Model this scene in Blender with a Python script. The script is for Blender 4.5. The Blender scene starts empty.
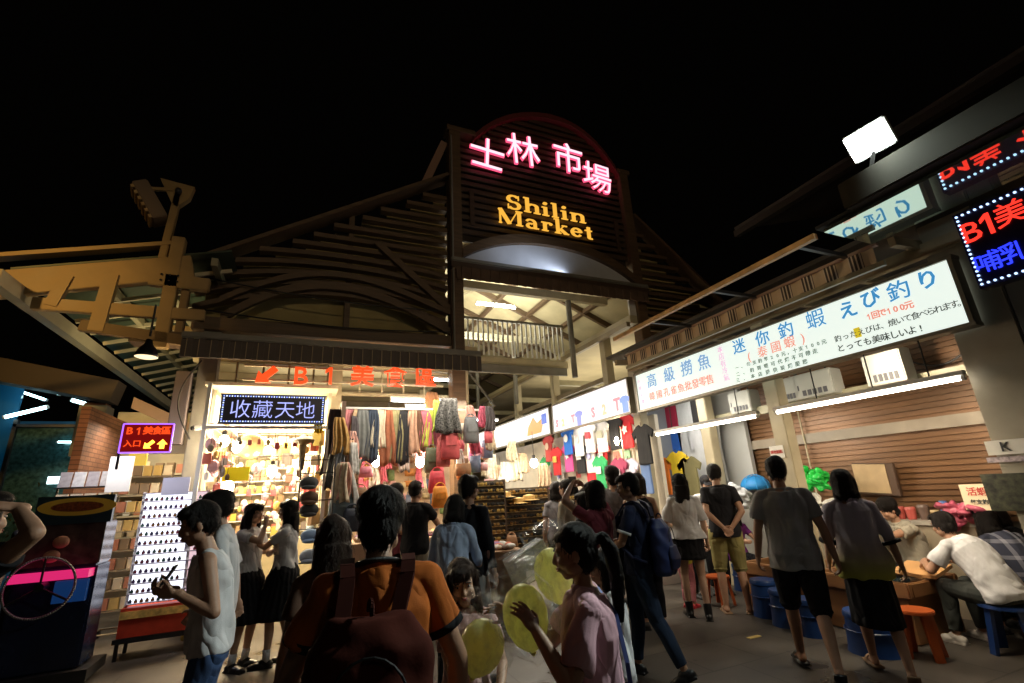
import bpy, bmesh, math, random
import numpy as np
from mathutils import Vector, Matrix, Euler, Quaternion
random.seed(7)
D = bpy.data
scn = bpy.context.scene
col = scn.collection
PI = math.pi
def R(a): return math.radians(a)

# ---------------------------------------------------------------- camera (measured from the vanishing points)
CX, CY, F = 512.0, 341.5, 470.0
def _v(x, y): return Vector(((x-CX)/F, -(y-CY)/F, -1.0))
_Z = _v(430, -1150).normalized()
_Y = _v(300, 503); _Y = (_Y - _Z*_Y.dot(_Z)).normalized()
_X = _Y.cross(_Z)
RW = Matrix((_X, _Y, _Z))            # camera axes -> world axes
EYE = Vector((0, 0, 1.6))
def at(x, y, X=None, Y=None, Z=None):
    """point of the place seen at photo pixel (x, y) on the plane X=, Y= or Z="""
    d = RW @ _v(x, y)
    if X is not None: t = (X-EYE.x)/d.x
    elif Y is not None: t = (Y-EYE.y)/d.y
    else: t = (Z-EYE.z)/d.z
    return EYE + d*t

# ---------------------------------------------------------------- materials
MATS = {}
def mat(name, c=(.5, .5, .5), rough=.6, metal=0., em=None, es=0., n=0., ns=8., bump=0., bs=40., stretch=(1, 1, 1), spec=None, trans=0., alpha=1., world=False, sheen=0.):
    if name in MATS: return MATS[name]
    m = D.materials.new(name); m.use_nodes = True
    nt = m.node_tree; b = nt.nodes['Principled BSDF']
    if len(c) == 3: c = (*c, 1)
    b.inputs['Base Color'].default_value = c
    b.inputs['Roughness'].default_value = rough
    b.inputs['Metallic'].default_value = metal
    if spec is not None: b.inputs['Specular IOR Level'].default_value = spec
    if trans: b.inputs['Transmission Weight'].default_value = trans
    if sheen: b.inputs['Sheen Weight'].default_value = sheen
    if alpha < 1: b.inputs['Alpha'].default_value = alpha
    if em is not None:
        b.inputs['Emission Color'].default_value = (*em, 1)
        b.inputs['Emission Strength'].default_value = es
    if n or bump:
        tc = nt.nodes.new('ShaderNodeTexCoord'); mp = nt.nodes.new('ShaderNodeMapping')
        mp.inputs['Scale'].default_value = stretch
        nt.links.new(tc.outputs['Object'], mp.inputs['Vector'])
    if n:
        t = nt.nodes.new('ShaderNodeTexNoise'); t.inputs['Scale'].default_value = ns; t.inputs['Detail'].default_value = 6
        nt.links.new(mp.outputs[0], t.inputs['Vector'])
        r = nt.nodes.new('ShaderNodeMapRange')
        r.inputs['From Min'].default_value = .3; r.inputs['From Max'].default_value = .7
        r.inputs['To Min'].default_value = 1-n; r.inputs['To Max'].default_value = 1+n*.6
        nt.links.new(t.outputs['Fac'], r.inputs['Value'])
        mx = nt.nodes.new('ShaderNodeVectorMath'); mx.operation = 'SCALE'
        mx.inputs[0].default_value = c[:3]
        nt.links.new(r.outputs[0], mx.inputs['Scale'])
        nt.links.new(mx.outputs[0], b.inputs['Base Color'])
        rr = nt.nodes.new('ShaderNodeMapRange'); rr.inputs['To Min'].default_value = max(.05, rough-.15); rr.inputs['To Max'].default_value = min(1, rough+.15)
        nt.links.new(t.outputs['Fac'], rr.inputs['Value']); nt.links.new(rr.outputs[0], b.inputs['Roughness'])
    if bump:
        t2 = nt.nodes.new('ShaderNodeTexNoise'); t2.inputs['Scale'].default_value = bs; t2.inputs['Detail'].default_value = 3
        nt.links.new(mp.outputs[0], t2.inputs['Vector'])
        bp = nt.nodes.new('ShaderNodeBump'); bp.inputs['Strength'].default_value = bump; bp.inputs['Distance'].default_value = .02
        nt.links.new(t2.outputs['Fac'], bp.inputs['Height']); nt.links.new(bp.outputs[0], b.inputs['Normal'])
    MATS[name] = m
    return m
def cloth(name, c):
    if 'cloth_'+name in MATS: return MATS['cloth_'+name]
    m = mat('cloth_'+name, c, .9, n=.28, ns=4, bump=0, stretch=(1.6, 1.6, .7), spec=.2); nt = m.node_tree; b = nt.nodes['Principled BSDF']
    tc = nt.nodes.new('ShaderNodeTexCoord'); mp = nt.nodes.new('ShaderNodeMapping'); mp.inputs['Scale'].default_value = (1.2, 1.2, .8); nt.links.new(tc.outputs['Object'], mp.inputs[0])
    t1 = nt.nodes.new('ShaderNodeTexNoise'); t1.inputs['Scale'].default_value = 4.2; t1.inputs['Detail'].default_value = 1.2; t1.inputs['Distortion'].default_value = 1.1; nt.links.new(mp.outputs[0], t1.inputs['Vector'])
    ab = nt.nodes.new('ShaderNodeMath'); ab.operation = 'SUBTRACT'; ab.inputs[1].default_value = .5; nt.links.new(t1.outputs['Fac'], ab.inputs[0]); a2 = nt.nodes.new('ShaderNodeMath'); a2.operation = 'ABSOLUTE'; nt.links.new(ab.outputs[0], a2.inputs[0])
    b1 = nt.nodes.new('ShaderNodeBump'); b1.inputs['Strength'].default_value = .75; b1.inputs['Distance'].default_value = .075; nt.links.new(a2.outputs[0], b1.inputs['Height'])
    t2 = nt.nodes.new('ShaderNodeTexNoise'); t2.inputs['Scale'].default_value = 260; nt.links.new(tc.outputs['Object'], t2.inputs['Vector'])
    b2 = nt.nodes.new('ShaderNodeBump'); b2.inputs['Strength'].default_value = .25; b2.inputs['Distance'].default_value = .004; nt.links.new(t2.outputs['Fac'], b2.inputs['Height']); nt.links.new(b1.outputs[0], b2.inputs['Normal']); nt.links.new(b2.outputs[0], b.inputs['Normal'])
    return m
def glow(name, c, s): return mat('glow_'+name, tuple(v*.15 for v in c), .4, em=c, es=s)

# ---------------------------------------------------------------- objects
def tag(o, label=None, cat=None, group=None, kind=None):
    if label: o['label'] = label
    if cat: o['category'] = cat
    if group: o['group'] = group
    if kind: o['kind'] = kind
    return o
def thing(name, label, cat, loc=(0, 0, 0), rz=0., group=None):
    o = D.objects.new(name, None); col.objects.link(o)
    o.empty_display_size = .1
    o.location = loc; o.rotation_euler = (0, 0, rz)
    return tag(o, label, cat, group)
def children(o): return [c for c in KIDS.get(o.name, [])]
KIDS = {}
def adopt(c, p):
    c.parent = p; KIDS.setdefault(p.name, []).append(c)
def copy_tree(o, parent=None):
    c = o.copy(); col.objects.link(c)
    if parent: adopt(c, parent)
    for ch in list(children(o)): copy_tree(ch, c)
    return c
def place(proto, flag, loc, rz=0., rx=0., ry=0., label=None, scale=None):
    """first call moves the prototype itself, later calls copy it"""
    o = proto if not flag else copy_tree(proto)
    flag.append(1)
    o.location = loc; o.rotation_euler = (rx, ry, rz)
    if scale: o.scale = (scale,)*3 if not isinstance(scale, tuple) else scale
    if label: o['label'] = label
    return o

class MB:
    """collects shapes, then links them as ONE mesh object"""
    def __init__(s): s.v = []; s.f = []
    def add(s, vs, fs):
        b = len(s.v); s.v += [tuple(p) for p in vs]; s.f += [tuple(i+b for i in f) for f in fs]; return s
    def box(s, c, d, rot=None, bev=0):
        x, y, z = d[0]/2, d[1]/2, d[2]/2
        vs = [Vector((a*x, b*y, e*z)) for e in (-1, 1) for b in (-1, 1) for a in (-1, 1)]
        if rot is not None: vs = [rot @ p for p in vs]
        return s.add([p+Vector(c) for p in vs], [(0, 2, 3, 1), (4, 5, 7, 6), (0, 1, 5, 4), (2, 6, 7, 3), (0, 4, 6, 2), (1, 3, 7, 5)])
    def bar(s, p0, p1, w, h, up=(0, 0, 1)):
        p0, p1 = Vector(p0), Vector(p1); d = (p1-p0); L = d.length; d.normalize()
        u = Vector(up); r = d.cross(u)
        if r.length < 1e-4: r = d.cross(Vector((0, 1, 0)))
        r.normalize(); u = r.cross(d)
        return s.box((p0+p1)/2, (w, L, h), Matrix((r, d, u)).transposed())
    def tube(s, p0, p1, r, n=10, r1=None):
        r1 = r if r1 is None else r1
        p0, p1 = Vector(p0), Vector(p1); d = (p1-p0).normalized()
        a = d.orthogonal().normalized(); b = d.cross(a)
        vs = [p0+(a*math.cos(t)+b*math.sin(t))*r for t in [2*PI*i/n for i in range(n)]]
        vs += [p1+(a*math.cos(t)+b*math.sin(t))*r1 for t in [2*PI*i/n for i in range(n)]]
        fs = [(i, (i+1) % n, n+(i+1) % n, n+i) for i in range(n)] + [tuple(range(n-1, -1, -1)), tuple(range(n, 2*n))]
        return s.add(vs, fs)
    def path(s, pts, r, n=8):
        for a, b in zip(pts, pts[1:]):
            if (Vector(a)-Vector(b)).length > 1e-5: s.tube(a, b, r, n)
        return s
    def ring(s, c, rad, r, axis='z', n=24, m=6, a0=0, a1=2*PI):
        pts = []
        for i in range(n+1):
            t = a0+(a1-a0)*i/n; q = (math.cos(t)*rad, math.sin(t)*rad)
            v = {'z': (q[0], q[1], 0), 'x': (0, q[0], q[1]), 'y': (q[0], 0, q[1])}[axis]
            pts.append(Vector(c)+Vector(v))
        return s.path(pts, r, m)
    def lathe(s, c, prof, n=16, rot=None):
        vs = []; fs = []; k = len(prof)
        for i in range(n):
            t = 2*PI*i/n
            for r, z in prof:
                p = Vector((r*math.cos(t), r*math.sin(t), z))
                if rot is not None: p = rot @ p
                vs.append(p+Vector(c))
        for i in range(n):
            j = (i+1) % n
            for q in range(k-1): fs.append((i*k+q, j*k+q, j*k+q+1, i*k+q+1))
        if prof[0][0] > 1e-4: fs.append(tuple(i*k for i in range(n-1, -1, -1)))
        if prof[-1][0] > 1e-4: fs.append(tuple(i*k+k-1 for i in range(n)))
        return s.add(vs, fs)
    def ell(s, c, r, rot=None, n=16, m=10):
        pr = [(max(1e-5, math.sin(PI*i/m)), -math.cos(PI*i/m)) for i in range(m+1)]
        vs = []; fs = []; c = Vector(c)
        for i in range(n):
            t = 2*PI*i/n
            for a, z in pr:
                p = Vector((a*math.cos(t)*r[0], a*math.sin(t)*r[1], z*r[2]))
                if rot is not None: p = rot @ p
                vs.append(p+c)
        k = m+1
        for i in range(n):
            j = (i+1) % n
            for q in range(m): fs.append((i*k+q, j*k+q, j*k+q+1, i*k+q+1))
        return s.add(vs, fs)
    def rc(s, p0, r0, p1, r1, n=14):
        """round cone: tapered capsule"""
        s.tube(p0, p1, r0, n, r1); s.ell(p0, (r0,)*3, n=n, m=8); return s.ell(p1, (r1,)*3, n=n, m=8)
    def loft(s, rings, n=24, cap=True):
        """rings: (centre, rx, ry, rotation matrix or None)"""
        vs = []; fs = []
        for c, rx, ry, rot in rings:
            for i in range(n):
                t = 2*PI*i/n; p = Vector((rx*math.cos(t), ry*math.sin(t), 0))
                if rot is not None: p = rot @ p
                vs.append(p+Vector(c))
        for k in range(len(rings)-1):
            for i in range(n):
                j = (i+1) % n; fs.append((k*n+i, k*n+j, (k+1)*n+j, (k+1)*n+i))
        if cap: fs += [tuple(range(n-1, -1, -1)), tuple(range((len(rings)-1)*n, len(rings)*n))]
        return s.add(vs, fs)
    def prism(s, poly, o, u, v, t):
        """polygon (a,b) in plane o+a*u+b*v, thickness t along u x v"""
        o, u, v = Vector(o), Vector(u), Vector(v); w = u.cross(v).normalized()*t; n = len(poly)
        vs = [o+u*a+v*b for a, b in poly] + [o+u*a+v*b+w for a, b in poly]
        return s.add(vs, [tuple(range(n-1, -1, -1)), tuple(range(n, 2*n))]+[(i, (i+1) % n, n+(i+1) % n, n+i) for i in range(n)])
    def strip(s, inner, outer, t):
        """solid band between two point rows, thickness vector t"""
        n = len(inner); t = Vector(t)
        vs = [Vector(p) for p in inner]+[Vector(p) for p in outer]; vs += [p+t for p in vs]
        fs = []
        for i in range(n-1):
            a, b, c, d = i, i+1, n+i+1, n+i
            fs += [(a, d, c, b), (a+2*n, b+2*n, c+2*n, d+2*n), (a, b, b+2*n, a+2*n), (d, d+2*n, c+2*n, c)]
        fs += [(0, 2*n, 3*n, n), (n-1, 2*n-1, 4*n-1, 3*n-1)]
        return s.add(vs, fs)
    def mesh(s, name):
        me = D.meshes.new(name); me.from_pydata(s.v, [], s.f); me.update(); return me
    def build(s, name, m, parent=None, smooth=False, bevel=0., local=False, keep=False):
        me = s.mesh(name)
        if bevel:
            bm = bmesh.new(); bm.from_mesh(me)
            ed = [e for e in bm.edges if len(e.link_faces) == 2 and e.calc_face_angle(0) > .5]
            bmesh.ops.bevel(bm, geom=ed, offset=bevel, segments=2, affect='EDGES', clamp_overlap=True)
            bm.to_mesh(me); bm.free()
        return link(name, me, m, parent, smooth, local)
def world_origin(p):
    o = Vector((0, 0, 0))
    while p is not None: o += Vector(p.location); p = p.parent
    return o
def link(name, me, m, parent=None, smooth=False, local=False):
    me.materials.clear(); me.materials.append(m)
    if smooth:
        me.polygons.foreach_set('use_smooth', [True]*len(me.polygons))
        if hasattr(me, 'set_sharp_from_angle') and smooth is not True: me.set_sharp_from_angle(angle=smooth)
    o = D.objects.new(name, me); col.objects.link(o)
    if parent is not None:
        if not local: o.location = -world_origin(parent)      # shapes given in world coordinates
        adopt(o, parent)
    return o
def centre_origin(o):
    """move a parentless mesh's origin to the base centre of its shape"""
    me = o.data; n = len(me.vertices); a = np.empty(n*3, 'f'); me.vertices.foreach_get('co', a); a = a.reshape(-1, 3)
    c = Vector(((a[:, 0].min()+a[:, 0].max())/2, (a[:, 1].min()+a[:, 1].max())/2, a[:, 2].min()))
    a -= np.array(c, 'f'); me.vertices.foreach_set('co', a.ravel()); me.update(); o.location = Vector(o.location)+c
    return o
def solo(name, mb, m, label, cat, group=None, smooth=False, bevel=0.):
    return centre_origin(tag(mb.build(name, m, smooth=smooth, bevel=bevel), label, cat, group))
def struct(name, mb, m, smooth=False): return tag(mb.build(name, m, smooth=smooth), kind='structure')

# ---------------------------------------------------------------- lettering
def text_mesh(s, size, depth=.01, off=0., align='CENTER', space=1., line=1.):
    cu = D.curves.new('t', 'FONT'); cu.body = s; cu.size = size; cu.extrude = depth/2; cu.offset = off
    cu.align_x = align; cu.align_y = 'CENTER'; cu.space_character = space; cu.space_line = line; cu.resolution_u = 2
    o = D.objects.new('t', cu); col.objects.link(o)
    dg = bpy.context.evaluated_depsgraph_get()
    me = D.meshes.new_from_object(o.evaluated_get(dg)); D.objects.remove(o); D.curves.remove(cu)
    return me
def frame(right, up):
    r, u = Vector(right).normalized(), Vector(up).normalized(); return Matrix((r, u, r.cross(u))).transposed()
def text_into(mb, s, size, pos, right, up, depth=.01, off=0., align='CENTER', space=1., shear=None):
    if s == '1':
        q = [(-.03, -.36), (.08, -.36), (.08, .37), (-.02, .37), (-.19, .22), (-.19, .10), (-.03, .22)]; r_, u_ = Vector(right), Vector(up)
        return mb.prism([(a*size, b*size) for a, b in q], Vector(pos)-r_.cross(u_)*depth/2, r_, u_, depth)
    me = text_mesh(s, size, depth, off, align, space)
    M = frame(right, up); p = Vector(pos)
    mb.add([M @ Vector(v.co) + p for v in me.vertices], [tuple(f.vertices) for f in me.polygons])
    D.meshes.remove(me); return mb
def lamp(name, kind, loc, energy, color, size=.1, size_y=None, rot=None, parent=None, spread=None):
    l = D.lights.new(name, kind); l.energy = energy; l.color = color
    if kind == 'AREA':
        l.size = size
        if size_y: l.shape = 'RECTANGLE'; l.size_y = size_y
        if spread: l.spread = spread
    elif kind in ('POINT', 'SPOT'): l.shadow_soft_size = size
    o = D.objects.new(name, l); col.objects.link(o); o.location = loc
    if rot: o.rotation_euler = rot
    if parent is not None: o.location = Vector(loc)-world_origin(parent); adopt(o, parent)
    return o
# ================================================================ PEOPLE
SKIN = mat('skin', (.42, .235, .15), .5, n=.08, ns=12, bump=.08, bs=90)
SKIN2 = mat('skin_pale', (.52, .32, .22), .5, n=.08, ns=12, bump=.08, bs=90)
HAIR = mat('hair_black', (.010, .007, .006), .52, spec=.22, n=.4, ns=60, stretch=(4, 4, .6), bump=.6, bs=120)
HAIRB = mat('hair_brown', (.030, .015, .009), .5, spec=.25, n=.4, ns=60, stretch=(4, 4, .6), bump=.6, bs=120)
EYEW = mat('eye_white', (.34, .31, .29), .4)
EYEB = mat('eye_dark', (.01, .008, .006), .2)
LIP = mat('lip', (.40, .14, .12), .5)
def rotm(x=0, y=0, z=0): return Euler((R(x), R(y), R(z)), 'XYZ').to_matrix()
def fuse(mb, vox, smooth=3, amp=0., seed=0, stretch=1.):
    """melt overlapping closed shapes into one continuous skin"""
    me = mb.mesh('f'); o = D.objects.new('f', me); col.objects.link(o)
    md = o.modifiers.new('r', 'REMESH'); md.mode = 'VOXEL'; md.voxel_size = vox; md.use_smooth_shade = True
    sm = o.modifiers.new('s', 'SMOOTH'); sm.iterations = smooth; sm.factor = .5
    dg = bpy.context.evaluated_depsgraph_get()
    r = D.meshes.new_from_object(o.evaluated_get(dg)); D.objects.remove(o); D.meshes.remove(me)
    if amp and len(r.vertices):
        n = len(r.vertices); a = np.empty(n*3, 'f'); r.vertices.foreach_get('co', a); a = a.reshape(-1, 3).astype('d')
        nn = np.empty(n*3, 'f'); r.vertices.foreach_get('normal', nn); nn = nn.reshape(-1, 3)
        x, y, z = a[:, 0], a[:, 1], a[:, 2]*stretch
        s = seed*1.7
        w = np.sin(x*9+s)+np.sin(y*8+1.3*s)+np.sin(z*7+s)
        h = np.sin(x*23+w*1.9+z*11+s)*np.sin(y*21-z*13+w+s)+.6*np.sin(z*31+x*17+w*2.3)+.35*np.sin(x*47+y*39-z*29+w*3)
        a += nn*(h*amp)[:, None]
        r.vertices.foreach_set('co', a.astype('f').ravel()); r.update()
    return r
def strands(me, n, length, seed, centre, w=.006, lift=.25):
    """loose tapering locks that follow the hair down and break up its outline"""
    rnd = random.Random(seed); nv = len(me.vertices); V = [v.co.copy() for v in me.vertices]; N = [v.normal.copy() for v in me.vertices]; F = [tuple(p.vertices) for p in me.polygons]
    vs = [tuple(p) for p in V]; fs = list(F)
    for _ in range(n):
        i = rnd.randrange(nv); p, q = V[i], N[i]; g_ = Vector((rnd.uniform(-.5, .5), rnd.uniform(-.5, .5), -1)); up = p.z-centre.z
        if up > .05: d0 = Vector((p.x-centre.x, p.y-centre.y, 0)); g_ = (d0.normalized() if d0.length > .01 else Vector((0, -1, 0)))+Vector((rnd.uniform(-.6, .6), rnd.uniform(-.6, .6), -.3))
        t = (g_-q*g_.dot(q)).normalized(); s = t.cross(q).normalized(); L = length*rnd.uniform(.5, 1.2); ww = w*rnd.uniform(.5, 1.2); b = len(vs); k = 4
        for j in range(k+1):
            u = j/k; c = p+t*L*u+q*(.001+lift*L*u*(1-u)*rnd.uniform(.5, 1.2))+Vector((0, 0, -L*.25*u*u)); h_ = ww*(1-u*.9)
            vs += [tuple(c-s*h_), tuple(c+s*h_)]
        for j in range(k): a = b+2*j; fs.append((a, a+1, a+3, a+2))
    r = D.meshes.new('hair'); r.from_pydata(vs, [], fs); r.update(); return r
def ik(a, c, l1, l2, hint):
    a, c = Vector(a), Vector(c); d = c-a; L = d.length
    if L > (l1+l2)*.995: c = a+d.normalized()*(l1+l2)*.995; d = c-a; L = d.length
    x = (l1*l1-l2*l2+L*L)/(2*L); y = math.sqrt(max(0, l1*l1-x*x)); u = d.normalized()
    h = Vector(hint); h = (h-u*h.dot(u)).normalized()
    return a+u*x+h*y, c
def hand(mb, w, d, pn, side, curl=25, k=1., spread=1.):
    """palm, four fingers of different lengths and a thumb; pn = palm direction; side: thumb sideways direction"""
    d = Vector(d).normalized(); pn = Vector(pn); pn = (pn-d*pn.dot(d)).normalized(); s = d.cross(pn)*side
    M = Matrix((s, d, pn)).transposed()
    mb.ell(w+d*.045*k, (.040*k, .052*k, .017*k), M, 12, 8)
    mb.ell(w+d*.070*k, (.041*k, .030*k, .014*k), M, 12, 8)
    mb.rc(w-d*.02*k, .026*k, w+d*.03*k, .022*k)
    for i, L in enumerate((.070, .078, .072, .056)):
        off = (.030-.0205*i)*k
        b = w+d*(.086-.004*abs(i-1.2))*k+s*off
        dd = (d+s*(.10-.075*i)*spread).normalized()
        p = b; ax = dd.cross(pn).normalized(); tot = 0
        for q, fr in enumerate((.46, .32, .26)):
            tot += R(curl)*(1., 1.25, .8)[q]
            dir_ = (dd*math.cos(tot)+pn*math.sin(tot))
            e = p+dir_*L*fr*k; mb.rc(p, (.0092-.0008*q)*k, e, (.0086-.0009*q)*k, 8); p = e
    b = w+d*.022*k+s*.030*k; t1 = b+(d*.55+s*.72+pn*.35).normalized()*.042*k
    t2 = t1+(d*.85+s*.25+pn*.45).normalized()*.032*k
    mb.rc(b, .014*k, t1, .0112*k, 8); mb.rc(t1, .0108*k, t2, .0085*k, 8)

def wl(loc, face, h, p):
    """world point -> figure coordinates"""
    return Matrix.Rotation(-R(face), 3, 'Z') @ (Vector(p)-Vector(loc))/(h/1.755)
NP = [0]
def person(label, loc, h, face=0., fem=False, pose=None, top=None, bottom=None, shoes=None, hair='short', hairmat=None, vox=.010, skin=None, group=None, wide=1., extra=None):
    """one standing or seated figure; face = heading in degrees (0 looks along +Y)"""
    NP[0] += 1; seed = NP[0]
    pose = dict(pose or {}); S = h/1.755; skin = skin or SKIN; hairmat = hairmat or HAIR
    root = thing('person', label, 'person', loc, R(face), group)
    g = pose.get
    hipz = g('hip', .952); l1 = R(g('lean', 0)); l2 = R(g('lean2', g('lean', 0))); tw = R(g('twist', 0)); sl = R(g('side', 0))
    pel = Vector((g('px', 0), g('py', 0), hipz))
    # spine: rest height z (0.80..1.55) -> position and rotation
    zs = np.linspace(.93, 1.60, 28); path = [(pel.copy(), Matrix.Rotation(-l1*.6, 3, 'X'))]
    def ang(z):
        t = min(1, max(0, (z-.95)/.35)); return (l1*.6+(l2-l1*.6)*t, tw*t, sl*t)
    P = [pel.copy()]; M = []
    for i, z in enumerate(zs):
        a, t, sd = ang(z); m = Matrix.Rotation(t, 3, 'Z') @ Matrix.Rotation(sd, 3, 'Y') @ Matrix.Rotation(-a, 3, 'X'); M.append(m)
        if i < len(zs)-1: P.append(P[-1]+m @ Vector((0, 0, zs[1]-zs[0])))
    def sp(z, x=0, y=0):
        if z <= zs[0]: return P[0]+M[0] @ Vector((x, y, z-zs[0])), M[0]
        i = min(len(zs)-1, int((z-zs[0])/(zs[1]-zs[0]))); return P[i]+M[i] @ Vector((x, y, z-zs[i])), M[i]
    W = wide*(.93 if fem else 1.)
    if fem: tor = [(.84, .150, .105), (.92, .172, .122), (1.0, .150, .108), (1.09, .122, .092), (1.18, .130, .098), (1.28, .145, .108), (1.37, .145, .095), (1.43, .095, .07), (1.47, .05, .05)]
    else: tor = [(.84, .150, .110), (.92, .165, .120), (1.0, .155, .112), (1.09, .146, .106), (1.20, .160, .112), (1.31, .172, .118), (1.38, .160, .103), (1.43, .110, .08), (1.47, .055, .055)]
    tor = [(z, a*wide, b*(1+(wide-1)*1.2)) for z, a, b in tor]
    def torso(mb, z0, z1, inf, flare=0., sq=1.):
        rings = []
        zz = sorted(set([z0, z1]+[z for z, _, _ in tor if z0 < z < z1]))
        for z in zz:
            a = np.interp(z, [t[0] for t in tor], [t[1] for t in tor]); b = np.interp(z, [t[0] for t in tor], [t[2] for t in tor])
            fl = flare*max(0, (1.25-z)/.45); c, m = sp(z)
            rings.append((c, a+inf+fl, b+inf+fl, m))
        mb.loft(rings, 24)
        return rings
    shw = .172*W
    arms = []
    for sd in (-1, 1):
        sh, m = sp(1.395, sd*shw, -.005)
        tgt = g('handR' if sd > 0 else 'handL', (sd*(.27*W), .03, .83)); hint = g('elbR' if sd > 0 else 'elbL', (sd*.6, -1, -.2))
        el, wr = ik(sh, Vector(tgt), .285, .245, hint); arms.append((sd, sh, el, wr))
    legs = []
    for sd in (-1, 1):
        hp = pel+Vector((sd*.088*(1+(wide-1)*.6), 0, -.03)); tgt = g('footR' if sd > 0 else 'footL', (sd*.10, 0, .085)); hint = g('kneeR' if sd > 0 else 'kneeL', (sd*.1, 1, 0))
        kn, an = ik(hp, Vector(tgt), .43, .42, hint); legs.append((sd, hp, kn, an))
    # ---- body: one continuous surface
    b = MB(); torso(b, .84, 1.47, 0)
    if fem:
        for sd in (-1, 1): c, m = sp(1.26, sd*.060, .058); b.ell(c, (.060, .050, .062))
    n0, _ = sp(1.43); n1, mN = sp(1.515, 0, .008)
    b.rc(n0, .058 if not fem else .048, n1, .050 if not fem else .042)
    for sd, sh, el, wr in arms:
        q, _ = sp(1.42, sd*.07); k = .92 if fem else 1.; k *= (1+(wide-1)*.8)
        b.rc(q, .05, sh, .052*k); b.rc(sh, .050*k, sh.lerp(el, .5), .045*k); b.rc(sh.lerp(el, .5), .045*k, el, .037*k)
        b.rc(el, .037*k, el.lerp(wr, .3), .038*k); b.rc(el.lerp(wr, .3), .038*k, wr, .025*k)
        pn = g('palmR' if sd > 0 else 'palmL', (-sd, 0, 0))
        hd = g('hdirR' if sd > 0 else 'hdirL', None); hd = Vector(hd).normalized() if hd else (wr-el).normalized()
        hd2 = Vector(hd); pv = Vector(pn); s0 = hd2.cross((pv-hd2*pv.dot(hd2)).normalized()) if abs(pv.normalized().dot(hd2)) < .98 else Vector((0, 1, 0))
        side = g('thumbR' if sd > 0 else 'thumbL', None)
        if side is None: side = 1 if s0.dot(Vector((0, 1, .3))) > 0 else -1
        hand(b, wr, hd, pn if abs(pv.normalized().dot(hd2)) < .98 else (0, 1, 0), side, g('curl', 28), .95 if fem else 1.02, g('spread', 1.))
    for sd, hp, kn, an in legs:
        k = .95 if fem else 1.; k *= (1+(wide-1)*.8)
        b.rc(hp, .092*k, hp.lerp(kn, .5), .076*k); b.rc(hp.lerp(kn, .5), .076*k, kn, .054*k)
        b.rc(kn, .053*k, kn.lerp(an, .33)+Vector((0, -.012, 0)), .053*k); b.rc(kn.lerp(an, .33)+Vector((0, -.012, 0)), .053*k, an, .033*k)
        fd = R(g('toeR' if sd > 0 else 'toeL', -sd*8)); fv = Vector((math.sin(-fd), math.cos(fd), 0)); fz = g('fpR' if sd > 0 else 'fpL', 0)
        fv = Vector((fv.x*math.cos(R(fz)), fv.y*math.cos(R(fz)), -math.sin(R(fz))))
        b.rc(an-Vector((0, 0, .01)), .034, an-fv*.03-Vector((0, 0, .048)), .03); b.rc(an-fv*.02-Vector((0, 0, .045)), .034, an+fv*.11-Vector((0, 0, .058)), .026); b.rc(an+fv*.10-Vector((0, 0, .06)), .026, an+fv*.165-Vector((0, 0, .064)), .019)
    # head
    hy, hp_, hr = g('hyaw', 0), g('hpitch', 0), g('hroll', 0)
    HM = Matrix.Rotation(tw*.6+R(hy), 3, 'Z') @ Matrix.Rotation(-(l2*.35)+R(hp_), 3, 'X') @ Matrix.Rotation(R(hr), 3, 'Y')
    hs = g('hs', 1.0)*1.06
    HC = n1+HM @ Vector((0, .012, .105))*hs
    def H(x, y, z): return HC+HM @ (Vector((x, y, z))*hs)
    def he(m_, x, y, z, rx, ry, rz, rr=None): m_.ell(H(x, y, z), (rx*hs, ry*hs, rz*hs), HM if rr is None else HM @ rr)
    he(b, 0, -.014, .030, .074, .092, .084); he(b, 0, .018, -.020, .060, .068, .080)
    he(b, 0, .036, -.072, .040, .042, .034); he(b, 0, .050, -.092, .022, .022, .016)
    for sd in (-1, 1):
        he(b, sd*.073, -.008, -.012, .010, .018, .030); he(b, sd*.036, .055, -.030, .026, .026, .024)
        he(b, sd*.030, .068, .024, .026, .016, .009); he(b, sd*.047, .01, -.062, .022, .04, .03)
    b.rc(H(0, .082, .012), .0075*hs, H(0, .098, -.026), .0105*hs); he(b, 0, .092, -.030, .018, .012, .009)
    he(b, 0, .078, -.058, .024, .016, .014)
    he(b, 0, -.045, -.04, .05, .045, .05)
    def link_(name, me, m): 
        for v in (me,): pass
        o = link(name, me, m, root, True, local=True); o.scale = (S,)*3; return o
    body = link_('body', fuse(b, vox, 2), skin)
    e4 = MB()
    he(e4, 0, .091, -.053, .0195, .006, .0042); he(e4, 0, .089, -.061, .0165, .007, .0052)
    if g('facedetail', True):
        for sd in (-1, 1):
            e = MB(); e2 = MB(); e3 = MB()
            he(e, sd*.031, .0700, .005, .0125, .010, .0055); he(e2, sd*.031, .0762, .005, .0055, .0046, .0052)
            he(e3, sd*.031, .083, .027, .018, .006, .0032, rotm(0, sd*6, 0))
            ew = link_('eye', e.mesh('e'), EYEW); link('iris', e2.mesh('i'), EYEB, ew, True, local=True)
            link_('eyebrow', e3.mesh('b'), hairmat)
        link_('lips', e4.mesh('l'), LIP)
    # ---- hair
    hb = MB(); cap = (0, -.022, .040)
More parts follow.
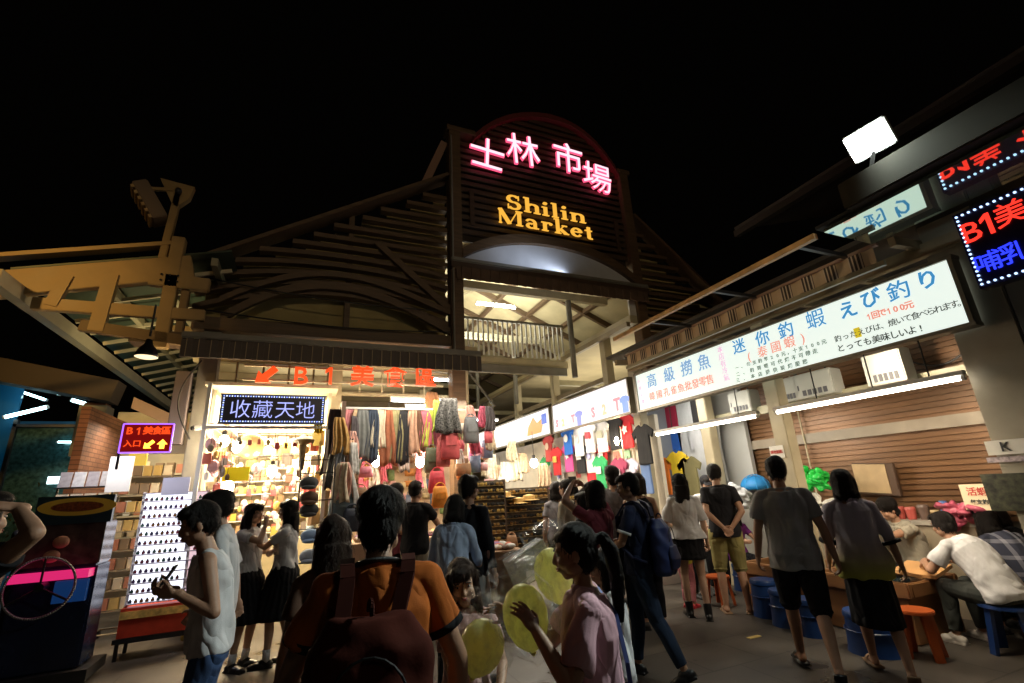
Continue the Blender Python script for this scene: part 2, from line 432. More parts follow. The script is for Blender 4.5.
    if hair in ('short', 'shaggy'):
        he(hb, 0, -.026, .040, .084, .096, .090); he(hb, 0, -.045, -.005, .078, .070, .075); he(hb, 0, .030, .082, .068, .062, .038)
        he(hb, 0, .062, .072, .050, .030, .022)
        for sd in (-1, 1): he(hb, sd*.066, -.012, .020, .018, .05, .045)
        if hair == 'shaggy': he(hb, 0, -.02, .055, .098, .108, .092); he(hb, 0, -.062, -.03, .078, .050, .065)
    elif hair in ('long', 'bob', 'pony'):
        he(hb, 0, -.024, .038, .086, .098, .092); he(hb, 0, -.042, -.01, .082, .074, .085); he(hb, 0, .036 if hair != 'pony' else .016, .076 if hair != 'pony' else .070, .070, .060, .036)
        if hair != 'pony':
            he(hb, 0, .066, .058, .058, .022, .028) if g('fringe', True) else None
            dz = -.115 if hair == 'bob' else -.16
            for sd in (-1, 1): hb.rc(H(sd*.070, .010, .045), .024*hs, H(sd*.078, .004, dz), .024*hs); hb.rc(H(sd*.068, -.03, .02), .034*hs, H(sd*.074, -.03, dz), .030*hs)
            he(hb, 0, -.052, -.055, .084, .054, .088)
            if hair == 'bob': he(hb, 0, -.050, -.085, .088, .060, .060)
        if hair == 'long':
            L = g('hairlen', .42); rings = []
            for i in range(9):
                t = i/8; bk = H(0, -.066, -.02); dn = Vector((0, -.015-.02*t, -L*t)); mm = Matrix.Rotation(HM.to_euler().z, 3, 'Z')
                rings.append((bk+mm @ dn, (.082+.018*math.sin(t*2.6))*hs*(1-.25*t*t), (.046-.016*t)*hs, mm))
            hb.loft(rings, 20)
        if hair == 'pony':
            pts = [H(0, -.10, .035), H(0, -.145, .03), H(0, -.165, -.03), H(0, -.165, -.12)+Vector((0, 0, -.02)), H(0, -.15, -.20)+Vector((0, 0, -.03)), H(0, -.14, -.27)+Vector((0, 0, -.04))]
            rr = [.022, .028, .036, .038, .032, .014]
            for i in range(5): hb.rc(pts[i], rr[i], pts[i+1], rr[i+1])
    elif hair == 'hat':
        he(hb, 0, -.03, .02, .080, .090, .080); he(hb, 0, -.05, -.03, .07, .06, .06)
    link_('hair', strands(fuse(hb, vox*.8, 1, .0045, seed, .35), int(g('locks', 900 if vox < .0095 else 250)), .036 if hair in ('short', 'pony', 'shaggy') else .060, seed, HC, .0045 if vox < .0095 else .008), hairmat)
    if pose.get('hatmat'):
        q = MB(); he(q, 0, -.015, .060, .092, .106, .075); he(q, 0, .11, .045, .062, .062, .010, rotm(-8)); link_('cap', fuse(q, vox*.7, 2), pose['hatmat'])
    # ---- clothes
    fs_amp = .0075
    if top:
        t = dict(kind='tee', inf=.021, sleeve=.55, flare=.016, hem=.85); t.update(top); q = MB()
        torso(q, t['hem'], 1.445, t['inf'], t['flare'])
        if fem and t['kind'] != 'tank':
            for sd in (-1, 1): c, m = sp(1.26, sd*.056, .056); q.ell(c, (.076, .064, .080))
        c0, m0 = sp(1.43); c1, m1 = sp(1.478 if t['kind'] != 'tank' else 1.45)
        if t['kind'] != 'tank': q.loft([(c0, .10, .075, m0), (c1, .066, .062, m1)])
        for sd, sh, el, wr in arms:
            k = (.92 if fem else 1.)*(1+(wide-1)*.8)
            qn, _ = sp(1.42, sd*.07); 
            if t['kind'] == 'tank':
                qa, _ = sp(1.40, sd*.10, .0); q.rc(qn, .052, qa, .05); continue
            q.rc(qn, .060, sh, .062*k)
            f = t['sleeve']; L = 1.0
            if f <= 1:
                e_ = sh.lerp(el, f); dd = (el-sh).normalized(); mm = frame(dd.orthogonal(), dd.cross(dd.orthogonal()))
                q.ell(sh, (.064*k,)*3)
                fl = t.get('sfl', .014); q.loft([(sh-dd*.02, .060*k, .060*k, mm), (e_, (.050+fl)*k, (.050+fl)*k, mm)], 16)
            else:
                q.rc(sh, .064*k, sh.lerp(el, .5), .058*k); q.rc(sh.lerp(el, .5), .058*k, el, .050*k)
                e_ = el.lerp(wr, f-1); dd = (wr-el).normalized(); mm = frame(dd.orthogonal(), dd.cross(dd.orthogonal()))
                q.loft([(el, .049*k, .049*k, mm), (e_, .038*k, .038*k, mm)], 16); q.ell(el, (.050*k,)*3)
        sh_o = link_(t.get('name', 'shirt'), fuse(q, vox*.9, 2, fs_amp, seed, .6), t['mat'])
        if t.get('trim'):
            for sd, sh, el, wr in arms:
                q = MB(); f = t['sleeve']; e_ = sh.lerp(el, f); dd = (el-sh).normalized(); mm = frame(dd.orthogonal(), dd.cross(dd.orthogonal())); k = (.92 if fem else 1.)*(1+(wide-1)*.8); rr = (.053+t.get('sfl', .014))*k
                q.loft([(e_-dd*.022, rr, rr, mm), (e_+dd*.004, rr, rr, mm)], 20); link_('cuff', q.mesh('trim'), t['trim'])
            q = MB()
            cA, mA = sp(1.465); cB, mB = sp(1.49); q.loft([(cA, .072, .068, mA), (cB, .065, .062, mB)])
            link_('collar', q.mesh('trim'), t['trim'])
    if bottom:
        t = dict(kind='trousers', inf=.012, length=1.93); t.update(bottom); q = MB()
        if t['kind'] in ('trousers', 'shorts', 'leggings'):
            torso(q, .84, 1.03, t['inf']*.6)
            sh_ = t['kind'] == 'shorts'; ft = t['length'] if not sh_ else min(t['length'], 1.2)
            for sd, hp, kn, an in legs:
                i = t['inf']; k = (.95 if fem else 1.)*(1+(wide-1)*.8)
                q.rc(hp, (.094*k+i), hp.lerp(kn, .5), (.078*k+i*(1.2)))
                if ft <= 1:
                    e_ = hp.lerp(kn, ft); dd = (kn-hp).normalized(); mm = frame(dd.orthogonal(), dd.cross(dd.orthogonal()))
                    q.loft([(hp.lerp(kn, .3), .086*k+i, .086*k+i, mm), (e_, (.070*k+i*2.2), (.070*k+i*2.2), mm)], 18)
                else:
                    q.rc(hp.lerp(kn, .5), .078*k+i*1.2, kn, .057*k+i)
                    dd = (an-kn).normalized(); mm = frame(dd.orthogonal(), dd.cross(dd.orthogonal())); f = ft-1
                    cf = kn.lerp(an, .33)+Vector((0, -.012, 0)); rr = (.054*k+i, .036*k+i*t.get('hemw', 1.3))
                    if f < .5: q.loft([(kn, .057*k+i, .057*k+i, mm), (kn.lerp(an, f), .056*k+i*1.4, .056*k+i*1.4, mm)], 18)
                    else: q.rc(kn, .057*k+i, cf, rr[0]); q.loft([(cf, rr[0], rr[0], mm), (kn.lerp(an, f), rr[1], rr[1], mm)], 18)
            link_({'shorts': 'shorts', 'trousers': 'trousers', 'leggings': 'leggings'}[t['kind']], fuse(q, vox*.9, 2, .003, seed+5, .7), t['mat'])
        else:
            zt, zb = t.get('zt', 1.04), t.get('zb', .50); n = 96; rings = []
            cx_ = [(l[2].x+0)/1. for l in legs]; sw = (legs[0][2]+legs[1][2])/2-pel
            m_ = 12; vs = []; fs = []; ple = t.get('pleat', .012); fl = t.get('flare', .10); spread_ = abs(legs[0][2].y-legs[1][2].y)*.5
            for lay, off in ((0, 0), (1, -.006)):
                for j in range(m_+1):
                    u = j/m_; z = zt+(zb-zt)*u; c, mm = sp(z); 
                    if z < .93: c = pel+Vector((sw.x*u*.9, sw.y*u*.9, z-.93)); mm = Matrix.Identity(3)
                    a0 = np.interp(z, [q_[0] for q_ in tor], [q_[1] for q_ in tor])+.018; b0 = np.interp(z, [q_[0] for q_ in tor], [q_[2] for q_ in tor])+.018
                    for i in range(n):
                        th = 2*PI*i/n; tri = abs(((i/n*t.get('np', 20)) % 1)*2-1)-.5
                        rr = ple*tri*2*min(1, u*2.2); a = a0+fl*u*.8+rr+off; bb = b0+fl*u+rr+off+spread_*u
                        vs.append(c+mm @ Vector((a*math.cos(th), bb*math.sin(th), 0)))
            K = (m_+1)*n
            for j in range(m_):
                for i in range(n):
                    a, b_, c, d = j*n+i, j*n+(i+1) % n, (j+1)*n+(i+1) % n, (j+1)*n+i
                    fs += [(a, d, c, b_), (K+a, K+b_, K+c, K+d)]
            for i in range(n):
                i2 = (i+1) % n; fs += [(m_*n+i, K+m_*n+i, K+m_*n+i2, m_*n+i2), (i, i2, K+i2, K+i)]
            q.add(vs, fs); link_('skirt', q.mesh('skirt'), t['mat'])
    sh = dict(kind='shoe'); sh.update(shoes or {'mat': mat('shoe_dark', (.02, .02, .022), .6)})
    for sd, hp, kn, an in legs:
        fd = R(g('toeR' if sd > 0 else 'toeL', -sd*8)); fz = R(g('fpR' if sd > 0 else 'fpL', 0))
        fv = Vector((math.sin(-fd)*math.cos(fz), math.cos(fd)*math.cos(fz), -math.sin(fz))); z = Vector((0, 0, 1)); rt = fv.cross(z).normalized(); up = rt.cross(fv); mm = Matrix((rt, fv, up)).transposed()
        q = MB(); hl = an-up*.05-fv*.015
        def E(a, c, rx, ry, rz): q.ell(hl+fv*a+up*c, (rx, ry, rz), mm)
        if sh['kind'] in ('shoe', 'boot'):
            E(-.005, .0, .044, .058, .044); E(.085, -.004, .050, .092, .036); E(.15, -.010, .046, .056, .030); E(.03, .022, .043, .066, .040)
            q.box(hl+fv*.068-up*.030, (.088, .25, .018), mm)
            if sh['kind'] == 'boot': q.tube(hl+up*.0, an+(kn-an).normalized()*.10, .046, 16, .052)
            link_('shoe' if sh['kind'] == 'shoe' else 'boot', fuse(q, max(.006, vox*.7), 2), sh['mat'])
        else:
            q.box(hl+fv*.065-up*.030, (.088, .255, .018), mm); s_o = link_('sandal', q.mesh('s'), sh['mat'])
            q = MB(); c = hl+fv*.10-up*.02
            pts = [c+rt*(.046*math.cos(a))+up*(.048*math.sin(a)) for a in [PI*i/8 for i in range(9)]]
            q.strip([p-fv*.02 for p in pts], [p+fv*.02 for p in pts], up*.004); s2 = link('strap', q.mesh('st'), sh['mat'], s_o, False, local=True)
        if sh.get('sock'):
            q = MB(); d = (kn-an).normalized(); q.tube(an-up*.03, an+d*sh.get('sh', .10), .040, 16, .043); link_('sock', q.mesh('sock'), sh['sock'])
    root['_S'] = S
    root_data = dict(root=root, S=S, sp=sp, arms=arms, legs=legs, H=H, HM=HM, loc=Vector(loc), face=R(face))
    def W_(p):                                   # figure coordinates -> world
        return Vector(loc)+Matrix.Rotation(R(face), 3, 'Z') @ (Vector(p)*S)
    root_data['W'] = W_
    del root['_S']
    return root_data
# ================================================================ MATERIALS OF THE PLACE
WOOD = mat('dark_wood', (.075, .045, .028), .55, n=.35, ns=3, stretch=(.6, 6, 6), bump=.25, bs=30)
WOODB = mat('brown_wood', (.13, .08, .045), .5, n=.3, ns=3, stretch=(.6, 6, 6), bump=.2, bs=30)
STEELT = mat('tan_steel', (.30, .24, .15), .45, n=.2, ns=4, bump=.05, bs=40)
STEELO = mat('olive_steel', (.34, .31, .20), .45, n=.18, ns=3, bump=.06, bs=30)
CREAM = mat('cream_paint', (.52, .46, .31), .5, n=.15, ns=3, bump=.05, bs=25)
CEIL = mat('ceiling_board', (.50, .42, .25), .7, n=.15, ns=2)
DKM = mat('dark_metal', (.03, .03, .032), .4, metal=.3, n=.3, ns=8)
BLK = mat('black_plastic', (.012, .012, .013), .4)
ROOF = mat('roof_sheet', (.06, .055, .05), .6, n=.3, ns=2)
GREYP = mat('grey_paint', (.22, .21, .18), .5, n=.25, ns=2.5, bump=.08, bs=20)
WHITEP = mat('white_plastic', (.72, .72, .70), .4, n=.08, ns=6)
PAPER = mat('paper', (.72, .70, .64), .8, n=.06, ns=10)
TUBE = glow('tube_white', (.95, 1.0, .98), 22)
TUBEW = glow('tube_warm', (1., .90, .72), 14)
BULB = glow('bulb', (1., .86, .58), 60)
RED = glow('led_red', (1., .035, .02), 1.6)
REDO = glow('led_orange_red', (1., .075, .012), 1.25)
BLUE = glow('led_blue', (.02, .035, 1.), 2.2)
BLUEW = glow('led_blue_white', (.42, .46, 1.), 1.3)
PINKN = glow('neon_pink', (1., .09, .20), 1.6)
NEONW = glow('neon_core', (1., .66, .76), 1.4)
GOLD = glow('gold_letter', (1., .50, .06), 1.0)
PURP = glow('led_purple', (.35, .12, 1.), 2)
def brickish(name, c1, c2, sx, sy, mortar=.02, rough=.8, axes='XZ'):
    m = mat(name, c1, rough); nt = m.node_tree; b = nt.nodes['Principled BSDF']
    tc = nt.nodes.new('ShaderNodeTexCoord'); sep = nt.nodes.new('ShaderNodeSeparateXYZ'); cmb = nt.nodes.new('ShaderNodeCombineXYZ')
    nt.links.new(tc.outputs['Object'], sep.inputs[0]); nt.links.new(sep.outputs[axes[0]], cmb.inputs['X']); nt.links.new(sep.outputs[axes[1]], cmb.inputs['Y'])
    br = nt.nodes.new('ShaderNodeTexBrick'); br.inputs['Scale'].default_value = 1; br.inputs['Brick Width'].default_value = sx; br.inputs['Row Height'].default_value = sy
    br.inputs['Mortar Size'].default_value = mortar; br.inputs['Color1'].default_value = (*c1, 1); br.inputs['Color2'].default_value = (*c2, 1); br.inputs['Mortar'].default_value = (c1[0]*.45, c1[1]*.45, c1[2]*.45, 1)
    nt.links.new(cmb.outputs[0], br.inputs['Vector'])
    no = nt.nodes.new('ShaderNodeTexNoise'); no.inputs['Scale'].default_value = 1.3; no.inputs['Detail'].default_value = 8; nt.links.new(tc.outputs['Object'], no.inputs['Vector'])
    mr = nt.nodes.new('ShaderNodeMapRange'); mr.inputs['From Min'].default_value = .3; mr.inputs['From Max'].default_value = .7; mr.inputs['To Min'].default_value = .55; mr.inputs['To Max'].default_value = 1.25
    nt.links.new(no.outputs['Fac'], mr.inputs['Value']); vm = nt.nodes.new('ShaderNodeVectorMath'); vm.operation = 'SCALE'
    nt.links.new(br.outputs['Color'], vm.inputs[0]); nt.links.new(mr.outputs[0], vm.inputs['Scale']); nt.links.new(vm.outputs[0], b.inputs['Base Color'])
    r2 = nt.nodes.new('ShaderNodeMapRange'); r2.inputs['To Min'].default_value = rough-.2; r2.inputs['To Max'].default_value = rough+.1; nt.links.new(no.outputs['Fac'], r2.inputs['Value']); nt.links.new(r2.outputs[0], b.inputs['Roughness'])
    bp = nt.nodes.new('ShaderNodeBump'); bp.inputs['Strength'].default_value = .4; bp.inputs['Distance'].default_value = .01; nt.links.new(br.outputs['Fac'], bp.inputs['Height']); bp.invert = True; nt.links.new(bp.outputs[0], b.inputs['Normal'])
    return m
GROUND = brickish('paving', (.085, .072, .058), (.064, .054, .045), .62, .62, .008, .55, 'XY')
BRICK = brickish('red_brick', (.30, .13, .07), (.22, .09, .05), .22, .07, .008, .8, 'YZ')
def slat_shutter():
    m = mat('shutter_metal', (.19, .095, .042), .38, metal=.25); nt = m.node_tree; b = nt.nodes['Principled BSDF']
    tc = nt.nodes.new('ShaderNodeTexCoord'); sep = nt.nodes.new('ShaderNodeSeparateXYZ'); nt.links.new(tc.outputs['Object'], sep.inputs[0])
    no = nt.nodes.new('ShaderNodeTexNoise'); no.inputs['Scale'].default_value = 2; no.inputs['Detail'].default_value = 7; mp = nt.nodes.new('ShaderNodeMapping'); mp.inputs['Scale'].default_value = (1, .4, 3)
    nt.links.new(tc.outputs['Object'], mp.inputs[0]); nt.links.new(mp.outputs[0], no.inputs['Vector'])
    mr = nt.nodes.new('ShaderNodeMapRange'); mr.inputs['From Min'].default_value = .3; mr.inputs['From Max'].default_value = .7; mr.inputs['To Min'].default_value = .65; mr.inputs['To Max'].default_value = 1.2
    nt.links.new(no.outputs['Fac'], mr.inputs['Value']); vm = nt.nodes.new('ShaderNodeVectorMath'); vm.operation = 'SCALE'; vm.inputs[0].default_value = (.19, .095, .042)
    nt.links.new(mr.outputs[0], vm.inputs['Scale']); nt.links.new(vm.outputs[0], b.inputs['Base Color'])
    return m
SHUT = slat_shutter()
def grime():
    nt = GROUND.node_tree; b = nt.nodes['Principled BSDF']; tc = nt.nodes.new('ShaderNodeTexCoord')
    src = b.inputs['Base Color'].links[0].from_socket
    def spots(scale, lo, hi, det=4):
        t = nt.nodes.new('ShaderNodeTexNoise'); t.inputs['Scale'].default_value = scale; t.inputs['Detail'].default_value = det; nt.links.new(tc.outputs['Object'], t.inputs['Vector']); m = nt.nodes.new('ShaderNodeMapRange'); m.inputs['From Min'].default_value = lo; m.inputs['From Max'].default_value = hi; nt.links.new(t.outputs['Fac'], m.inputs['Value']); return m.outputs[0]
    vo = nt.nodes.new('ShaderNodeTexVoronoi'); vo.inputs['Scale'].default_value = 3.2; nt.links.new(tc.outputs['Object'], vo.inputs['Vector']); gm_ = nt.nodes.new('ShaderNodeMapRange'); gm_.inputs['From Min'].default_value = .05; gm_.inputs['From Max'].default_value = .09; gm_.inputs['To Min'].default_value = 1; gm_.inputs['To Max'].default_value = 0; nt.links.new(vo.outputs['Distance'], gm_.inputs['Value'])
    st = spots(.9, .52, .66, 8); wet = spots(.55, .56, .62, 6)
    m1 = nt.nodes.new('ShaderNodeMix'); m1.data_type = 'RGBA'; m1.inputs['B'].default_value = (.028, .024, .02, 1); mu = nt.nodes.new('ShaderNodeMath'); mu.operation = 'MULTIPLY'; mu.inputs[1].default_value = .55; nt.links.new(st, mu.inputs[0]); nt.links.new(mu.outputs[0], m1.inputs['Factor']); nt.links.new(src, m1.inputs['A'])
    m2 = nt.nodes.new('ShaderNodeMix'); m2.data_type = 'RGBA'; m2.inputs['B'].default_value = (.018, .016, .015, 1); mu2 = nt.nodes.new('ShaderNodeMath'); mu2.operation = 'MULTIPLY'; mu2.inputs[1].default_value = .7; nt.links.new(gm_.outputs[0], mu2.inputs[0]); nt.links.new(mu2.outputs[0], m2.inputs['Factor']); nt.links.new(m1.outputs['Result'], m2.inputs['A']); nt.links.new(m2.outputs['Result'], b.inputs['Base Color'])
    rs = b.inputs['Roughness'].links[0].from_socket; mr = nt.nodes.new('ShaderNodeMix'); mr.inputs['B'].default_value = .16; nt.links.new(wet, mr.inputs['Factor']); nt.links.new(rs, mr.inputs['A']); nt.links.new(mr.outputs['Result'], b.inputs['Roughness'])
grime()

# ================================================================ GROUND
g = MB().box((0, 20, -.1), (160, 160, .2)); struct('ground', g, GROUND)

# ================================================================ GATE with the market's name
GY = 8.5
gt = thing('market_gate', 'tall dark slatted entrance gate carrying the pink neon and gold market name', 'gate', (5, GY, 0))
# posts
for x in (2.60, 7.22):
    m = MB().box((x, GY, 4.75), (.26, .30, 9.5)); m.build('post', WOODB, gt, bevel=.012)
# arch outline
AX = [3.05, 3.22, 3.5, 3.8, 4.3, 4.93, 5.5, 6.1, 6.5, 6.85, 7.1]; AZ = [9.38, 9.58, 9.87, 10.11, 10.45, 10.62, 10.61, 10.45, 10.2, 9.78, 9.35]
def archz(x, xs=AX, zs=AZ): return float(np.interp(x, xs, zs))
def smooth_arc(xs, zs, n=40):
    c = np.polyfit(xs, zs, 4); X_ = np.linspace(xs[0], xs[-1], n); return X_, np.polyval(c, X_)
ax, az = smooth_arc(AX, AZ)
m = MB().strip([(x, GY-.14, z-.09) for x, z in zip(ax, az)], [(x, GY-.14, z+.05) for x, z in zip(ax, az)], (0, .26, 0)); m.build('arch_cap', mat('red_brown_trim', (.16, .035, .035), .45), gt)
m = MB()
for x0, x1 in ((2.42, 3.1), (7.05, 7.42)): MB().box(((x0+x1)/2, GY, 9.46), (x1-x0, .34, .13)).build('top_cap', WOODB, gt, bevel=.01)
m = MB()
m.box((4.92, GY+.10, 8.05), (4.3, .05, 2.6))
for x in np.arange(3.15, 7.0, .25):
    z1 = float(np.interp(x+.12, ax, az))-.08; m.box((x+.12, GY+.10, (9.3+z1)/2), (.252, .05, z1-9.3))
m.build('back_board', mat('board_black', (.03, .02, .014), .6, n=.3, ns=3), gt)
m = MB(); z = 6.95
while z < 10.5:
    xs = [x for x in np.linspace(2.73, 7.1, 60) if (z < 9.4 or float(np.interp(x, ax, az)) > z+.05)]
    if z >= 9.4: xs = [x for x in xs if 3.15 < x < 7.05]
    if xs: m.box(((xs[0]+xs[-1])/2, GY+.02, z), (xs[-1]-xs[0], .07, .105))
    z += .175
m.build('slats', WOOD, gt, bevel=.006)
# thin verticals between the slats at both sides
for x in (3.0, 6.85):
    MB().box((x, GY-.035, 7.55), (.10, .035, .9)).build('batten', WOOD, gt)
# lower arch (dark) over pale crescent
lx, lz = smooth_arc([2.73, 3.3, 4.0, 4.76, 5.5, 6.2, 6.9, 7.1], [6.25, 6.58, 6.80, 6.88, 6.84, 6.70, 6.38, 6.25])
MB().strip([(x, GY-.17, z-.02) for x, z in zip(lx, lz)], [(x, GY-.17, z+.20) for x, z in zip(lx, lz)], (0, .16, 0)).build('lower_arch', WOODB, gt)
MB().strip([(x, GY-.06, 6.12) for x in lx], [(x, GY-.06, max(z, 6.14)) for x, z in zip(lx, lz)], (0, .03, 0)).build('crescent_panel', mat('crescent_white', (.62, .64, .70), .35, n=.08, ns=3), gt)
MB().box((4.92, GY-.22, 6.12), (4.95, .10, .10)).build('gutter', GREYP, gt, bevel=.02)
MB().box((4.92, GY-.12, 6.00), (4.95, .30, .13)).build('lintel', WOOD, gt, bevel=.01)
mv = MB()
for i in range(46):
    x = 2.6+i*.1035; mv.box((x, GY-.26-(.02 if i % 2 else 0), 5.82), (.105, .02, .26))
mv.build('valance', mat('valance_brown', (.12, .075, .05), .7, n=.3, ns=4), gt)
MB().box((6.98, GY-.04, 5.68), (.20, .05, .72)).build('end_panel', WHITEP, gt, bevel=.008)
# neon characters
NC = [('士', 487, 157, .92, -4), ('林', 523, 153, .92, 2), ('市', 568, 161, .92, -2), ('場', 597, 180, .90, -4)]
for ch, px, py, sz, tl in NC:
    c = at(px, py, Y=GY-.10); rt = Vector((math.cos(R(tl)), 0, math.sin(R(tl)))); up = Vector((-math.sin(R(tl)), 0, math.cos(R(tl))))
    m1 = text_into(MB(), ch, sz*1.0, c, rt, up, .05, .010); o = m1.build('neon_character', PINKN, gt)
    text_into(MB(), ch, sz*1.0, c+Vector((0, -.035, 0)), rt, up, .02, -.006).build('neon_core', NEONW, o)
# serif lettering, stroke by stroke
def serif(mb, s, x0, z0, h, y, gap=.05):
    """hand-drawn roman letters: x0 left, z0 base line, h cap height"""
    T = h*.15; t = h*.055; q = [0]
    def rect(xa, za, xb, zb):
        q[0] += 1; yy = y-.0006*(q[0] % 9); mb.box(((xa+xb)/2, yy, (za+zb)/2), (abs(xb-xa), .03, abs(zb-za)))
    def ribbon(pts, ws):
        q[0] += 1; yy = y-.0006*(q[0] % 9); P_ = [Vector((a, 0, b)) for a, b in pts]; A = []; B = []
        for i, p in enumerate(P_):
            d = (P_[min(i+1, len(P_)-1)]-P_[max(i-1, 0)]).normalized(); n_ = Vector((-d.z, 0, d.x)); A.append(p-n_*ws[i]/2+Vector((0, yy-.015, 0))); B.append(p+n_*ws[i]/2+Vector((0, yy-.015, 0)))
        mb.strip(A, B, (0, .03, 0))
    def stem(x, zb, zt, w=None, top='b', bot='b'):
        w = w or T; rect(x, zb, x+w, zt)
        if bot == 'b': rect(x-w*.45, zb, x+w*1.45, zb+t)
        if top == 'b': rect(x-w*.45, zt-t, x+w*1.45, zt)
        if top == 'l': rect(x-w*.5, zt-t, x+w, zt)
    def arc(cx, cz, rx, rz, a0, a1, w0, w1, n=14):
        pts = []; ws = []
        for i in range(n+1):
            a = R(a0+(a1-a0)*i/n); pts.append((cx+rx*math.cos(a), cz+rz*math.sin(a))); k = abs(math.cos(a)); ws.append(w0+(w1-w0)*k)
        ribbon(pts, ws)
    X = x0; xh = h*.62
    for ch in s:
        if ch == 'S':
            w = h*.52; arc(X+w/2, z0+h*.73, w*.40, h*.23, 35, 270, t*1.1, T); arc(X+w/2, z0+h*.27, w*.42, h*.24, 90, -145, t*1.1, T)
            rect(X+w*.84, z0+h*.68, X+w*.92, z0+h*.98); rect(X+w*.04, z0+h*.02, X+w*.12, z0+h*.32); X += w+gap*1.2
        elif ch == 'h':
            stem(X+t, z0, z0+h*1.03, top='l'); arc(X+T+h*.20, z0+xh-h*.16, h*.17, h*.14, 165, 0, t, T*.95); stem(X+T+h*.30, z0, z0+xh-h*.14, top='n'); X += h*.62+gap
        elif ch == 'i':
            stem(X+t, z0, z0+xh, top='l'); mb.tube((X+t+T/2, y-.016, z0+h*.88), (X+t+T/2, y+.012, z0+h*.88), T*.62, 16); X += h*.30+gap*.8
        elif ch == 'l': stem(X+t, z0, z0+h*1.03, top='l'); X += h*.30+gap*.8
        elif ch == 'n':
            stem(X+t, z0, z0+xh, top='l'); arc(X+T+h*.20, z0+xh-h*.16, h*.17, h*.14, 165, 0, t, T*.95); stem(X+T+h*.30, z0, z0+xh-h*.14, top='n'); X += h*.62+gap
        elif ch == 'M':
            stem(X+t, z0, z0+h, t*1.2); ribbon([(X+t*1.5, z0+h), (X+h*.46, z0+h*.03)], [T*1.1]*2); ribbon([(X+h*.46, z0+h*.03), (X+h*.82, z0+h)], [t]*2); stem(X+h*.80, z0, z0+h, T); X += h*1.03+gap
        elif ch == 'a':
            arc(X+h*.20, z0+xh*.70, h*.17, xh*.27, 165, 0, t, T*.8); stem(X+h*.31, z0+.0, z0+xh*.70, T*.9, 'n', 'n'); rect(X+h*.31, z0, X+h*.53, z0+t); arc(X+h*.20, z0+xh*.27, h*.15, xh*.25, 60, 300, t, T*.9); X += h*.54+gap
        elif ch == 'r':
            stem(X+t, z0, z0+xh, top='l'); arc(X+T+h*.15, z0+xh*.72, h*.13, xh*.24, 165, 50, t, T*.8); mb.tube((X+T+h*.25, y-.017, z0+xh*.85), (X+T+h*.25, y+.013, z0+xh*.85), T*.5, 14); X += h*.44+gap
        elif ch == 'k':
            stem(X+t, z0, z0+h*1.03, top='l'); ribbon([(X+T+t, z0+xh*.42), (X+h*.44, z0+xh)], [t]*2); rect(X+h*.32, z0+xh-t, X+h*.56, z0+xh); ribbon([(X+T+h*.10, z0+xh*.52), (X+h*.50, z0+t*.4)], [T]*2); rect(X+h*.38, z0, X+h*.62, z0+t); X += h*.62+gap
        elif ch == 'e':
            arc(X+h*.23, z0+xh*.5, h*.20, xh*.46, 5, 325, t, T); rect(X+h*.06, z0+xh*.50, X+h*.42, z0+xh*.50+t); X += h*.50+gap
        elif ch == 't':
            rect(X+h*.10, z0+h*.10, X+h*.10+T, z0+h*.84); rect(X, z0+xh-t, X+h*.34, z0+xh); arc(X+h*.10+T*.5+h*.10, z0+h*.12, h*.10, h*.10, 180, 300, t, T); X += h*.42+gap
    return X
for word, xa, xb, zb, hh in (('Shilin', 3.82, 5.86, 7.66, .37), ('Market', 3.58, 6.08, 7.25, .37)):
    t_ = MB(); w_ = serif(t_, word, 0, 0, hh, 0)-.05; k = (xb-xa)/w_
    m = MB(); m.v = [(xa+v[0]*k, GY-.11+v[1], zb+v[2]) for v in t_.v]; m.f = t_.f
    m.build('gold_lettering', GOLD, gt)

# ================================================================ MARKET HALL: slatted gables, roof, floor, ceiling
hall = thing('market_hall', 'dark timber slatted market building with gable roof behind the name gate', 'building', (3, 12, 0))
def roofz(x): return float(np.interp(x, [-1.95, 2.4, 7.4, 11.8], [5.42, 8.10, 8.10, 4.6]))
m = MB()                                             # pale boarding behind the slats
for x in np.arange(-1.75, 2.4, .25): z1 = roofz(x)-.12; m.box((x+.125, GY+.42, (4.55+z1)/2), (.252, .05, z1-4.55))
m.build('gable_boarding', mat('gable_board', (.42, .34, .15), .8, n=.2, ns=2), hall); m = MB()
for x in np.arange(7.4, 11.4, .25): z1 = roofz(x+.12)-.15; m.box((x+.125, GY+.42, (3.2+z1)/2), (.252, .05, z1-3.2))
m.build('gable_boarding', MATS['gable_board'], hall)
m = MB(); z = 4.75
while z < 8.0:                                       # curved slats left of the gate
    bow = max(0, (6.4-z)*.28); pts = [(x, z+bow*(1-((x-.4)/2.2)**2)) for x in np.linspace(-1.85, 2.46, 26)]
    pts = [(x, zz) for x, zz in pts if zz < roofz(x)-.08]
    if len(pts) > 1: m.strip([(x, GY+.05, zz-.045) for x, zz in pts], [(x, GY+.05, zz+.045) for x, zz in pts], (0, .17, 0))
    z += .27
for xx in (0.55,): m.box((xx, GY+.27, 5.9), (.10, .12, 2.6))
m.build('gable_slats', WOODB, hall)
for (xs, zs, w) in (([-1.42, -.6, .22, 1.3, 2.47], [4.52, 5.1, 5.32, 5.15, 4.62], .15), ([-1.46, -.6, .21, 1.3, 2.48], [4.85, 5.35, 5.55, 5.42, 5.02], .11)):
    X_, Z_ = smooth_arc(xs, zs, 30); MB().strip([(x, GY-.06, z_-w/2) for x, z_ in zip(X_, Z_)], [(x, GY-.06, z_+w/2) for x, z_ in zip(X_, Z_)], (0, .10, 0)).build('arched_brace', WOODB, hall)
MB().bar((1.0, GY-.02, 6.35), (2.45, GY-.02, 5.1), .09, .13).build('diagonal_brace', WOODB, hall)
m = MB(); z = 3.4
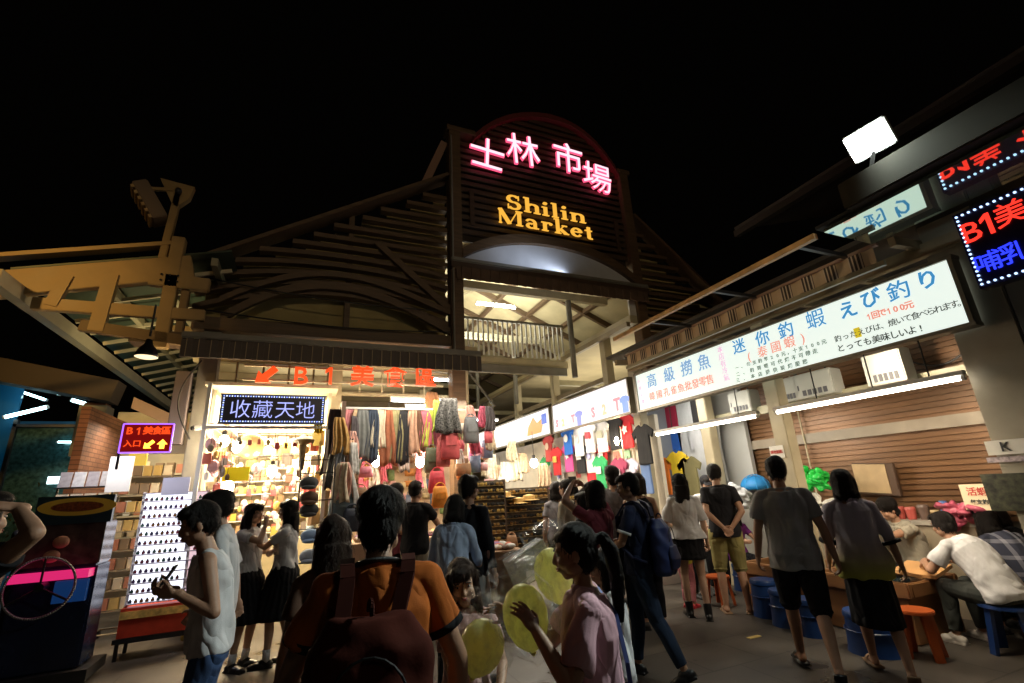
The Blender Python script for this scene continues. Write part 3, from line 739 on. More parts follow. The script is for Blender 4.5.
while z < 7.8:
    pts = [x for x in np.linspace(7.4, 11.7, 40) if roofz(x) > z+.1]
    if len(pts) > 1: m.box(((pts[0]+pts[-1])/2, GY+.10, z), (pts[-1]-pts[0], .17, .09))
    z += .27
m.build('gable_slats', WOODB, hall)
for xa, za, xb, zb in ((-2.15, 5.32, 2.45, 8.22), (7.38, 8.22, 11.9, 4.55)):
    MB().bar((xa, GY+.05, za), (xb, GY+.05, zb), .40, .07).build('verge_board', WOODB, hall)
MB().bar((1.98, GY+.1, 8.0), (2.42, GY+.1, 9.2), .10, .16).build('strut', mat('pinkish_paint', (.33, .2, .15), .6), hall)
MB().box((.40, GY+.10, 4.42), (4.4, .34, .22)).build('ledge_beam', WOODB, hall, bevel=.01)
# roof planes and ceiling of the nave
HY0, HY1 = GY+.3, 26.
for name, mt, dz in (('roof', ROOF, .12), ('ceiling_boards', CEIL, 0.)):
    for sgn in (-1, 1):
        a = (5.0, 8.35+dz); b = (5.0+sgn*5.2, 6.1+dz) if sgn < 0 else (10.2, 6.1+dz)
        m = MB().prism([(0, 0), (1, 0), (1, 1), (0, 1)], (a[0], HY0+.25, a[1]), (b[0]-a[0], 0, b[1]-a[1]), (0, HY1-HY0-.25, 0), .05); m.build(name if dz else 'ceiling_board', mt, hall)
mr = []
for i, y in enumerate(np.arange(10.2, 25.5, 1.9)):
    for sgn in (-1, 1):
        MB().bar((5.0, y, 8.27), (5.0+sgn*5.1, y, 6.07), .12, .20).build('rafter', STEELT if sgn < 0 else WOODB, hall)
for x in (.9, 2.0, 3.1, 4.2, 5.8, 6.9, 8.0):
    z_ = 8.35-abs(x-5)*2.25/5.2-.10
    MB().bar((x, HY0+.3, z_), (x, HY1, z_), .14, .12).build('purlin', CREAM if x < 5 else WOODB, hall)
for y in (10.3, 14.1, 17.9, 21.7):
    MB().bar((2.4, y, 6.55), (7.6, y, 6.55), .16, .20).build('tie_beam', CREAM, hall)
    MB().tube((6.35, y, 4.3), (6.35, y, 6.5), .075, 14).build('hanging_post', GREYP, hall, smooth=.6)
# upper floor edge over the right-hand stalls and balcony
MB().bar((6.9, 8.35, 5.27), (6.9, 25, 5.27), .22, .20).build('floor_beam', CREAM, hall, bevel=.01)
MB().bar((6.72, 8.35, 5.13), (6.72, 25, 5.13), .10, .12).build('floor_beam_flange', STEELT, hall)
MB().box((9.3, 17, 5.25), (4.6, 16.5, .12)).build('upper_floor', CEIL, hall)
for y in (9.6, 12.4, 15.2, 18, 20.8):
    MB().box((6.9, y, 2.6), (.22, .22, 5.15)).build('column', CREAM, hall, bevel=.01)
    MB().bar((6.9, y, 4.65), (11.2, y, 4.65), .12, .16).build('cross_beam', STEELO, hall)
    MB().bar((6.9, y+.2, 4.15), (6.9, y+2.7, 4.15), .08, .12).build('cross_beam', STEELT, hall)
# back wall of the upper storey, right wall
MB().box((11.4, 17, 2.6), (.2, 17, 5.2)).build('side_wall', mat('wall_ochre', (.30, .24, .13), .8, n=.3, ns=2), hall)
MB().box((4.5, 26, 3.9), (14, .2, 7.8)).build('end_wall', mat('wall_ochre2', (.28, .22, .12), .8, n=.4, ns=1), hall)
# columns in the left shop zone
for x, y, mt in ((2.86, 9.1, CREAM), (-1.50, 8.62, GREYP), (.42, 9.0, CREAM), (.4, 12.5, CREAM), (2.86, 12.5, CREAM), (2.86, 16, CREAM)):
    MB().box((x, y, 2.15), (.26, .26, 4.3)).build('column', mt, hall, bevel=.012)
MB().box((-1.78, 8.5, 3.05), (.20, .22, 1.1)).build('junction_box', mat('greyviolet', (.17, .14, .15), .5), hall, bevel=.01)
# lattice of mezzanine rails seen over the left shops
for z_ in (3.5, 4.05): MB().box((.7, 9.35, z_), (4.4, .06, .06)).build('rail', CREAM, hall)
for i in range(9): MB().box((-1.2+i*.42, 9.35, 3.75), (.035, .035, .55)).build('rail_bar', CREAM, hall)
MB().box((.5, 13.5, 4.38), (5.2, 9.6, .08)).build('lower_ceiling', CEIL, hall)
for i in range(4): MB().box((.5, 10+i*1.5, 4.25), (5.0, .14, .16)).build('ceiling_beam', STEELT, hall)

for x0_, z0_, x1_, z1_ in ((-1.9, 5.2, 2.3, 5.0), (-1.7, 4.62, 2.45, 4.58)):
    MB().path([(x0_+(x1_-x0_)*t, GY-.13, z0_+(z1_-z0_)*t-.10*math.sin(t*PI)) for t in np.linspace(0, 1, 16)], .012, 6).build('cable', BLK, hall)
MB().tube((2.50, GY-.2, 3.9), (2.50, GY-.2, 9.2), .022, 8).build('downpipe', GREYP, hall)
balc = thing('balcony', 'pale railed balcony hanging across the gate opening under a tube light', 'balcony', (5.2, 11.5, 4.8))
MB().box((5.2, 11.9, 4.95), (3.3, .95, .22)).build('floor_slab', CREAM, balc, bevel=.01)
MB().box((5.2, 11.38, 4.72), (3.1, .07, .22)).build('edge_beam', GREYP, balc)
MB().box((5.2, 11.42, 6.12), (3.15, .06, .07)).build('top_rail', GREYP, balc, bevel=.008)
for i in range(22): MB().box((3.68+i*.145, 11.42, 5.6), (.045, .04, 1.0)).build('baluster', WHITEP, balc)
MB().bar((3.75, 11.4, 4.65), (4.5, 11.4, 3.7), .04, .05).build('brace', GREYP, balc)

# awning under the left gable (corrugated) and its gutter
aw = thing('shop_awning', 'long brown corrugated awning over the red B1 letters', 'awning', (.55, 7.9, 3.8))
MB().prism([(0, 0), (1, 0), (1, 1), (0, 1)], (-1.66, 7.5, 3.84), (4.35, 0, .0), (0, .98, .34), .03).build('roof_sheet', WOOD, aw)
MB().box((.52, 7.47, 3.90), (4.4, .07, .09)).build('gutter', GREYP, aw, bevel=.015)
mv = MB()
for i in range(60): mv.box((-1.64+i*.0735, 7.50-(.022 if i % 2 else 0), 3.72), (.075, .015, .27))
mv.build('valance', mat('valance_dark', (.085, .065, .055), .6, n=.3, ns=4), aw)
mv = MB()
for i in range(30): mv.box((-1.60+i*.147, 7.474, 3.72), (.030, .006, .25))
mv.build('valance_stripes', mat('valance_tan', (.34, .26, .16), .6), aw)

# ================================================================ LEFT CANOPY
can = thing('timber_canopy', 'orange lit steel and glass canopy reaching out on the far side of the awning', 'canopy', (-3, 9, 0))
CY0 = 7.8
TANO = mat('canopy_paint', (.36, .24, .10), .5, n=.18, ns=3, bump=.05, bs=30)
def cp(px, py, Y=CY0): return at(px, py, Y=Y)
MB().bar((-7.5, CY0, 3.52), (-1.75, CY0, 5.07), .12, .37).build('truss_beam', TANO, can, bevel=.008)
MB().bar((-7.5, CY0+.02, 3.95), (-2.05, CY0+.02, 5.42), .16, .06).build('roof_edge', TANO, can)
MB().bar((-3.45, CY0-.02, 4.28), (-1.5, CY0-.02, 4.30), .10, .17).build('lower_chord', TANO, can, bevel=.008)
MB().bar((-3.25, CY0-.04, 4.26), (-3.15, CY0-.04, 4.72), .09, .14, up=(1, 0, 0)).build('web_plate', TANO, can)
MB().bar((-2.72, CY0-.04, 3.95), (-2.68, CY0-.04, 4.8), .10, .17, up=(1, 0, 0)).build('web_plate', TANO, can)
MB().bar((-2.9, CY0-.03, 4.02), (-1.4, CY0-.03, 3.86), .10, .15).build('lower_chord', mat('canopy_brown', (.16, .10, .045), .55, n=.2, ns=3), can)
MB().box((-1.98, CY0, 4.65), (.17, .16, 1.75)).build('post_head', TANO, can, bevel=.01)
MB().box((-1.80, CY0+.05, 4.5), (.10, .12, 1.2)).build('post_head', mat('canopy_brown2', (.20, .13, .06), .5), can, bevel=.01)
MB().bar((-2.25, CY0-.02, 4.80), (-1.5, CY0-.02, 4.79), .12, .2).build('cross_plate', TANO, can, bevel=.01)
MB().box((-1.75, CY0+.1, 3.93), (1.2, .3, .18)).build('bearing_beam', WOOD, can)
for i in range(6):
    MB().ell((-2.1+.1*(i % 3), CY0-.10, 4.78+.09*(i//3)), (.016, .012, .016), n=8, m=6).build('bolt', DKM, can)
# eave beam runs into the depth; roof plane rises to the right
def cz(x): return 4.66+(x+3.62)*.27
MB().bar((-3.62, 7.2, 4.40), (-3.62, 19, 4.40), .14, .20).build('eave_beam', mat('canopy_grey', (.34, .31, .22), .5, n=.15, ns=3), can)
for x in (-2.9, -2.2, -1.5): MB().bar((x, 7.85, cz(x)), (x, 19, cz(x)), .09, .13).build('purlin', STEELO, can)
for y in np.arange(8.2, 19, .62): MB().bar((-3.6, y, cz(-3.6)-.06), (-1.3, y, cz(-1.3)-.02), .045, .06).build('rafter', CREAM, can)
m = MB().prism([(0, 0), (1, 0), (1, 1), (0, 1)], (-3.78, 7.82, cz(-3.78)+.14), (2.5, 0, .675), (0, 11, 0), .03); m.build('roof_panel', mat('roof_green', (.05, .075, .05), .45, n=.3, ns=2), can)
# flood lamp mast
mast = thing('lamp_mast', 'orange painted mast with an unlit floodlight box and bracket on the canopy', 'lamp', (-2.15, CY0, 5.3))
MB().bar((-2.15, CY0, 5.15), (-2.10, CY0, 6.3), .10, .10, up=(1, 0, 0)).build('mast', TANO, mast, bevel=.01)
MB().prism([(-.30, .12), (.16, .06), (.12, -.16), (-.02, -.34), (-.10, -.28)], (-2.06, CY0-.05, 6.38), (1, 0, 0), (0, 0, 1), -.10).build('bracket', TANO, mast)
MB().ell((-2.08, CY0-.12, 6.28), (.05, .05, .05), n=10, m=8).build('joint', DKM, mast, smooth=True)
m = MB().box((0, 0, 0), (.20, .34, .62)); m.v = [tuple(rotm(0, -32, 12) @ Vector(v)+Vector((-2.42, CY0-.05, 6.02))) for v in m.v]; flb = m.build('floodlight', mat('lampbox', (.15, .10, .06), .5), mast, bevel=.015)
for i in range(6):
    m = MB().box((-.115, 0, -.26+i*.10), (.04, .33, .05)); m.v = [tuple(rotm(0, -32, 12) @ Vector(v)+Vector((-2.42, CY0-.05, 6.02))) for v in m.v]; m.build('cooling_fin', TANO, flb)
MB().bar((-2.45, CY0-.05, 6.28), (-2.12, CY0-.05, 6.33), .04, .05).build('arm', TANO, mast)
# pendant shade
pend = thing('pendant_lamp', 'black enamel pendant shade glowing cream under the canopy', 'lamp', (-1.77, 6.5, 3.3))
MB().lathe((-1.77, 6.5, 3.30), [(.118, 0), (.114, .025), (.09, .09), (.045, .15), (.03, .21)], 24).build('lamp_shade', BLK, pend, smooth=True)
MB().lathe((-1.77, 6.5, 3.292), [(.001, -.012), (.08, -.008), (.112, .004)], 24).build('diffuser', glow('pendant_glow', (1., .78, .45), 1.6), pend)
MB().tube((-1.77, 6.5, 3.55), (-1.77, 6.5, 3.95), .012, 8).build('cord', BLK, pend)
sp_ = thing('speaker_cable', 'black cable drooping from the awning corner down the grey pillar', 'cable', (-1.6, 8.3, 3))
pts = [(-1.55-.22*math.sin(t*PI), 8.28, 3.75-1.2*t) for t in np.linspace(0, 1, 14)]
MB().path(pts, .012, 6).build('cable', BLK, sp_)

# ================================================================ RIGHT-HAND BUILDING
rb = thing('stall_building', 'low arcade building with grey pillars and brown roller shutters beside the shrimp pools', 'building', (7.5, 5, 0))
SX = 7.0
m = MB(); z = 1.02                                   # corrugated shutters
while z < 4.4:
    m.box((SX+.03, 3.9, z), (.05, 5.6, .048)); m.box((SX+.055, 3.9, z+.034), (.04, 5.6, .022)); z += .068
m.build('roller_shutter', SHUT, rb, bevel=0)
MB().box((SX-.02, 3.9, 2.10), (.05, 5.6, .14)).build('shutter_rail', mat('rail_grey', (.30, .25, .19), .5, n=.2, ns=4), rb)
MB().box((SX+.2, 3.2, .5), (.3, 7.5, 1.02)).build('plinth_wall', mat('plinth', (.24, .20, .15), .8, n=.3, ns=3), rb)
POSTM = mat('post_paint', (.42, .36, .24), .5, n=.2, ns=3, bump=.06, bs=30)
for x, y in ((5.80, 4.35), (6.35, 6.15), (5.72, 7.12)):
    MB().box((x, y, 1.85), (.18, .20, 3.7)).build('post', POSTM, rb, bevel=.01)
MB().box((5.72, 1.96, 2.0), (.50, .44, 4.0)).build('pillar', mat('pillar_paint', (.30, .27, .21), .5, n=.25, ns=2.5, bump=.08, bs=20), rb, bevel=.012)
MB().box((5.56, 1.64, 2.0), (.20, .18, 4.0)).build('pillar', mat('pillar_blue', (.07, .08, .09), .5, n=.3, ns=4), rb, bevel=.012)
MB().box((7.2, .9, 2.0), (.2, 1.6, 4)).build('side_wall', SHUT, rb)
# horizontal channel beam inside and dark rafters over the sign
MB().bar((6.2, 1.9, 3.05), (6.2, 6.8, 3.05), .10, .14).build('channel_beam', STEELO, rb)
MB().bar((6.55, 1.9, 2.58), (6.55, 6.8, 2.58), .08, .12).build('channel_beam', STEELO, rb)
MB().bar((5.45, 1.2, 3.62), (5.45, 6.9, 3.62), .10, .12).build('channel_beam', STEELT, rb)
for i, y in enumerate(np.arange(2.2, 7.0, .75)): MB().bar((5.0, y, 3.66), (7.1, y, 3.80), .06, .09).build('rafter', STEELT, rb)
MB().box((6.2, 4.0, 3.90), (2.0, 6.5, .05)).build('roof_sheet', MATS['top_black'] if 'top_black' in MATS else ROOF, rb)
for i, (y_, z_) in enumerate(((2.5, 3.0), (4.6, 3.2))):
    MB().path([(6.9, y_+.9*t, z_+.25*math.sin(t*PI)*-1) for t in np.linspace(0, 1, 12)], .012, 6).build('cable', DKM, rb)
MB().path([(6.94, 4.9, 3.4), (6.94, 4.9, 1.1)], .012, 6).build('conduit', CREAM, rb); MB().path([(6.94, 2.35, 2.05), (6.94, 2.35, 1.1)], .010, 6).build('conduit', DKM, rb)
# mirror-bright soffit with gold-lit edge
MIR = mat('soffit_glass', (.58, .72, .64), .035, metal=.9)
MB().box((4.56, 1.26, 3.70), (.70, 2.12, .03)).build('soffit', MIR, rb)
for y_ in (2.6, 3.7, 4.8): MB().box((4.6, y_, 3.70), (.76, .04, .04)).build('soffit_strut', DKM, rb)
MB().box((4.21, 4.0, 3.69), (.05, 3.2, .055)).build('soffit_edge', mat('edge_tan', (.75, .50, .24), .45, n=.3, ns=6), rb)
MB().box((4.15, .5, 3.85), (.13, 3.1, .25)).build('fascia_box', mat('fascia_olive', (.035, .032, .025), .9, spec=.1, n=.2, ns=2), rb, bevel=.012)
MB().box((4.60, 1.28, 3.755), (.80, 2.20, .03)).build('canopy_top', mat('top_black', (.015, .014, .013), .8), rb)
MB().bar((7.5, .9, 6.15), (7.5, 5.7, 6.15), .12, .12).build('eaves_board', mat('eaves_dark', (.03, .026, .02), .7), rb)
MB().prism([(0, 0), (1, 0), (1, 1), (0, 1)], (7.5, .9, 6.25), (3, 0, .9), (0, 4.8, 0), .05).build('roof', ROOF, rb)
# valance of the stall canopy: tan blocks, groups of thin pale stripes
val = thing('striped_valance', 'tan scalloped canvas valance with dark striped blocks above the fishing sign', 'awning', (5.0, 4.2, 3.5))
def canvas_stripes():
    m = mat('canvas_striped', (.36, .27, .17), .8); nt = m.node_tree; b = nt.nodes['Principled BSDF']; tc = nt.nodes.new('ShaderNodeTexCoord'); sep = nt.nodes.new('ShaderNodeSeparateXYZ'); nt.links.new(tc.outputs['Object'], sep.inputs[0])
    def saw(f, th):
        q = nt.nodes.new('ShaderNodeMath'); q.operation = 'MULTIPLY'; q.inputs[1].default_value = f; nt.links.new(sep.outputs['Y'], q.inputs[0]); w_ = nt.nodes.new('ShaderNodeMath'); w_.operation = 'FRACT'; nt.links.new(q.outputs[0], w_.inputs[0]); g_ = nt.nodes.new('ShaderNodeMath'); g_.operation = 'GREATER_THAN'; g_.inputs[1].default_value = th; nt.links.new(w_.outputs[0], g_.inputs[0]); return g_.outputs[0]
    blk = saw(3.846, .5); lin = saw(26.9, .62)
    m1 = nt.nodes.new('ShaderNodeMix'); m1.data_type = 'RGBA'; m1.inputs['A'].default_value = (.06, .045, .035, 1); m1.inputs['B'].default_value = (.6, .5, .38, 1); nt.links.new(lin, m1.inputs['Factor'])
    m2 = nt.nodes.new('ShaderNodeMix'); m2.data_type = 'RGBA'; m2.inputs['A'].default_value = (.55, .42, .27, 1); nt.links.new(blk, m2.inputs['Factor']); nt.links.new(m1.outputs['Result'], m2.inputs['B']); nt.links.new(m2.outputs['Result'], b.inputs['Base Color']); return m
rows_ = [(4.98+.012*math.sin(y*24), y) for y in np.arange(2.36, 6.36, .03)]
MB().strip([(x, y, 3.525-.012*abs(math.sin(y*12))) for x, y in rows_], [(x, y, 3.68) for x, y in rows_], (.012, 0, 0)).build('canvas', canvas_stripes(), val)
MB().box((4.985, 4.34, 3.695), (.05, 4.05, .03)).build('rail', mat('valance_rail', (.33, .22, .17), .5), val)
MB().bar((4.995, 2.3, 3.49), (4.995, 6.4, 3.49), .04, .05).build('lower_beam', STEELO, val)
# ================================================================ SIGNS
def film(name, c, s=.75): return mat('film_'+name, (c[0]*.3, c[1]*.3, c[2]*.3), .5, em=c, es=s)
F_BLUE = film('blue', (.05, .30, .62), .85); F_BLUE2 = film('blue_pale', (.22, .42, .72), .8); F_RED = film('red', (.85, .30, .22), .9); F_PINK = film('pink', (.85, .55, .72), .9)
F_BLK = film('black', (.06, .07, .06), .6); F_YEL = film('yellow', (.75, .58, .02), .8); F_GRN = film('green_grey', (.22, .30, .24), .7)
PANEL = mat('lit_panel', (.25, .25, .24), .35, em=(.90, 1., .91), es=.93)
PANELW = mat('lit_panel_white', (.15, .15, .15), .35, em=(1., .96, .98), es=.97)
XS = 5.300
def row(mb, s, p0, p1, X=None, Y=None, k=.92, depth=.006, off=.0, size=None):
    """characters spread evenly between two photo points on a sign plane"""
    a = at(*p0, X=X, Y=Y); b = at(*p1, X=X, Y=Y); n = len(s)
    if X is not None: rt = Vector((0, -1, 0))
    else: rt = Vector((1, 0, 0))
    sp_ = (b-a).length/max(1, n-1); sz = size or sp_*k
    for i, ch in enumerate(s):
        if ch == ' ': continue
        c = a.lerp(b, i/max(1, n-1)); text_into(mb, ch, sz, c, rt, (0, 0, 1), depth, off)
    return mb
def chars(s, p0, p1, m_, o, **k):
    a, b = Vector((*p0, 0)), Vector((*p1, 0)); n = len(s)
    for i, ch in enumerate(s):
        c = a.lerp(b, i/max(1, n-1)); ch != ' ' and row(MB(), ch, (c.x, c.y), (c.x+1, c.y), X=XS, **k).build('character', m_, o)
sg = thing('lightbox_sign', 'long glowing white sign with blue characters for scooping fish and shrimp fishing', 'sign', (5.35, 4.3, 2.8))
MB().box((5.36, 4.28, 3.10), (.10, 4.62, .61)).build('panel', PANEL, sg)
m = MB()
for z_ in (2.775, 3.425): m.box((5.36, 4.28, z_), (.14, 4.70, .035))
for y_ in (1.955, 6.605): m.box((5.36, y_, 3.10), (.14, .035, .62))
m.build('frame', mat('sign_frame', (.22, .20, .16), .4, metal=.4), sg)
chars('高級撈魚', (651.7, 381.5), (704, 363), F_BLUE2, sg, size=.25, off=.0015)
chars('韓國孔雀魚批發零售', (652, 397), (710, 380), F_RED, sg, size=.15, off=.0005)
chars('本店有冷氣', (720, 350), (726.5, 378), F_PINK, sg, size=.105, off=.001)
chars('小朋友樂', (638.5, 382), (643, 402), F_PINK, sg, size=.08)
chars('迷你釣', (739, 347), (786, 331), F_BLUE, sg, size=.21, off=.0015)
chars('蝦', (815.4, 320), (816, 320), F_BLUE, sg, size=.23, off=.0)
chars('(泰國蝦)', (749, 357), (803, 338), F_RED, sg, size=.15, off=.0)
chars('一、每支釣竿20元，十支100元', (737, 368), (824, 342), F_GRN, sg, size=.060, off=.001)
chars('二、釣到蝦可代烤不可帶走', (738, 374.5), (815, 351.5), F_GRN, sg, size=.062, off=.001)
chars('三、本店提供炭烤服務', (738, 380.5), (805, 362), F_GRN, sg, size=.062, off=.001)
chars('えび', (848, 310.6), (870.5, 299.6), F_BLUE, sg, size=.20, off=.004)
chars('釣', (898.8, 291.7), (900, 291), F_BLUE, sg, size=.21, off=.0015)
chars('り', (927.7, 280.5), (928, 280), F_BLUE, sg, size=.20, off=.004)
chars('1回で100元', (869, 317), (909, 305.5), F_RED, sg, size=.085, off=.002)
c = at(857.4, 332.6, X=XS); MB().box((5.302, c.y, c.z), (.006, .062, .105)).build('highlight', F_YEL, sg)
chars('釣ったえびは、焼いて食べられます。', (838, 339), (962, 302.5), F_BLK, sg, size=.078)
chars('とっても美味しいよ!', (841, 348.6), (921, 328.5), F_BLK, sg, size=.088, off=.0008)

def lightbox2(label, ya, yb, z0, z1, mt, parts):
    s_ = thing('lightbox_sign', label, 'sign', (5.35, (ya+yb)/2, z0))
    MB().box((5.36, (ya+yb)/2, (z0+z1)/2), (.10, yb-ya, z1-z0)).build('panel', mt, s_)
    m = MB()
    for z_ in (z0-.015, z1+.015): m.box((5.36, (ya+yb)/2, z_), (.13, yb-ya+.06, .03))
    for y_ in (ya-.015, yb+.015): m.box((5.36, y_, (z0+z1)/2), (.13, .03, z1-z0))
    m.build('frame', MATS['sign_frame'], s_)
    for f in parts: f(s_)
    return s_
def shirtpic(px, py, mt, w=.16):
    def f(s_):
        c = at(px, py, X=XS); k = w
        P_ = [(-.5, .35), (-.2, .5), (.2, .5), (.5, .35), (.4, .1), (.27, .16), (.27, -.5), (-.27, -.5), (-.27, .16), (-.4, .1)]
        MB().prism([(a*k, b*k) for a, b in P_], c, (0, -1, 0), (0, 0, 1), .006).build('shirt_picture', mt, s_)
    return f
def letpic(ch, px, py, mt, size=.22):
    def f(s_): row(MB(), ch, (px, py), (px+1, py), X=XS, size=size, off=.012).build('lettering', mt, s_)
    return f
F_PER = film('peri', (.28, .32, .9), .9); F_PK2 = film('rose', (.85, .30, .36), .9); F_YG = film('lime', (.66, .85, .35), .95); F_OR = film('orange', (.95, .55, .35), .95)
lightbox2('glowing white sign with pictures of shirts above the hanging T-shirts', 6.86, 9.75, 2.82, 3.42, PANELW,
          [letpic('S', 557, 424, F_PK2), letpic('2', 563, 423, F_YG), letpic('T', 573, 419, F_PK2), shirtpic(579, 418, F_PER, .3), letpic('S', 593, 413, F_PK2, .27), letpic('2', 604, 410, F_OR, .27), letpic('T', 617, 405, F_PK2, .32), shirtpic(625, 404, film('blue3', (.2, .35, .95), .9), .30)])
lightbox2('glowing lilac tinted sign with an orange picture deep inside the market', 9.95, 15.2, 2.82, 3.42, PANELW,
          [lambda s_: MB().box((5.305, 11.9, 3.12), (.01, 1.0, .5)).build('lilac_field', film('lilac', (.80, .72, .98), .95), s_),
           lambda s_: MB().prism([(-.5, -.2), (.3, -.2), (.5, .15), (.1, .05), (-.1, .22), (-.4, .02)], (5.30, 10.7, 3.1), (0, -1, 0), (0, 0, 1), .01).build('orange_picture', film('or2', (.9, .42, .10), .8), s_),
           lambda s_: MB().prism([(-.12, -.12), (.12, -.12), (.12, .12), (-.12, .12)], (5.298, 10.2, 3.2), (0, -1, 0), (0, 0, 1), .01).build('blue_picture', film('bl2', (.1, .2, .8), .8), s_)])
lightbox2('far end of the glowing white sign row past the lilac sign', 15.4, 22.5, 2.82, 3.42, PANELW, [])

DOT = {}
def led_border(o, corners, n1, n2, mt, r=.012, alt=None):
    q = 0
    for a, b, n in ((0, 1, n1), (1, 2, n2), (2, 3, n1), (3, 0, n2)):
        for i in range(n):
            q += 1; m_ = alt if alt and q % 2 else mt; p = Vector(corners[a]).lerp(Vector(corners[b]), i/n)
            if (m_.name, r) not in DOT: DOT[(m_.name, r)] = MB().ell((0, 0, 0), (r, r, r), n=6, m=4).mesh('dot')
            d = link('border_light', DOT[(m_.name, r)], m_, o, local=True); d.location = p-world_origin(o)
# shop LED sign
ls = thing('led_sign', 'dark LED sign with four blue white characters over the trinket shop', 'sign', (-.4, 7.42, 2.6))
MB().box((-.43, 7.46, 2.865), (1.30, .06, .385)).build('panel', mat('led_panel', (.01, .012, .03), .35), ls)
m = MB()
for z_ in (2.665, 3.065): m.box((-.43, 7.455, z_), (1.36, .07, .02))
for x_ in (-1.09, .23): m.box((x_, 7.455, 2.865), (.02, .07, .38))
m.build('frame', mat('led_frame', (.10, .12, .2), .3, metal=.6), ls)
for ch, px in (('收', 240), ('藏', 262.5), ('天', 285), ('地', 305.5)):
    c = at(px, 410.2+(px-240)*.02, Y=7.42); m = text_into(MB(), ch, .275, c, (1, 0, 0), (0, 0, 1), .012, -.003)
    m.build('character', BLUEW, ls)
led_border(ls, [(-1.065, 7.42, 2.69), (.205, 7.42, 2.69), (.205, 7.42, 3.04), (-1.065, 7.42, 3.04)], 39, 11, glow('dot_blue', (.25, .35, 1.), 2), .010, alt=glow('dot_white', (.7, .8, 1.), 1.6))
# red B1 letters
b1 = thing('letter_sign', 'row of glowing orange red B1 letters with arrow under the awning', 'sign', (.6, 7.9, 3.3))
for ch, px, py, sz in (('B', 300.5, 377, .40), ('1', 330, 376, .38), ('美', 362.4, 377, .39), ('食', 395.2, 378, .39), ('區', 425.6, 378.2, .39)):
    text_into(MB(), ch, sz, at(px, py, Y=7.86), (1, 0, 0), (0, 0, 1), .05, .004).build('letter', REDO, b1)
c = at(267, 374, Y=7.86)
MB().prism([(-.15, -.13), (.06, -.13), (.005, -.075), (.15, .07), (.08, .14), (-.065, -.005), (-.12, .05)], c, (1, 0, 0), (0, 0, 1), -.05).build('arrow', REDO, b1)
MB().box((.62, 7.93, 3.40), (3.1, .03, .03)).build('carrier_rail', CREAM, b1); MB().box((.62, 7.93, 3.62), (3.1, .03, .03)).build('carrier_rail', CREAM, b1)
# small LED sign at left
s2 = thing('led_sign', 'small red LED sign with purple rim and arrows beside the left pillar', 'sign', (-1.5, 6, 2.15))
MB().box((-1.50, 6.03, 2.305), (.42, .05, .28)).build('panel', mat('led_panel_red', (.06, .004, .006), .35, em=(.5, .01, .01), es=.35), s2)
m = MB()
for z_ in (2.16, 2.45): m.box((-1.50, 6.01, z_), (.43, .02, .012))
for x_ in (-1.715, -1.285): m.box((x_, 6.01, 2.305), (.012, .02, .29))
m.build('rim', PURP, s2)
for i, ch in enumerate('B1美食區'): text_into(MB(), ch, .088 if i > 1 else .10, (-1.655+i*.078, 5.995, 2.375), (1, 0, 0), (0, 0, 1), .008, .002).build('character', REDO, s2)
for i, ch in enumerate('入口'): text_into(MB(), ch, .075, (-1.65+i*.075, 5.995, 2.245), (1, 0, 0), (0, 0, 1), .008, .001).build('character', REDO, s2)
AR = [(-.045, -.04), (.02, -.04), (.0, -.02), (.045, .022), (.022, .045), (-.02, .002), (-.04, .02)]
MB().prism(AR, (-1.47, 5.995, 2.24), (1, 0, 0), (0, 0, 1), -.008).build('arrow', glow('led_amber', (1., .35, .03), 6), s2)
MB().prism([(-.02, -.045), (.02, -.045), (.02, 0), (.045, 0), (0, .05), (-.045, 0), (-.02, 0)], (-1.36, 5.995, 2.24), (1, 0, 0), (0, 0, 1), -.008).build('arrow', MATS['glow_led_amber'], s2)
MB().tube((-1.72, 6.05, 2.0), (-1.72, 6.05, 2.16), .012).build('bracket', DKM, s2)
# right LED sign
s3 = thing('led_sign', 'bright LED sign with red B1 row above a blue row beside the fishing sign', 'sign', (4.85, 1.0, 2.95))
MB().box((4.86, .95, 3.245), (.10, 1.42, .66)).build('panel', mat('led_panel_blue', (.008, .006, .03), .3), s3)
for ch, px, py, sz, mt in (('B', 971, 233, .24, RED), ('1', 988.5, 223.5, .24, RED), ('美', 1011, 214.4, .205, RED), ('哺', 988, 263, .175, BLUE), ('乳', 1014.5, 253.5, .175, BLUE)):
    text_into(MB(), ch, sz, at(px, py, X=4.80), (0, -1, 0), (0, 0, 1), .01, 0).build('character', mt, s3)
for i, ch in enumerate('食區'): text_into(MB(), ch, .27, (4.80, 1.03-.3*i, 3.39), (0, -1, 0), (0, 0, 1), .01).build('character', RED, s3)
text_into(MB(), '室', .23, (4.80, .98, 3.09), (0, -1, 0), (0, 0, 1), .01).build('character', BLUE, s3)
led_border(s3, [(4.80, .26, 2.945), (4.80, 1.635, 2.945), (4.80, 1.635, 3.545), (4.80, .26, 3.545)], 34, 16, glow('dot_cool', (.45, .65, 1.), 2.2), .010)
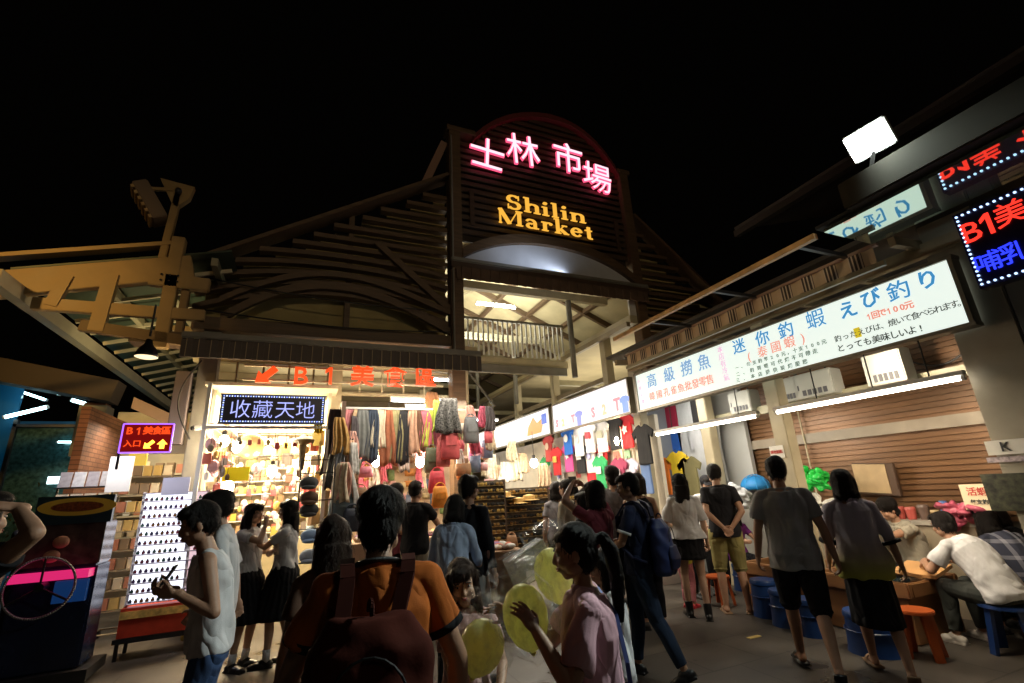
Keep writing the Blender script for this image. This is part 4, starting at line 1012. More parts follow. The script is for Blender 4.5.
# floodlight over the fascia
fl = thing('floodlight', 'blazing white floodlight mounted on the fascia above the LED sign', 'lamp', (4.1, 1.8, 4.0))
FM = Matrix.Rotation(R(-38), 3, 'Z') @ Matrix.Rotation(R(-28), 3, 'X')
fc = at(868, 141, X=4.15)
fr = (EYE-fc).normalized(); fr = (fr+Vector((-.25, .15, -.1))).normalized(); fx = Vector((0, 0, 1)).cross(fr).normalized(); fz = fr.cross(fx); FM = Matrix((fx, fr, fz)).transposed()
FM = FM @ Matrix.Rotation(R(-2), 3, 'Y')
MB().box(fc-fr*.07, (.31, .10, .25), FM).build('housing', mat('housing', (.25, .25, .24), .4, metal=.5), fl, bevel=.01)
MB().box(fc+fr*.002, (.28, .012, .22), FM).build('lens', glow('flood', (.90, 1., .93), 60), fl)
MB().bar(fc-fr*.05+Vector((.0, 0, -.12)), (fc.x+.02, fc.y+.05, 3.98), .03, .03).build('bracket', DKM, fl)

# ================================================================ TUBE LAMPS
def tubelamp(label, p0, p1, r=.022, mt=None, fit=True, group=None, width=.07, up=.045):
    p0, p1 = Vector(p0), Vector(p1); t = thing('tube_lamp', label, 'lamp', tuple((p0+p1)/2), group=group)
    MB().tube(p0, p1, r, 12).build('tube', mt or TUBE, t, smooth=.7)
    d = (p1-p0).normalized()
    if fit: MB().bar(p0+Vector((0, 0, up))-d*.03, p1+Vector((0, 0, up))+d*.03, width, .04).build('fitting', WHITEP, t)
    for p in (p0-d*.012, p1+d*.012): MB().tube(p-d*.014, p+d*.014, r*1.15, 10).build('socket', WHITEP, t)
    return t
ta = at(776, 414, X=5.32); tb = at(962, 379, X=5.32); tc_ = at(657, 436, X=5.32); td = at(757, 418.5, X=5.32)
t1 = tubelamp('near pair of warm fluorescent tubes hung below the fishing sign', (5.32, tb.y, 2.335), (5.32, ta.y-.02, 2.335), .020, TUBEW)
t2 = tubelamp('farther warm fluorescent tube hung below the sign in front of the clothes', (5.32, td.y, 2.335), (5.32, tc_.y, 2.335), .020, TUBEW)
for t_, ys in ((t1, (2.4, 2.9, 3.5)), (t2, (4.6, 5.9))):
    for y_ in ys: MB().tube((5.33, y_, 2.38), (5.34, y_, 2.78), .007, 6).build('hanger', DKM, t_)
tubelamp('cool tube lamp behind the balcony rail under the nave ceiling', (4.32, 12.0, 6.83), (5.50, 12.0, 6.83), .045, TUBE)
tubelamp('cool tube lamp above the hanging scarves', (1.35, 8.3, 3.20), (2.30, 8.3, 3.20), .022, TUBE)
tubelamp('short cool tube lamp behind the letters above the bags stall', (2.30, 9.2, 3.82), (2.75, 9.2, 3.82), .024, TUBE)
for i, (x_, y_, z_) in enumerate(((2.1, 11, 3.6), (3.9, 12.5, 3.5), (3.9, 16, 3.5))):
    tubelamp(['cool tube lamp in the aisle just past the bags stall', 'cool tube lamp halfway down the market aisle', 'cool tube lamp far down the market aisle'][i], (x_, y_, z_), (x_+1.1, y_, z_), .024, TUBE)
# bare bulbs
def bulb(label, px, py, Y, energy, size=.072, col_=(1., .84, .58)):
    c = at(px, py, Y=Y); t = thing('light_bulb', label, 'bulb', tuple(c), group=None)
    MB().ell(c, (size, size, size*1.25), n=14, m=10).build('glass', BULB, t, smooth=True)
    MB().tube(c+Vector((0, 0, size*1.1)), c+Vector((0, 0, size*1.1+.07)), size*.45, 10).build('socket', DKM, t)
    MB().tube(c+Vector((0, 0, size*1.1+.07)), c+Vector((0, 0, .6)), .005, 6).build('cord', DKM, t)
    lamp('bulb_light', 'POINT', tuple(c), energy, (1., .76, .44), size*1.2, parent=t)
    return t
for a in (('pair-end bulb glowing behind the yellow card in the trinket shop', 224, 441, 8.2, 70), ('bulb glowing right of the curved display in the trinket shop', 237, 447, 8.4, 70),
          ('bulb glowing in the middle of the trinket shop', 272, 471, 8.2, 80), ('bulb glowing low at the trinket shop counter', 228, 487, 8.0, 45),
          ('bulb hanging among the scarves', 388, 437, 8.0, 45), ('bulb left of the scarf stall sellers', 376, 461, 7.9, 55), ('bulb right of the scarf stall sellers', 420, 462, 7.9, 55),
          ('bulb over the sunglasses racks in the aisle', 534, 463, 8.4, 60), ('bulb far behind the sunglasses racks', 500, 480, 11.5, 60), ('bulb above the T-shirt stall counter', 618, 441, 8.0, 45)):
    bulb(*a[:4], a[4]*2.7)

# ================================================================ LEFT: other buildings
bb = thing('glass_building', 'dark building with blue glass front and brick pillar at the far left', 'building', (-5, 12, 0))
MB().box((-3.93, 12.05, 1.85), (.34, .34, 3.7)).build('brick_pillar', BRICK, bb)
MB().box((-3.93, 12.05, 3.15), (.44, .44, 1.0)).build('pillar_cap', GREYP, bb, bevel=.01)
MB().bar((-9.5, 11.6, 5.05), (-3.5, 11.6, 3.85), .5, .42).build('roof_beam', mat('roofbeam', (.07, .05, .035), .7, n=.2, ns=2), bb)
GLS = mat('teal_glass', (.05, .13, .13), .12, n=.6, ns=14, metal=.2)
MB().box((-4.75, 12.6, 2.15), (1.1, .06, 2.3)).build('window_pane', GLS, bb)
MB().box((-5.9, 12.7, 2.6), (1.0, .06, 3.2)).build('window_pane', mat('blue_glass', (.02, .10, .2), .15, em=(.0, .12, .25), es=.10), bb)  # this pane glows by itself, standing in for the lit room behind
MB().box((-6.0, 14.5, 1.9), (5, .1, 3.6)).build('inner_wall', mat('inner_blue', (.04, .12, .19), .6), bb)
for x in (-4.18, -5.32): MB().box((x, 12.55, 2.0), (.06, .10, 2.9)).build('mullion', DKM, bb)
MB().box((-4.75, 12.55, 3.33), (1.2, .10, .06)).build('transom', DKM, bb)
def bl(p, q, Y, label, r=.035): tubelamp(label, at(*p, Y=Y), at(*q, Y=Y), r, glow('tube_cyan', (.55, .92, 1.), 9), fit=False)
bl((17, 380), (60, 393), 12.3, 'longest cyan tube lamp in the blue building at the far left', .05)
bl((5, 417), (47, 407), 12.4, 'slanting cyan tube lamp low in the blue building'); bl((13, 389), (46, 400), 13, 'thin cyan tube lamp behind the longest one', .025); bl((72, 400), (86, 404), 12.3, 'short cyan tube lamp next to the brick pillar')
bl((58, 442), (77, 442), 12.4, 'small cyan tube lamp seen through the teal glass', .02)
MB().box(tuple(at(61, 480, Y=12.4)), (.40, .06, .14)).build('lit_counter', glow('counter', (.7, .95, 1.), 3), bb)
# sloping fascia of the next stall and its wall
st2 = thing('neighbour_stall', 'small stall with sloping pale fascia and lit shelves left of the grey pillar', 'stall', (-2.3, 10, 0))
MB().prism([(0, 0), (1, 0), (1, 1), (0, 1)], at(134, 397, Y=9.6), at(202, 428, Y=9.6)-at(134, 397, Y=9.6), at(131, 408, Y=9.6)-at(134, 397, Y=9.6), .10).build('fascia', mat('fascia_pink', (.62, .46, .36), .6, n=.1, ns=3), st2)
MB().box((-2.3, 11.2, 1.7), (2.0, .1, 3.4)).build('back_wall', mat('cream_wall', (.50, .44, .30), .8, n=.2, ns=3), st2)
MB().box((-3.2, 10.3, 1.6), (.12, 1.8, 3.2)).build('side_wall', BRICK, st2)
for z_ in (1.15, 1.5, 1.85, 2.2): MB().box((-2.25, 10.9, z_), (1.7, .4, .03)).build('shelf', CREAM, st2)
poster = solo('poster', MB().box(tuple(at(172, 442, Y=9.4)), (.62, .02, .38)), PAPER, 'white poster with faint pictures behind the light box display', 'poster')
solo('poster', MB().box(tuple(at(120, 474, Y=7.4)), (.24, .02, .42)), PAPER, 'blank white board on top of the card rack', 'poster')
solo('poster', MB().box(tuple(at(176, 486, Y=7.7)), (.30, .015, .22)), mat('paper_blue', (.55, .56, .72), .6), 'pale blue notice card above the light box display', 'poster')
solo('poster', MB().box(tuple(at(138, 458, Y=7.9)), (.20, .02, .20)), mat('yellow_card', (.75, .50, .03), .6), 'yellow card beside the small red LED sign', 'poster')
lamp('stall_light', 'AREA', (-2.3, 10.1, 3.0), 34, (1., .88, .66), 1.4, .3, rot=(0, 0, 0))
# vending shelves goods in the neighbour stall
bxm = [mat('pack_%d' % i, c, .6) for i, c in enumerate(((.62, .52, .34), (.45, .18, .10), (.6, .6, .55), (.22, .15, .08), (.55, .38, .12), (.2, .25, .4), (.5, .2, .28)))]
protos = [[MB().box((0, 0, h_/2), (w_, .10, h_)).build('package', bxm[i], bevel=.004), []] for i, (w_, h_) in enumerate(((.10, .22), (.14, .16), (.09, .25), (.12, .19)))]
for pr, _ in protos: centre_origin(pr); tag(pr, 'small upright goods package on the lit shelves behind the light box display', 'package', 'packages on the shelves of the stall beside the grey pillar')
for z_ in (1.165, 1.515, 1.865, 2.215):
    x = -3.0
    while x < -1.5:
        pr, fg = random.choice(protos); o = place(pr, fg, (x, 10.8+random.uniform(-.06, .06), z_+.002), R(random.uniform(-8, 8))); x += random.uniform(.15, .21)

# ================================================================ LIGHT-BOX DISPLAY (left)
lbx = thing('display_case', 'tilted white light box with rows of tiny bottles above a red skirt', 'display', (-1.6, 7.9, 0))
LP = mat('lightbox_face', (.5, .5, .5), .4, em=(.86, .88, 1.), es=1.6)
p00, p10, p01, p11 = at(130, 604, Y=7.5), at(197, 606, Y=7.5), at(149, 500, Y=7.9), at(205, 500, Y=7.9)
p00 = Vector((-1.77, 7.45, .56)); p10 = Vector((-1.07, 7.45, .56)); zt = 1.80; p01 = Vector((-1.86, 7.80, zt)); p11 = Vector((-1.16, 7.80, zt))
U = p10-p00; V = p01-p00
MB().prism([(0, 0), (.76, 0), (.76, 1), (0, 1)], p00, U, V, -.06).build('light_panel', LP, lbx)
MB().prism([(.80, 0), (1, 0), (1, 1), (.80, 1)], p00, U, V, -.06).build('light_panel', mat('lightbox_face2', (.5, .4, .4), .4, em=(1., .72, .78), es=.75), lbx)
NR = 12
for i in range(NR+1):
    c0 = p00+V*(i/NR); MB().bar(c0-U*.01+Vector((0, -.035, 0)), c0+U*1.01+Vector((0, -.035, 0)), .07, .012).build('shelf', mat('acrylic', (.55, .5, .6), .2), lbx)
for a in (-.01, .78, 1.01): MB().bar(p00+U*a-V*.02, p01+U*a+V*.01, .03, .05).build('side_frame', WHITEP, lbx)
MB().box((-1.42, 7.50, .38), (.74, .34, .30)).build('skirt_box', mat('red_skirt', (.55, .05, .02), .5, n=.3, ns=6), lbx)
MB().box((-1.42, 7.325, .46), (.74, .012, .08)).build('skirt_band', mat('gold_band', (.8, .52, .15), .5, n=.5, ns=14), lbx)
MB().box((-1.42, 7.55, .20), (.80, .46, .05)).build('base', DKM, lbx)
for dx in (-.36, .36):
    for dy in (-.18, .18): MB().tube((-1.42+dx, 7.55+dy, .0), (-1.42+dx, 7.55+dy, .2), .02).build('leg', DKM, lbx)
btm = [mat('polish_%d' % i, c, .25) for i, c in enumerate(((.05, .05, .12), (.20, .03, .06), (.05, .12, .10), (.22, .10, .03), (.10, .05, .16)))]
bps = []
for i, m_ in enumerate(btm):
    o = thing('polish_bottle', 'tiny dark polish bottle standing on the tilted light box shelves', 'bottle', (0, 0, 0), group='tiny bottles on the light box display')
    MB().box((0, 0, .020), (.044, .028, .040)).build('glass', m_, o, local=True, bevel=.006); MB().tube((0, 0, .040), (0, 0, .058), .012, 8).build('cap', BLK, o, local=True); bps.append((o, []))
for r_ in range(NR):
    for c_ in range(10):
        if c_ == 8 and r_ % 2: continue
        a = .05+c_*.078 if c_ < 9 else .89
        p = p00+U*a+V*(r_/NR); pr, fg = random.choice(bps); place(pr, fg, (p.x, p.y-.045, p.z+.008), scale=.78)

# racks with cards left of it
def wirerack(label, x, y, w, h, n, tilt=0, base=True, fmat=DKM):
    t = thing('display_rack', label, 'rack', (x, y, 0), R(tilt))
    for dx in (-w/2, w/2): MB().tube((dx, 0, .12), (dx, 0, h), .012, 8).build('upright', fmat, t, local=True)
    for i in range(n): MB().box((0, -.06, .35+(h-.4)*i/(n-1)), (w, .12, .012)).build('shelf', fmat, t, local=True)
    if base:
        for dy in (-.2, .2): MB().tube((-w/2, dy, .10), (w/2, dy, .10), .012, 8).build('base_bar', fmat, t, local=True)
        for dx in (-w/2, w/2):
            MB().tube((dx, -.22, .10), (dx, .22, .10), .012, 8).build('base_bar', fmat, t, local=True)
            for dy in (-.2, .2): MB().tube((dx-.012, dy, .045), (dx+.012, dy, .045), .045, 12).build('caster', BLK, t, local=True)
    return t
wirerack('tall black wire rack of white cards beside the tilted light box', -2.45, 7.7, .55, 1.95, 7, 0)
cds = []
for i, c_ in enumerate(((.62, .60, .58), (.40, .36, .36), (.55, .45, .30))):
    o = solo('greeting_card', MB().box((0, 0, .09), (.115, .012, .18)), mat('card_%d' % i, c_, .6, n=.25, ns=20), 'pale card standing in the tall wire rack at the left', 'card', 'cards in the tall wire rack'); cds.append((o, []))
for i in range(7):
    for j in range(4):
        pr, fg = random.choice(cds); place(pr, fg, (-2.45-.2+j*.135, 7.62, .36+1.55*i/6), R(random.uniform(-5, 5)), rx=R(-10))
wirerack('second wire rack of small brown boxes behind the white card rack', -2.05, 8.6, .6, 2.1, 8, 0, fmat=STEELT)
pb = [(centre_origin(MB().box((0, 0, .07), (.10, .06, .14)).build('box', bxm[i], bevel=.003)), []) for i in (0, 1, 3, 4)]
for pr, _ in pb: tag(pr, 'small box standing in the second wire rack behind the cards', 'box', 'boxes in the second wire rack')
for i in range(8):
    for j in range(5):
        pr, fg = random.choice(pb); place(pr, fg, (-2.05-.24+j*.12, 8.54, .365+1.70*i/7))

# toy capsule machine with steering wheel
gm = thing('toy_machine', 'dark toy machine with round wheel and pink lit panel at the far left', 'machine', (-2.22, 6.6, 0))
gx, gy = -2.22, 6.55
MB().box((gx, gy+.30, .62), (.66, .40, .95)).build('cabinet', mat('cab_blue', (.008, .016, .045), .25, n=.3, ns=4), gm, bevel=.02)
MB().box((gx, gy+.30, 1.30), (.66, .36, .42)).build('glass_case', mat('case_glass', (.10, .08, .06), .08, n=.5, ns=9, spec=.8), gm, bevel=.01)
MB().box((gx, gy+.035, 1.02), (.62, .16, .075)).build('light_strip', glow('pink_strip', (1., .03, .22), .7), gm)
MB().box((gx+.16, gy+.075, .86), (.26, .06, .20)).build('blue_panel', glow('blue_panel', (.02, .12, .45), .18), gm)
MB().box((gx+.05, gy+.12, 1.64), (.64, .06, .28)).build('header', mat('header', (.03, .06, .07), .3), gm)
MB().prism([(.33*math.cos(a), .09*math.sin(a)) for a in np.linspace(0, 2*PI, 28)[:-1]], (gx+.07, gy+.085, 1.67), (1, 0, 0), (0, 0, 1), -.006).build('oval_badge', mat('badge', (.65, .42, .05), .4, em=(.9, .5, .05), es=.02), gm)
MB().prism([(.22*math.cos(a), .05*math.sin(a)) for a in np.linspace(0, 2*PI, 24)[:-1]], (gx+.07, gy+.078, 1.67), (1, 0, 0), (0, 0, 1), -.004).build('badge_centre', mat('badge_red', (.30, .08, .02), .5, n=.6, ns=40), gm)
MB().ring((gx-.05, gy-.05, .93), .27, .012, 'y', 90, 8).build('wheel_rim', mat('chrome', (.35, .35, .35), .35, metal=.8), gm, smooth=True)
for a in (90, 210, 330): MB().tube((gx-.05, gy-.05, .93), (gx-.05+.27*math.cos(R(a)), gy-.05, .93+.27*math.sin(R(a))), .010).build('spoke', DKM, gm)
MB().tube((gx-.05, gy-.07, .93), (gx-.05, gy+.06, .93), .04, 14).build('hub', DKM, gm)
for z_ in (1.2, 1.33): MB().ell((gx+random.uniform(-.2, .2), gy+.05, z_), (.07, .03, .06)).build('toy', mat('toy_%d' % int(z_*100), (.45, .2, .12), .5), gm, smooth=True)
MB().box((gx, gy+.28, .10), (.86, .54, .10)).build('base', DKM, gm)

# shrubs by the dark building
lf = MB()
for i in range(900):
    c = Vector((-5.2+random.gauss(0, .5), 10.6+random.gauss(0, .3), 1.25+random.gauss(0, .33))); rr = Euler((random.uniform(0, 6), random.uniform(0, 6), random.uniform(0, 6))).to_matrix()
    lf.add([c+rr @ Vector(p) for p in ((-.05, 0, 0), (0, -.022, 0), (.05, 0, .01), (0, .022, 0))], [(0, 1, 2, 3)])
sh_ = thing('shrub', 'dark leafy shrub below the teal window at the far left', 'shrub', (-5.2, 10.6, 0))
lf.build('crown', mat('leaf_dark', (.05, .08, .03), .6), sh_); MB().tube((-5.2, 10.6, 0), (-5.2, 10.6, 1.0), .05, 8, .03).build('trunk', WOOD, sh_)
MB().lathe((-5.2, 10.6, 0), [(.22, 0), (.3, .35), (.28, .36), (.26, .3), (0.001, .3)], 20).build('pot', BRICK, sh_)
# security camera
sc_ = thing('security_camera', 'white security camera on the grey pillar beside the LED sign', 'camera', (-1.45, 8.3, 2.8))
c = at(205, 428, Y=8.2); MB().bar(c+Vector((-.14, -.1, -.02)), c+Vector((.12, .05, .05)), .075, .075).build('housing', WHITEP, sc_, bevel=.015)
MB().tube(c+Vector((-.15, -.11, -.02)), c+Vector((-.12, -.09, -.015)), .03).build('lens', BLK, sc_); MB().tube(c+Vector((.02, .03, -.03)), c+Vector((.06, .3, -.14)), .015).build('bracket', WHITEP, sc_)

# ================================================================ TRINKET SHOP
ts = thing('trinket_shop', 'brightly lit open trinket shop under the four character LED sign', 'shop', (-.6, 9, 0))
WALLW = mat('shop_wall', (.66, .60, .47), .7, n=.12, ns=5)
MB().box((-.55, 10.2, 1.7), (1.9, .08, 3.4)).build('back_wall', WALLW, ts); MB().box((-1.36, 9.4, 1.7), (.06, 1.7, 3.4)).build('side_wall', WALLW, ts); MB().box((.34, 9.35, 1.7), (.06, 1.5, 3.4)).build('side_wall', WALLW, ts)
MB().box((-.5, 9.2, 3.38), (1.9, 2.0, .05)).build('ceiling', WALLW, ts)
MB().box((-1.28, 7.62, 1.75), (.05, .05, 3.0)).build('front_post', WHITEP, ts); MB().box((.30, 7.62, 1.3), (.05, .05, 2.6)).build('front_post', WHITEP, ts)
MB().bar((-1.3, 7.6, 2.63), (.3, 7.6, 2.63), .05, .04).build('front_rail', WHITEP, ts)
MB().box((-.95, 8.35, .42), (.62, .9, .84)).build('counter', mat('counter_y', (.50, .36, .06), .6, n=.2, ns=4), ts, bevel=.01)
MB().box((-.2, 9.75, .5), (1.0, .7, 1.0)).build('counter', CREAM, ts, bevel=.01)
for i in range(9): MB().box((-.5, 10.02-.0, 1.1+i*.22), (1.6, .22, .015)).build('shelf', WHITEP, ts)
for i in range(8): MB().box((-1.22, 9.3, 1.1+i*.24), (.20, 1.5, .015)).build('shelf', WHITEP, ts)
MB().box((-.02, 9.93, 2.35), (.50, .03, .75)).build('picture_panel', mat('pale_panel', (.75, .72, .66), .6), ts)
tc2 = [mat('trinket_%d' % i, c, .45) for i, c in enumerate(((.6, .5, .35), (.5, .12, .10), (.7, .68, .6), (.12, .10, .10), (.60, .35, .45), (.55, .45, .10), (.25, .35, .45), (.35, .22, .12)))]
tp = []
for i, m_ in enumerate(tc2):
    o = MB().box((0, 0, .05), (.07, .03, .10)) if i % 2 else MB().ell((0, 0, .045), (.038, .03, .045), n=10, m=6)
    q = centre_origin(o.build('trinket', m_)); tag(q, 'small trinket packed on the bright shelves of the trinket shop', 'trinket', 'trinkets on the shelves of the trinket shop'); tp.append((q, []))
for i in range(9):
    x = -1.25
    while x < .25:
        pr, fg = random.choice(tp); place(pr, fg, (x, 9.95, 1.112+i*.22), R(random.uniform(-20, 20)), scale=random.uniform(.9, 1.5)); x += random.uniform(.085, .13)
for i in range(8):
    y = 8.65
    while y < 9.9:
        pr, fg = random.choice(tp); place(pr, fg, (-1.17, y, 1.112+i*.24), R(random.uniform(-20, 20)), scale=random.uniform(.9, 1.5)); y += random.uniform(.12, .17)
hk = []
for i, c_ in enumerate(((.75, .72, .66), (.6, .42, .12), (.55, .10, .12), (.16, .12, .10))):
    o = thing('keychain', 'keychain hanging from the front rails of the trinket shop', 'keychain', (0, 0, 0), group='keychains hanging in the trinket shop')
    MB().tube((0, 0, 0), (0, 0, -.12), .003, 5).build('chain', DKM, o, local=True); (MB().ell((0, 0, -.155), (.028, .014, .040), n=10, m=6) if i % 2 else MB().box((0, 0, -.15), (.05, .012, .07))).build('charm', mat('charm_%d' % i, c_, .3), o, local=True); hk.append((o, []))
for z_, n_, yy in ((2.58, 13, 7.66), (2.30, 12, 8.6), (2.0, 12, 8.8), (1.72, 10, 8.9)):
    if yy > 8: MB().bar((-1.2, yy, z_+.01), (.25, yy, z_+.01), .012, .012).build('hanging_rail', DKM, ts)
    for j in range(n_): pr, fg = random.choice(hk); place(pr, fg, (-1.18+1.4*j/(n_-1), yy, z_), R(random.uniform(-60, 60)), scale=random.uniform(.9, 1.5))
for j in range(46):
    pr, fg = random.choice(tp); x_, y_ = random.choice(((random.uniform(-1.27, -1.05), random.uniform(7.7, 8.4)), (random.uniform(.02, .30), random.uniform(7.75, 8.6)), (random.uniform(-.95, .1), random.uniform(8.9, 9.6)))); place(pr, fg, (x_, y_, random.uniform(1.0, 2.45)), R(random.uniform(-40, 40)), scale=random.uniform(1.3, 2.3))
for j in range(40):
    pr, fg = random.choice(hk); x_, y_ = random.choice(((random.uniform(-1.27, -.95), random.uniform(7.7, 8.4)), (random.uniform(-.05, .30), random.uniform(7.75, 8.6)), (random.uniform(-.9, .1), random.uniform(8.2, 9.4)))); place(pr, fg, (x_, y_, random.uniform(1.5, 2.58)), R(random.uniform(-60, 60)), scale=random.uniform(1.3, 2.4))
solo('price_card', MB().box(tuple(at(236, 474, Y=7.9)), (.33, .015, .19)), mat('card_yellow', (.9, .68, .01), .6, em=(1, .8, .02), es=.25), 'bright yellow card hanging in the trinket shop', 'card')  # paper card with a faint glow put into its colour
cu = thing('curved_mirror', 'round convex mirror hanging at the left of the trinket shop', 'mirror', tuple(at(247, 450, Y=8.3)))
MB().lathe(at(250, 446, Y=8.4), [(.001, .05), (.10, .04), (.19, 0), (.20, -.02)], 24, rotm(90, 0, 0)).build('dish', mat('amber_dish', (.55, .42, .22), .3, metal=.4), cu, smooth=True)
solo('folded_umbrella', MB().lathe(tuple(at(301, 470, Y=7.6)), [(.03, 0), (.04, .1), (.05, .35), (.16, .42), (.001, .50)], 12), mat('umb', (.18, .13, .05), .6, n=.5, ns=12), 'dark conical hat on a stand at the right of the trinket shop', 'hat', smooth=.7)
# cap rack
cr = thing('cap_stand', 'tall black wire stand holding caps beside the trinket shop', 'rack', (.12, 7.0, 0))
for dx in (-.12, .30): MB().tube((.10+dx, 7.05, .05), (.10+dx, 7.05, 2.15), .012, 8).build('upright', DKM, cr)
for z_ in (.45, .85, 1.25, 1.6, 1.95, 2.12): MB().tube((-.02, 7.05, z_), (.40, 7.05, z_), .008, 6).build('wire', DKM, cr)
for dx in (-.15, .33): MB().box((.10+dx, 7.0, .04), (.06, .5, .05)).build('foot', DKM, cr)
capm = [mat('cap_%s' % n_, c, .8, n=.2, ns=8) for n_, c in (('grey', (.06, .07, .08)), ('brown', (.10, .05, .03)), ('black', (.02, .02, .025)), ('blue', (.16, .26, .45)), ('denim', (.25, .3, .4)), ('plum', (.10, .05, .08)))]
for i, (px, py, m_, n_) in enumerate(((309, 483, 0, 'grey'), (309, 498, 1, 'brown'), (309, 510, 2, 'black'), (310, 536, 3, 'light blue'), (309, 556, 4, 'denim'), (310, 578, 5, 'plum'))):
    c = at(px, py, Y=6.93); t = thing('cap', '%s cap hung on the wire stand beside the trinket shop' % n_, 'cap', tuple(c), group='caps on the wire stand')
    MB().ell(c, (.115, .07, .085), n=16, m=10).build('crown', capm[m_], t, smooth=True); MB().ell(c+Vector((0, -.055, -.055)), (.095, .045, .03), n=14, m=6).build('brim', capm[m_], t, smooth=True)

# ================================================================ SCARF AND BAG STALL
def drape(w, h, seed, fold=5, amp=.025, thick=.012):
    rnd = random.Random(seed); n, m_ = 14, 10; vs = []; fs = []
    for lay in (0, 1):
        for j in range(m_+1):
            for i in range(n+1):
                u, v = i/n-.5, j/m_; ww = w*(.55+.45*v**.6)*(1+.05*math.sin(v*7+seed))
                vs.append((u*ww+.02*math.sin(v*4+seed), amp*math.sin(u*fold*PI*2+seed+v*1.3)*(.4+v)+lay*thick, -v*h*(1+.03*math.sin(u*9+seed))))
    K = (n+1)*(m_+1)
    for j in range(m_):
        for i in range(n):
            a = j*(n+1)+i; b = a+1; c = b+n+1; d = a+n+1; fs += [(a, d, c, b), (K+a, K+b, K+c, K+d)]
    for i in range(n): fs += [(i, i+1, K+i+1, K+i), (m_*(n+1)+i, K+m_*(n+1)+i, K+m_*(n+1)+i+1, m_*(n+1)+i+1)]
    for j in range(m_): a = j*(n+1); fs += [(a, K+a, K+a+n+1, a+n+1), (a+n, a+2*n+1, K+a+2*n+1, K+a+n)]
    return MB().add(vs, fs)
sst = thing('scarf_stall', 'crowded stall of scarves and bags under the red letters', 'stall', (1.6, 8, 0))
MB().bar((.45, 7.6, 2.93), (2.9, 7.6, 2.93), .03, .03).build('hanging_rail', WHITEP, sst); MB().bar((.45, 9.0, 2.9), (2.8, 9.0, 2.9), .05, .05).build('hanging_rail', WHITEP, sst)
MB().box((1.62, 9.9, 1.6), (2.4, .08, 3.2)).build('back_wall', mat('stall_wall', (.55, .42, .30), .8, n=.25, ns=4), sst)
MB().box((1.6, 7.7, .50), (1.9, .9, 1.0)).build('counter', mat('stall_counter', (.32, .22, .14), .7, n=.2, ns=4), sst, bevel=.01)
MB().box((.50, 8.2, 1.5), (.06, 1.6, 3.0)).build('side_panel', mat('side_dark', (.16, .10, .07), .7), sst)
MB().box((2.2, 6.6, .42), (1.2, .8, .84)).build('front_table', mat('stall_counter2', (.30, .18, .10), .7, n=.2, ns=4), sst, bevel=.01)
SC = [(335, .05, 'charcoal', .95, (.05, .04, .05)), (349, .10, 'pink', .8, (.62, .25, .28)), (358, .1, 'tan', .6, (.45, .32, .2)), (364, .1, 'grey', .75, (.16, .17, .17)), (372, .1, 'dark blue', .80, (.05, .07, .11)), (380, .1, 'cream', .6, (.65, .58, .44)), (388, .1, 'rust', .85, (.35, .12, .06)), (396, .1, 'pale olive', .8, (.30, .27, .14)), (403, .1, 'black', .85, (.02, .02, .025)), (411, .1, 'peach', .7, (.6, .36, .25)), (418, .1, 'brown', .65, (.16, .08, .05)), (425, .1, 'rose', .6, (.60, .16, .22)), (432, .1, 'lime', .6, (.55, .65, .10)), (439, .1, 'maroon', .65, (.22, .05, .08)), (446, .1, 'purple grey', .7, (.2, .15, .2))]
for i, (px, _, nm, hh, c_) in enumerate(SC):
    p = at(px, 419, Y=7.6); p.z = 2.91
    o = drape(.24 if i % 3 else .30, hh, i*1.7, 3+i % 3, .018).build('scarf', mat('scarf_%d' % i, c_, .9, n=.25, ns=10), None, smooth=True); o.location = p
    tag(o, '%s scarf hanging from the rail under the red letters' % nm, 'scarf', 'scarves on the stall rail'); o.rotation_euler.z = R(random.uniform(-35, 35))
# second line of garments deeper in
for i in range(12):
    c_ = random.choice(((.6, .2, .22), (.6, .5, .35), (.1, .08, .08), (.5, .35, .12), (.3, .1, .25), (.65, .6, .5)))
    o = drape(.22, random.uniform(.5, .9), i*2.3+9, 3, .02).build('cloth', mat('cl2_%d' % i, c_, .9, n=.25, ns=9), None, smooth=True); o.location = (.7+i*.165, 8.95, 2.88)
    tag(o, 'length of cloth hanging at the back of the scarf stall', 'cloth', 'cloths at the back of the scarf stall')
def bagm(name, label, px, py, Y, w, h, c_, rz=0, group='bags hung at the scarf stall', handle=.16, zlift=None, em=None):
    p = at(px, py, Y=Y); t = thing('bag', label, 'bag', tuple(p), R(rz), group)
    m_ = mat('bag_'+name, c_, .6, n=.25, ns=12, bump=.1, bs=40)
    q = MB()
    q.loft([((0, 0, -h*.5), w*.46, .045, None), ((0, 0, -h*.42), w*.52, .075, None), ((0, 0, 0), w*.50, .07, None), ((0, 0, h*.38), w*.42, .045, None), ((0, 0, h*.5), w*.36, .02, None)], 20); q.build('body', m_, t, smooth=True, local=True)
    MB().ring((0, 0, h*.42), w*.30, .010, 'y', 14, 6, 0, PI).build('handle', m_, t, local=True, smooth=True)
    MB().box((0, -.072, h*.05), (w*.6, .02, h*.30)).build('pocket', m_, t, local=True, bevel=.008)
    return t
